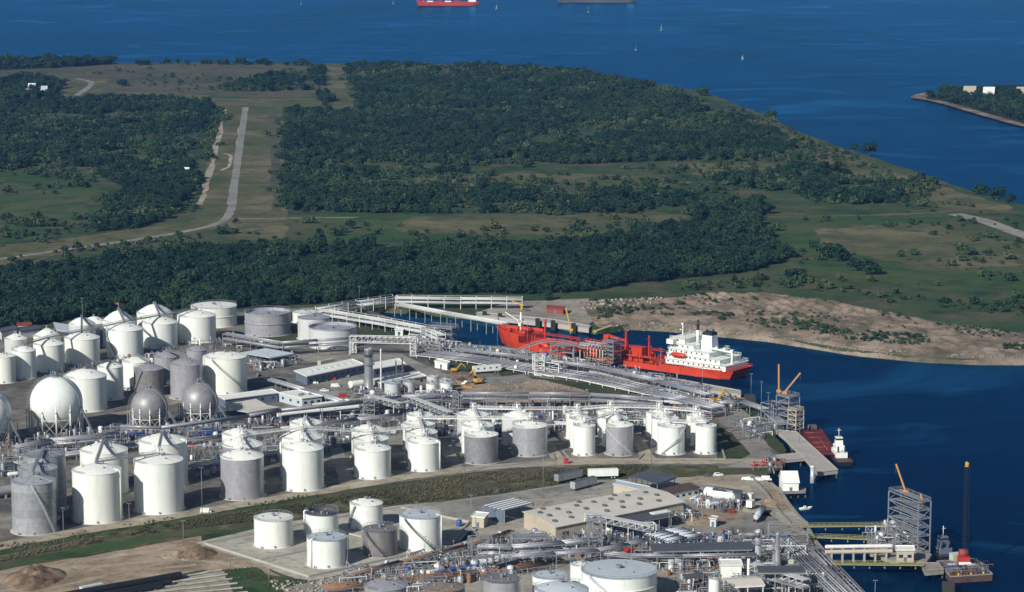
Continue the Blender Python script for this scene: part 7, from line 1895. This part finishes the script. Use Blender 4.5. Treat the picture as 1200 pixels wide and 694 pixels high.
# deck-side piles of the catwalks reach the bed through their posts
n0 = P(1082, 652); f0 = Vector((n0.x - 8.5, n0.y + 18, 0)); cen = (n0 + f0) / 2
tower('tall grey loading tower with orange crane on the near dock', (cen.x, cen.y), 20, 5.5, 20, yaw_of(n0, f0), 6, 'steel', z0=1.2, deck=0.55)
jib('long orange jib on the near dock tower', PD(1061, 581, f0.y - 3), PD(1050, 544, f0.y - 3), 'orange', 1.0)
jib('short orange post crane on the near dock tower', PD(1080, 592, n0.y + 2), PD(1079, 579, n0.y + 2), 'orange', 1.0)
p = P(924, 503) + Vector((0, 4, 0))
jib('upright yellow boom on the first pier tower', PD(912.5, 462, p.y + 2), PD(912.5, 427, p.y + 2), 'orange', 1.0)
jib('slanting yellow boom on the first pier tower', PD(919, 464, p.y), PD(938, 437, p.y), 'orange', 1.0)
bld('control_hut', 'cream control hut on the near dock platform', 'hut', (1051, 645.5), (1071, 645.5), (1070, 641), 4.6, 'tan', 'white_roof', win=2, doors=1, z0=1.2)
clutter('pipes and valves on the near dock platform', [(1020, 634), (1042, 622), (1056, 624), (1075, 642), (1050, 652), (1022, 646)], 150, 61, 0.0)
bpy.data.objects['pipework.%03d' % (len([o for o in bpy.data.objects if o.name.startswith('pipework')]) - 1)].location.z = 1.2
p = P(924, 503)
tower('cream lower stair tower under the first pier cranes', (p.x + 3, p.y - 3), 5, 5, 9, 0.7, 4, 'tan', z0=0.9)

# ---- barge, tugs, crane barge
A, B = P(950, 501, 0), P(972, 533, 0); dirv = (A - B)
t = thing('barge', 'dark red flat barge moored at the concrete pier', 'barge', ((A.x + B.x) / 2, (A.y + B.y) / 2, WATER_Z), yaw_of(B, A)); L_ = dirv.length
k = MB(); rings = [[(x, -4.8, 2.4), (x2, -4.6, -1), (x2, 4.6, -1), (x, 4.8, 2.4)] for x, x2 in ((-L_ / 2, -L_ / 2 + 4), (-L_ / 2 + 4.2, -L_ / 2 + 4.3), (L_ / 2 - 4.2, L_ / 2 - 4.3), (L_ / 2, L_ / 2 - 4))]
loft(k, rings, 0, True); k.add(rings[0], [(0, 1, 2, 3)]); k.add(rings[-1], [(3, 2, 1, 0)]); k.build('hull', MT['darkred'], t)
for y in (-2.6, 2.6):
    for x in (-14, -2, 10):
        k = MB(); k.box((x, y * 0.85, 2.7), (9.5, 3.6, 0.7), 0, 0, 0.97); k.build('hatch', MT['darkred'], t)
k = MB(); k.tube((-L_ / 2 + 5, 0, 3.3), (L_ / 2 - 5, 0, 3.3), 0.25, n=8)
for x in (-16, -6, 4, 14): k.tube((x, -4.5, 3.2), (x, 4.5, 3.2), 0.2, n=6)
k.build('deck_pipe', MT['brick'], t)
k = MB(); k.box((L_ / 2 - 4, 0, 3.6), (3, 4, 2)); k.tube((L_ / 2 - 6.5, 2, 2.6), (L_ / 2 - 6.5, 2, 5.2), 0.4, n=8); k.build('pump_housing', MT['darksteel'], t)

def tug(label, a, b, hullm, group='work boats', tallh=4.5, cabm='white'):
    A, B = P(*a, WATER_Z), P(*b, WATER_Z); t = thing('tug_boat', label, 'tug', (A + B) / 2, yaw_of(A, B), group); L_ = (B - A).length; h = L_ / 2
    s = [(h, h - 1, 0.3, 0.2, 3.0), (h - 2, h - 2.6, 2.2, 1.6, 2.6), (h - 5, h - 5, 3.4, 3.0, 2.1), (0, 0, 3.8, 3.6, 1.8), (-h + 2, -h + 2, 3.6, 3.3, 1.7), (-h, -h + 0.4, 3.0, 2.6, 1.8)]
    hm_, dm_ = hull_mesh(L_, s); hm_.build('hull', MT[hullm], t); dm_.build('deck', MT['brownroof'], t)
    k = MB()
    for p, q_ in zip(s, s[1:]):
        for sg in (-1, 1): k.bar((p[0], sg * (p[2] + 0.1), p[4] - 0.2), (q_[0], sg * (q_[2] + 0.1), q_[4] - 0.2), 0.35, 0.45)
    k.build('fender', MT['rubber'], t)
    k = MB(); k.box((h * 0.05, 0, 2.8), (L_ * 0.42, 5.0, 2.4)); c = k.build('cabin', MT[cabm], t)
    k = MB(); k.box((h * 0.16, 0, 5.0), (L_ * 0.24, 4.0, 2.2)); k.build('upper_cabin', MT[cabm], t)
    k = MB(); k.box((h * 0.2, 0, 6.1 + tallh / 2 - 0.6), (3.2, 3.2, tallh - 1.0), 0, 0, 0.95); w = k.build('wheelhouse', MT[cabm], t)
    k = MB(); k.box((h * 0.2, 0, 6.1 + tallh - 1.9), (3.26, 3.26, 0.8)); k.build('window', MT['glass'], w)
    k = MB(); k.tube((h * 0.2, 0, 6 + tallh - 1), (h * 0.2, 0, 9 + tallh), 0.14, n=6); k.bar((h * 0.2, -1, 8 + tallh), (h * 0.2, 1, 8 + tallh), 0.15); k.build('mast', MT['whitesteel'], t)
    for sg in (-1, 1):
        k = MB(); k.tube((-h * 0.3, sg * 1.5, 3.8), (-h * 0.3, sg * 1.5, 6.5), 0.4, n=8); k.build('exhaust', MT['black'], t)
tug('white pushboat with black hull at the end of the dark red barge', (991, 546.5), (977, 530), 'black', tallh=4.5)
# crane barge
pts = wpts([(1098, 658), (1144, 655), (1163, 673), (1114, 676)], 0); base = Vector((pts[0].x, pts[0].y, WATER_Z))
t = thing('crane_barge', 'dark work barge carrying a red crane at the near dock', 'barge', base)
Lp = [p - base for p in pts]
k = MB(); k.prism([(p.x, p.y) for p in Lp], -1.0, 2.4); k.build('hull', MT['brownroof'], t)
k = MB()
for i in range(4):
    a, b = Lp[i], Lp[(i + 1) % 4]; k.bar(a + UP(0.05), b + UP(0.05), 0.4, 0.4)
k.build('rubbing_strake', MT['oldconcrete'], t)
for i, f_ in enumerate((0.2, 0.5, 0.8)):
    p = lerp(Lp[3], Lp[2], f_); k = MB(); k.tube(Vector((p.x, p.y + 1, 2.3)), Vector((p.x, p.y + 1, 3.3)), 0.35, n=8); k.build('bollard', MT['yellow'], t)
cp = P(1129, 664, -0.1)
t = thing('crawler_crane', 'red crane with a tall dark lattice boom and yellow head on the barge', 'crane', cp)
for s in (-1, 1):
    k = MB(); k.box((s * 1.7, 0, 0.6), (1.0, 6.0, 1.2), 0, 0, 0.95); k.build('track', MT['rubber'], t)
k = MB(); k.box((0, 0.8, 2.7), (4.2, 6.5, 2.8), 0, 0, 0.95); k.build('house', MT['signalred'], t)
k = MB(); k.box((0, -2.5, 1.9), (4.4, 0.6, 0.9)); k.build('counterweight', MT['white'], t)
k = MB(); k.tube((-1.6, 0.8, 5.0), (1.6, 0.8, 5.0), 1.5, n=14); k.build('winch_drum', MT['brick'], t)
tip = PD(1133, 546, cp.y + 4) - cp; s0 = Vector((0.6, 2.5, 2.5)); k = MB(); n_ = 26
for sx_, sy_ in ((-1, -1), (1, -1), (1, 1), (-1, 1)):
    k.bar(s0 + Vector((sx_ * 0.42, sy_ * 0.42, 0)), tip + Vector((sx_ * 0.24, sy_ * 0.24, 0)), 0.11)
cs = ((-1, -1), (1, -1), (1, 1), (-1, 1))
for i in range(n_):
    a, b = lerp(s0, tip, i / n_), lerp(s0, tip, (i + 1) / n_); w0, w1 = 0.42 - 0.18 * i / n_, 0.42 - 0.18 * (i + 1) / n_
    for j in range(4):
        c0, c1 = cs[j], cs[(j + 1) % 4]; k.bar(a + Vector((c0[0] * w0, c0[1] * w0, 0)), b + Vector((c1[0] * w1, c1[1] * w1, 0)), 0.08)
k.build('boom', MT['black'], t)
k = MB(); k.box(tip + UP(0.4), (1.2, 1.0, 1.4), 0, 0, 0.7); k.tube(tip + Vector((0, -0.9, 1.0)), tip + Vector((0, 0.7, 0.9)), 0.6, n=12); k.build('boom_head', MT['yellow'], t)
k = MB(); k.bar(tip + Vector((0.9, -0.5, 0)), Vector((1.2, -1.5, 5)), 0.09); k.bar(tip + Vector((-0.9, -0.5, 0)), tip + Vector((-0.9, -0.5, -30)), 0.09); k.build('cable', MT['black'], t)
for lab, x, y, mt, d in [('blue generator on the crane barge deck', 1115, 667, 'blue', (3, 2, 1.8)), ('cream store box on the crane barge', 1120, 656.5, 'lightblue', (4, 3, 2.6)), ('yellow rack on the crane barge', 1121, 662, 'olive', (1.6, 1.4, 4.0)), ('dark winch on the crane barge', 1136, 667, 'darksteel', (3, 3, 1.8))]:
    p = P(x, y, -0.1); o = thing('deck_box', lab, 'box', p, 0.3, 'boxes on the crane barge'); k = MB(); k.box((0, 0, d[2] / 2), d); k.build('body', MT[mt], o); k = MB(); k.box((0, 0, d[2] + 0.06), (d[0] + 0.1, d[1] + 0.1, 0.12)); k.build('lid', MT['pale'], o)
tug('small pale work boat behind the crane barge', (1113, 657), (1099, 649), 'black', tallh=3.0, cabm='slate')

clutter('gear and chains strewn on the crane barge deck', [(1102, 660), (1142, 657), (1156, 671), (1118, 674)], 60, 71, 0.3, 1.2, 0.1, ('darksteel', 'steel', 'rust', 'rust', 'darksteel', 'blue', 'olive'))
bpy.data.objects['pipework.%03d' % (len([o for o in bpy.data.objects if o.name.startswith('pipework')]) - 1)].location.z = -0.1
# ---- red pump rack boats etc. by the small quay
for lab, x, y, s_ in [('red valve stack on the small quay, left', 884, 547, 2.0), ('red valve stack on the small quay, middle', 894, 548.5, 2.6), ('red valve stack on the small quay, right', 905, 548, 2.4), ('red valve stack at the quay end', 914, 546.5, 1.8)]:
    t = thing('valve_stack', lab, 'valve stack', P(x, y), 0.3, 'red valve stacks'); k = MB(); k.tube((0, 0, 0), (0, 0, s_), 0.5, n=10); k.tube((-1.6, 0, s_ * 0.5), (1.6, 0, s_ * 0.5), 0.35, n=8); k.build('body', MT['signalred'], t)
    k = MB(); k.lathe([(0.9, s_), (0.9, s_ + 0.15), (0, s_ + 0.2)], n=12); k.tube((1.5, 0, s_ * 0.5), (1.5, 0, s_ * 1.1), 0.3, n=8); k.build('hand_wheel', MT['signalred'], t)

# ---- far ships and sailing boats
def far_ship(label, x0, x1, y, hullm, deckm, h=7.0, z=WATER_Z):
    A, B = P(x0, y, z), P(x1, y, z); t = thing('cargo_ship', label, 'ship', (A + B) / 2, yaw_of(A, B) + math.pi, 'far ships in the bay'); L_ = (B - A).length; k_ = L_ / 2
    s = [(k_, k_ - 4, 0.4, 0.3, h + 3), (k_ - 8, k_ - 10, 6, 4, h + 2), (k_ - 22, k_ - 22, 10, 8.5, h), (0, 0, 10.5, 10.5, h - 0.4), (-k_ + 12, -k_ + 12, 10, 9, h), (-k_, -k_ + 5, 8, 6, h + 0.6)]
    hm_, dm_ = hull_mesh(L_, s); hm_.build('hull', MT[hullm], t); dm_.build('deck', MT[deckm], t)
    for i in range(3):
        k = MB(); k.box((-k_ + 14 - i * 0.8, 0, h + 1.5 + i * 3), (15 - i * 3, 17 - i * 2, 3)); k.build('superstructure', MT['white'], t)
    k = MB(); k.box((-k_ + 9, 0, h + 12), (4, 4, 6), 0, 0, 0.9); k.build('funnel', MT['darksteel'], t)
    for i in range(4):
        x = k_ - 26 - i * (L_ - 62) / 3.4; k = MB(); k.box((x, 0, h + 0.9), (12, 12, 2.0)); k.build('hatch', MT['white' if i % 2 == 0 else deckm], t)
    for x in (k_ - 14, 4): 
        k = MB(); k.tube((x, 0, h), (x, 0, h + 13), 0.5, n=6); k.bar((x, 0, h + 5), (x - 9, 0, h + 11), 0.5); k.build('mast', MT['white'], t)
far_ship('red cargo ship far out at the top edge', 488, 562, 6.5, 'red', 'reddeck')
far_ship('dark hulled cargo ship far out, right of the red one', 652, 747, 3.0, 'darksteel', 'oldconcrete')
def sail(label, px, py, s_, deg, sm='white'):
    t = thing('sailing_boat', label, 'sailing boat', P(px, py, WATER_Z), R(deg), 'boats in the bay'); t.scale = (s_, s_, s_)
    s = [(5, 4.2, 0.1, 0.1, 1.4), (3, 2.8, 1.0, 0.8, 1.2), (0, 0, 1.5, 1.3, 1.0), (-3.5, -3.2, 1.2, 1.0, 1.0)]
    a_, b_ = hull_mesh(9, s); a_.build('hull', MT['white'], t); b_.build('deck', MT['tan'], t)
    k = MB(); k.tube((0.8, 0, 1), (0.8, 0, 13), 0.1, n=6); k.tube((0.8, 0, 2.2), (-3.4, 0.6, 2.2), 0.08, n=6); k.build('mast', MT['pale'], t)
    k = MB(); k.add([(0.7, 0, 2.4), (-3.2, 0.6, 2.4), (0.7, 0.25, 12.6), (0.7, 0.06, 2.4), (-3.2, 0.66, 2.4), (0.7, 0.31, 12.6)], [(0, 1, 2), (5, 4, 3), (0, 3, 4, 1), (1, 4, 5, 2), (2, 5, 3, 0)]); k.build('main_sail', MT[sm], t)
    k = MB(); k.add([(0.9, 0, 11), (4.6, 0, 1.6), (1.2, 0.8, 2.2), (0.9, 0.06, 11), (4.6, 0.06, 1.6), (1.2, 0.86, 2.2)], [(0, 1, 2), (5, 4, 3), (0, 3, 4, 1), (1, 4, 5, 2), (2, 5, 3, 0)]); k.build('fore_sail', MT[sm], t)
sail('white sailing boat, largest one right of the middle', 775, 36, 0.85, 60)
sail('small pale sailing boat nearest the wooded shore', 745, 59, 0.6, 100, 'pale')
sail('small sailing boat right of the two others', 870, 70, 0.5, 40)
sail('sailing boat below the dark hulled ship', 689.5, 15, 0.8, 70)
sail('small white sail right of the red ship', 582, 11, 0.7, 50)
sail('small white sail left of the red ship', 461, 4.5, 0.9, 80)
sail('small white sail alone toward the left of the bay', 353, 5, 0.7, 80)
# small craft near the near quay
def skiff(label, px, py, deg):
    t = thing('skiff', label, 'boat', P(px, py, WATER_Z), R(deg), 'small craft'); s = [(3, 2.5, 0.1, 0.1, 1.0), (1.6, 1.5, 0.8, 0.6, 0.8), (-2.6, -2.5, 0.9, 0.8, 0.7)]; a_, b_ = hull_mesh(6, s); a_.build('hull', MT['white'], t); b_.build('deck', MT['pale'], t)
    k = MB(); k.box((-0.4, 0, 1.0), (1.0, 0.9, 0.9)); k.build('console', MT['white'], t)
skiff('small white skiff on the water right of the boat house', 944, 597, 20)
# flag on the back tank
q = TK['T4']; t = thing('flag', 'small red flag above the back domed tank', 'flag', apex('T4', 0), 0)
k = MB(); k.tube((0, 0, 0), (0, 0, 4.5), 0.08, n=6); k.build('staff', MT['pale'], t); k = MB(); k.box((-0.8, 0, 3.9), (1.6, 0.06, 1.1)); k.build('cloth', MT['signalred'], t)

# ---- air between us and the far shore
mb = MB(); mb.box((0, 7250, 145), (18400, 17900, 320))
hz = mb.build('haze', MT['white']); hz.data.materials.clear()
hm_ = bpy.data.materials.new('haze_air'); hm_.use_nodes = True; t_ = hm_.node_tree
for n_ in list(t_.nodes): t_.nodes.remove(n_)
pv = t_.nodes.new('ShaderNodeVolumePrincipled'); ho = t_.nodes.new('ShaderNodeOutputMaterial')
pv.inputs['Color'].default_value = (0.20, 0.46, 1.0, 1); pv.inputs['Density'].default_value = HAZE_DENSITY if 'HAZE_DENSITY' in globals() else 5.0e-5; pv.inputs['Anisotropy'].default_value = 0.2
t_.links.new(pv.outputs[0], ho.inputs['Volume']); hz.data.materials.append(hm_)
struct(hz, 'thin blue haze over the land and water', 'stuff')

dup_ = {l: v for l, v in LABELS.items() if len(v) > 1 and l}
for l, v in dup_.items(): print('DUP', l, v)
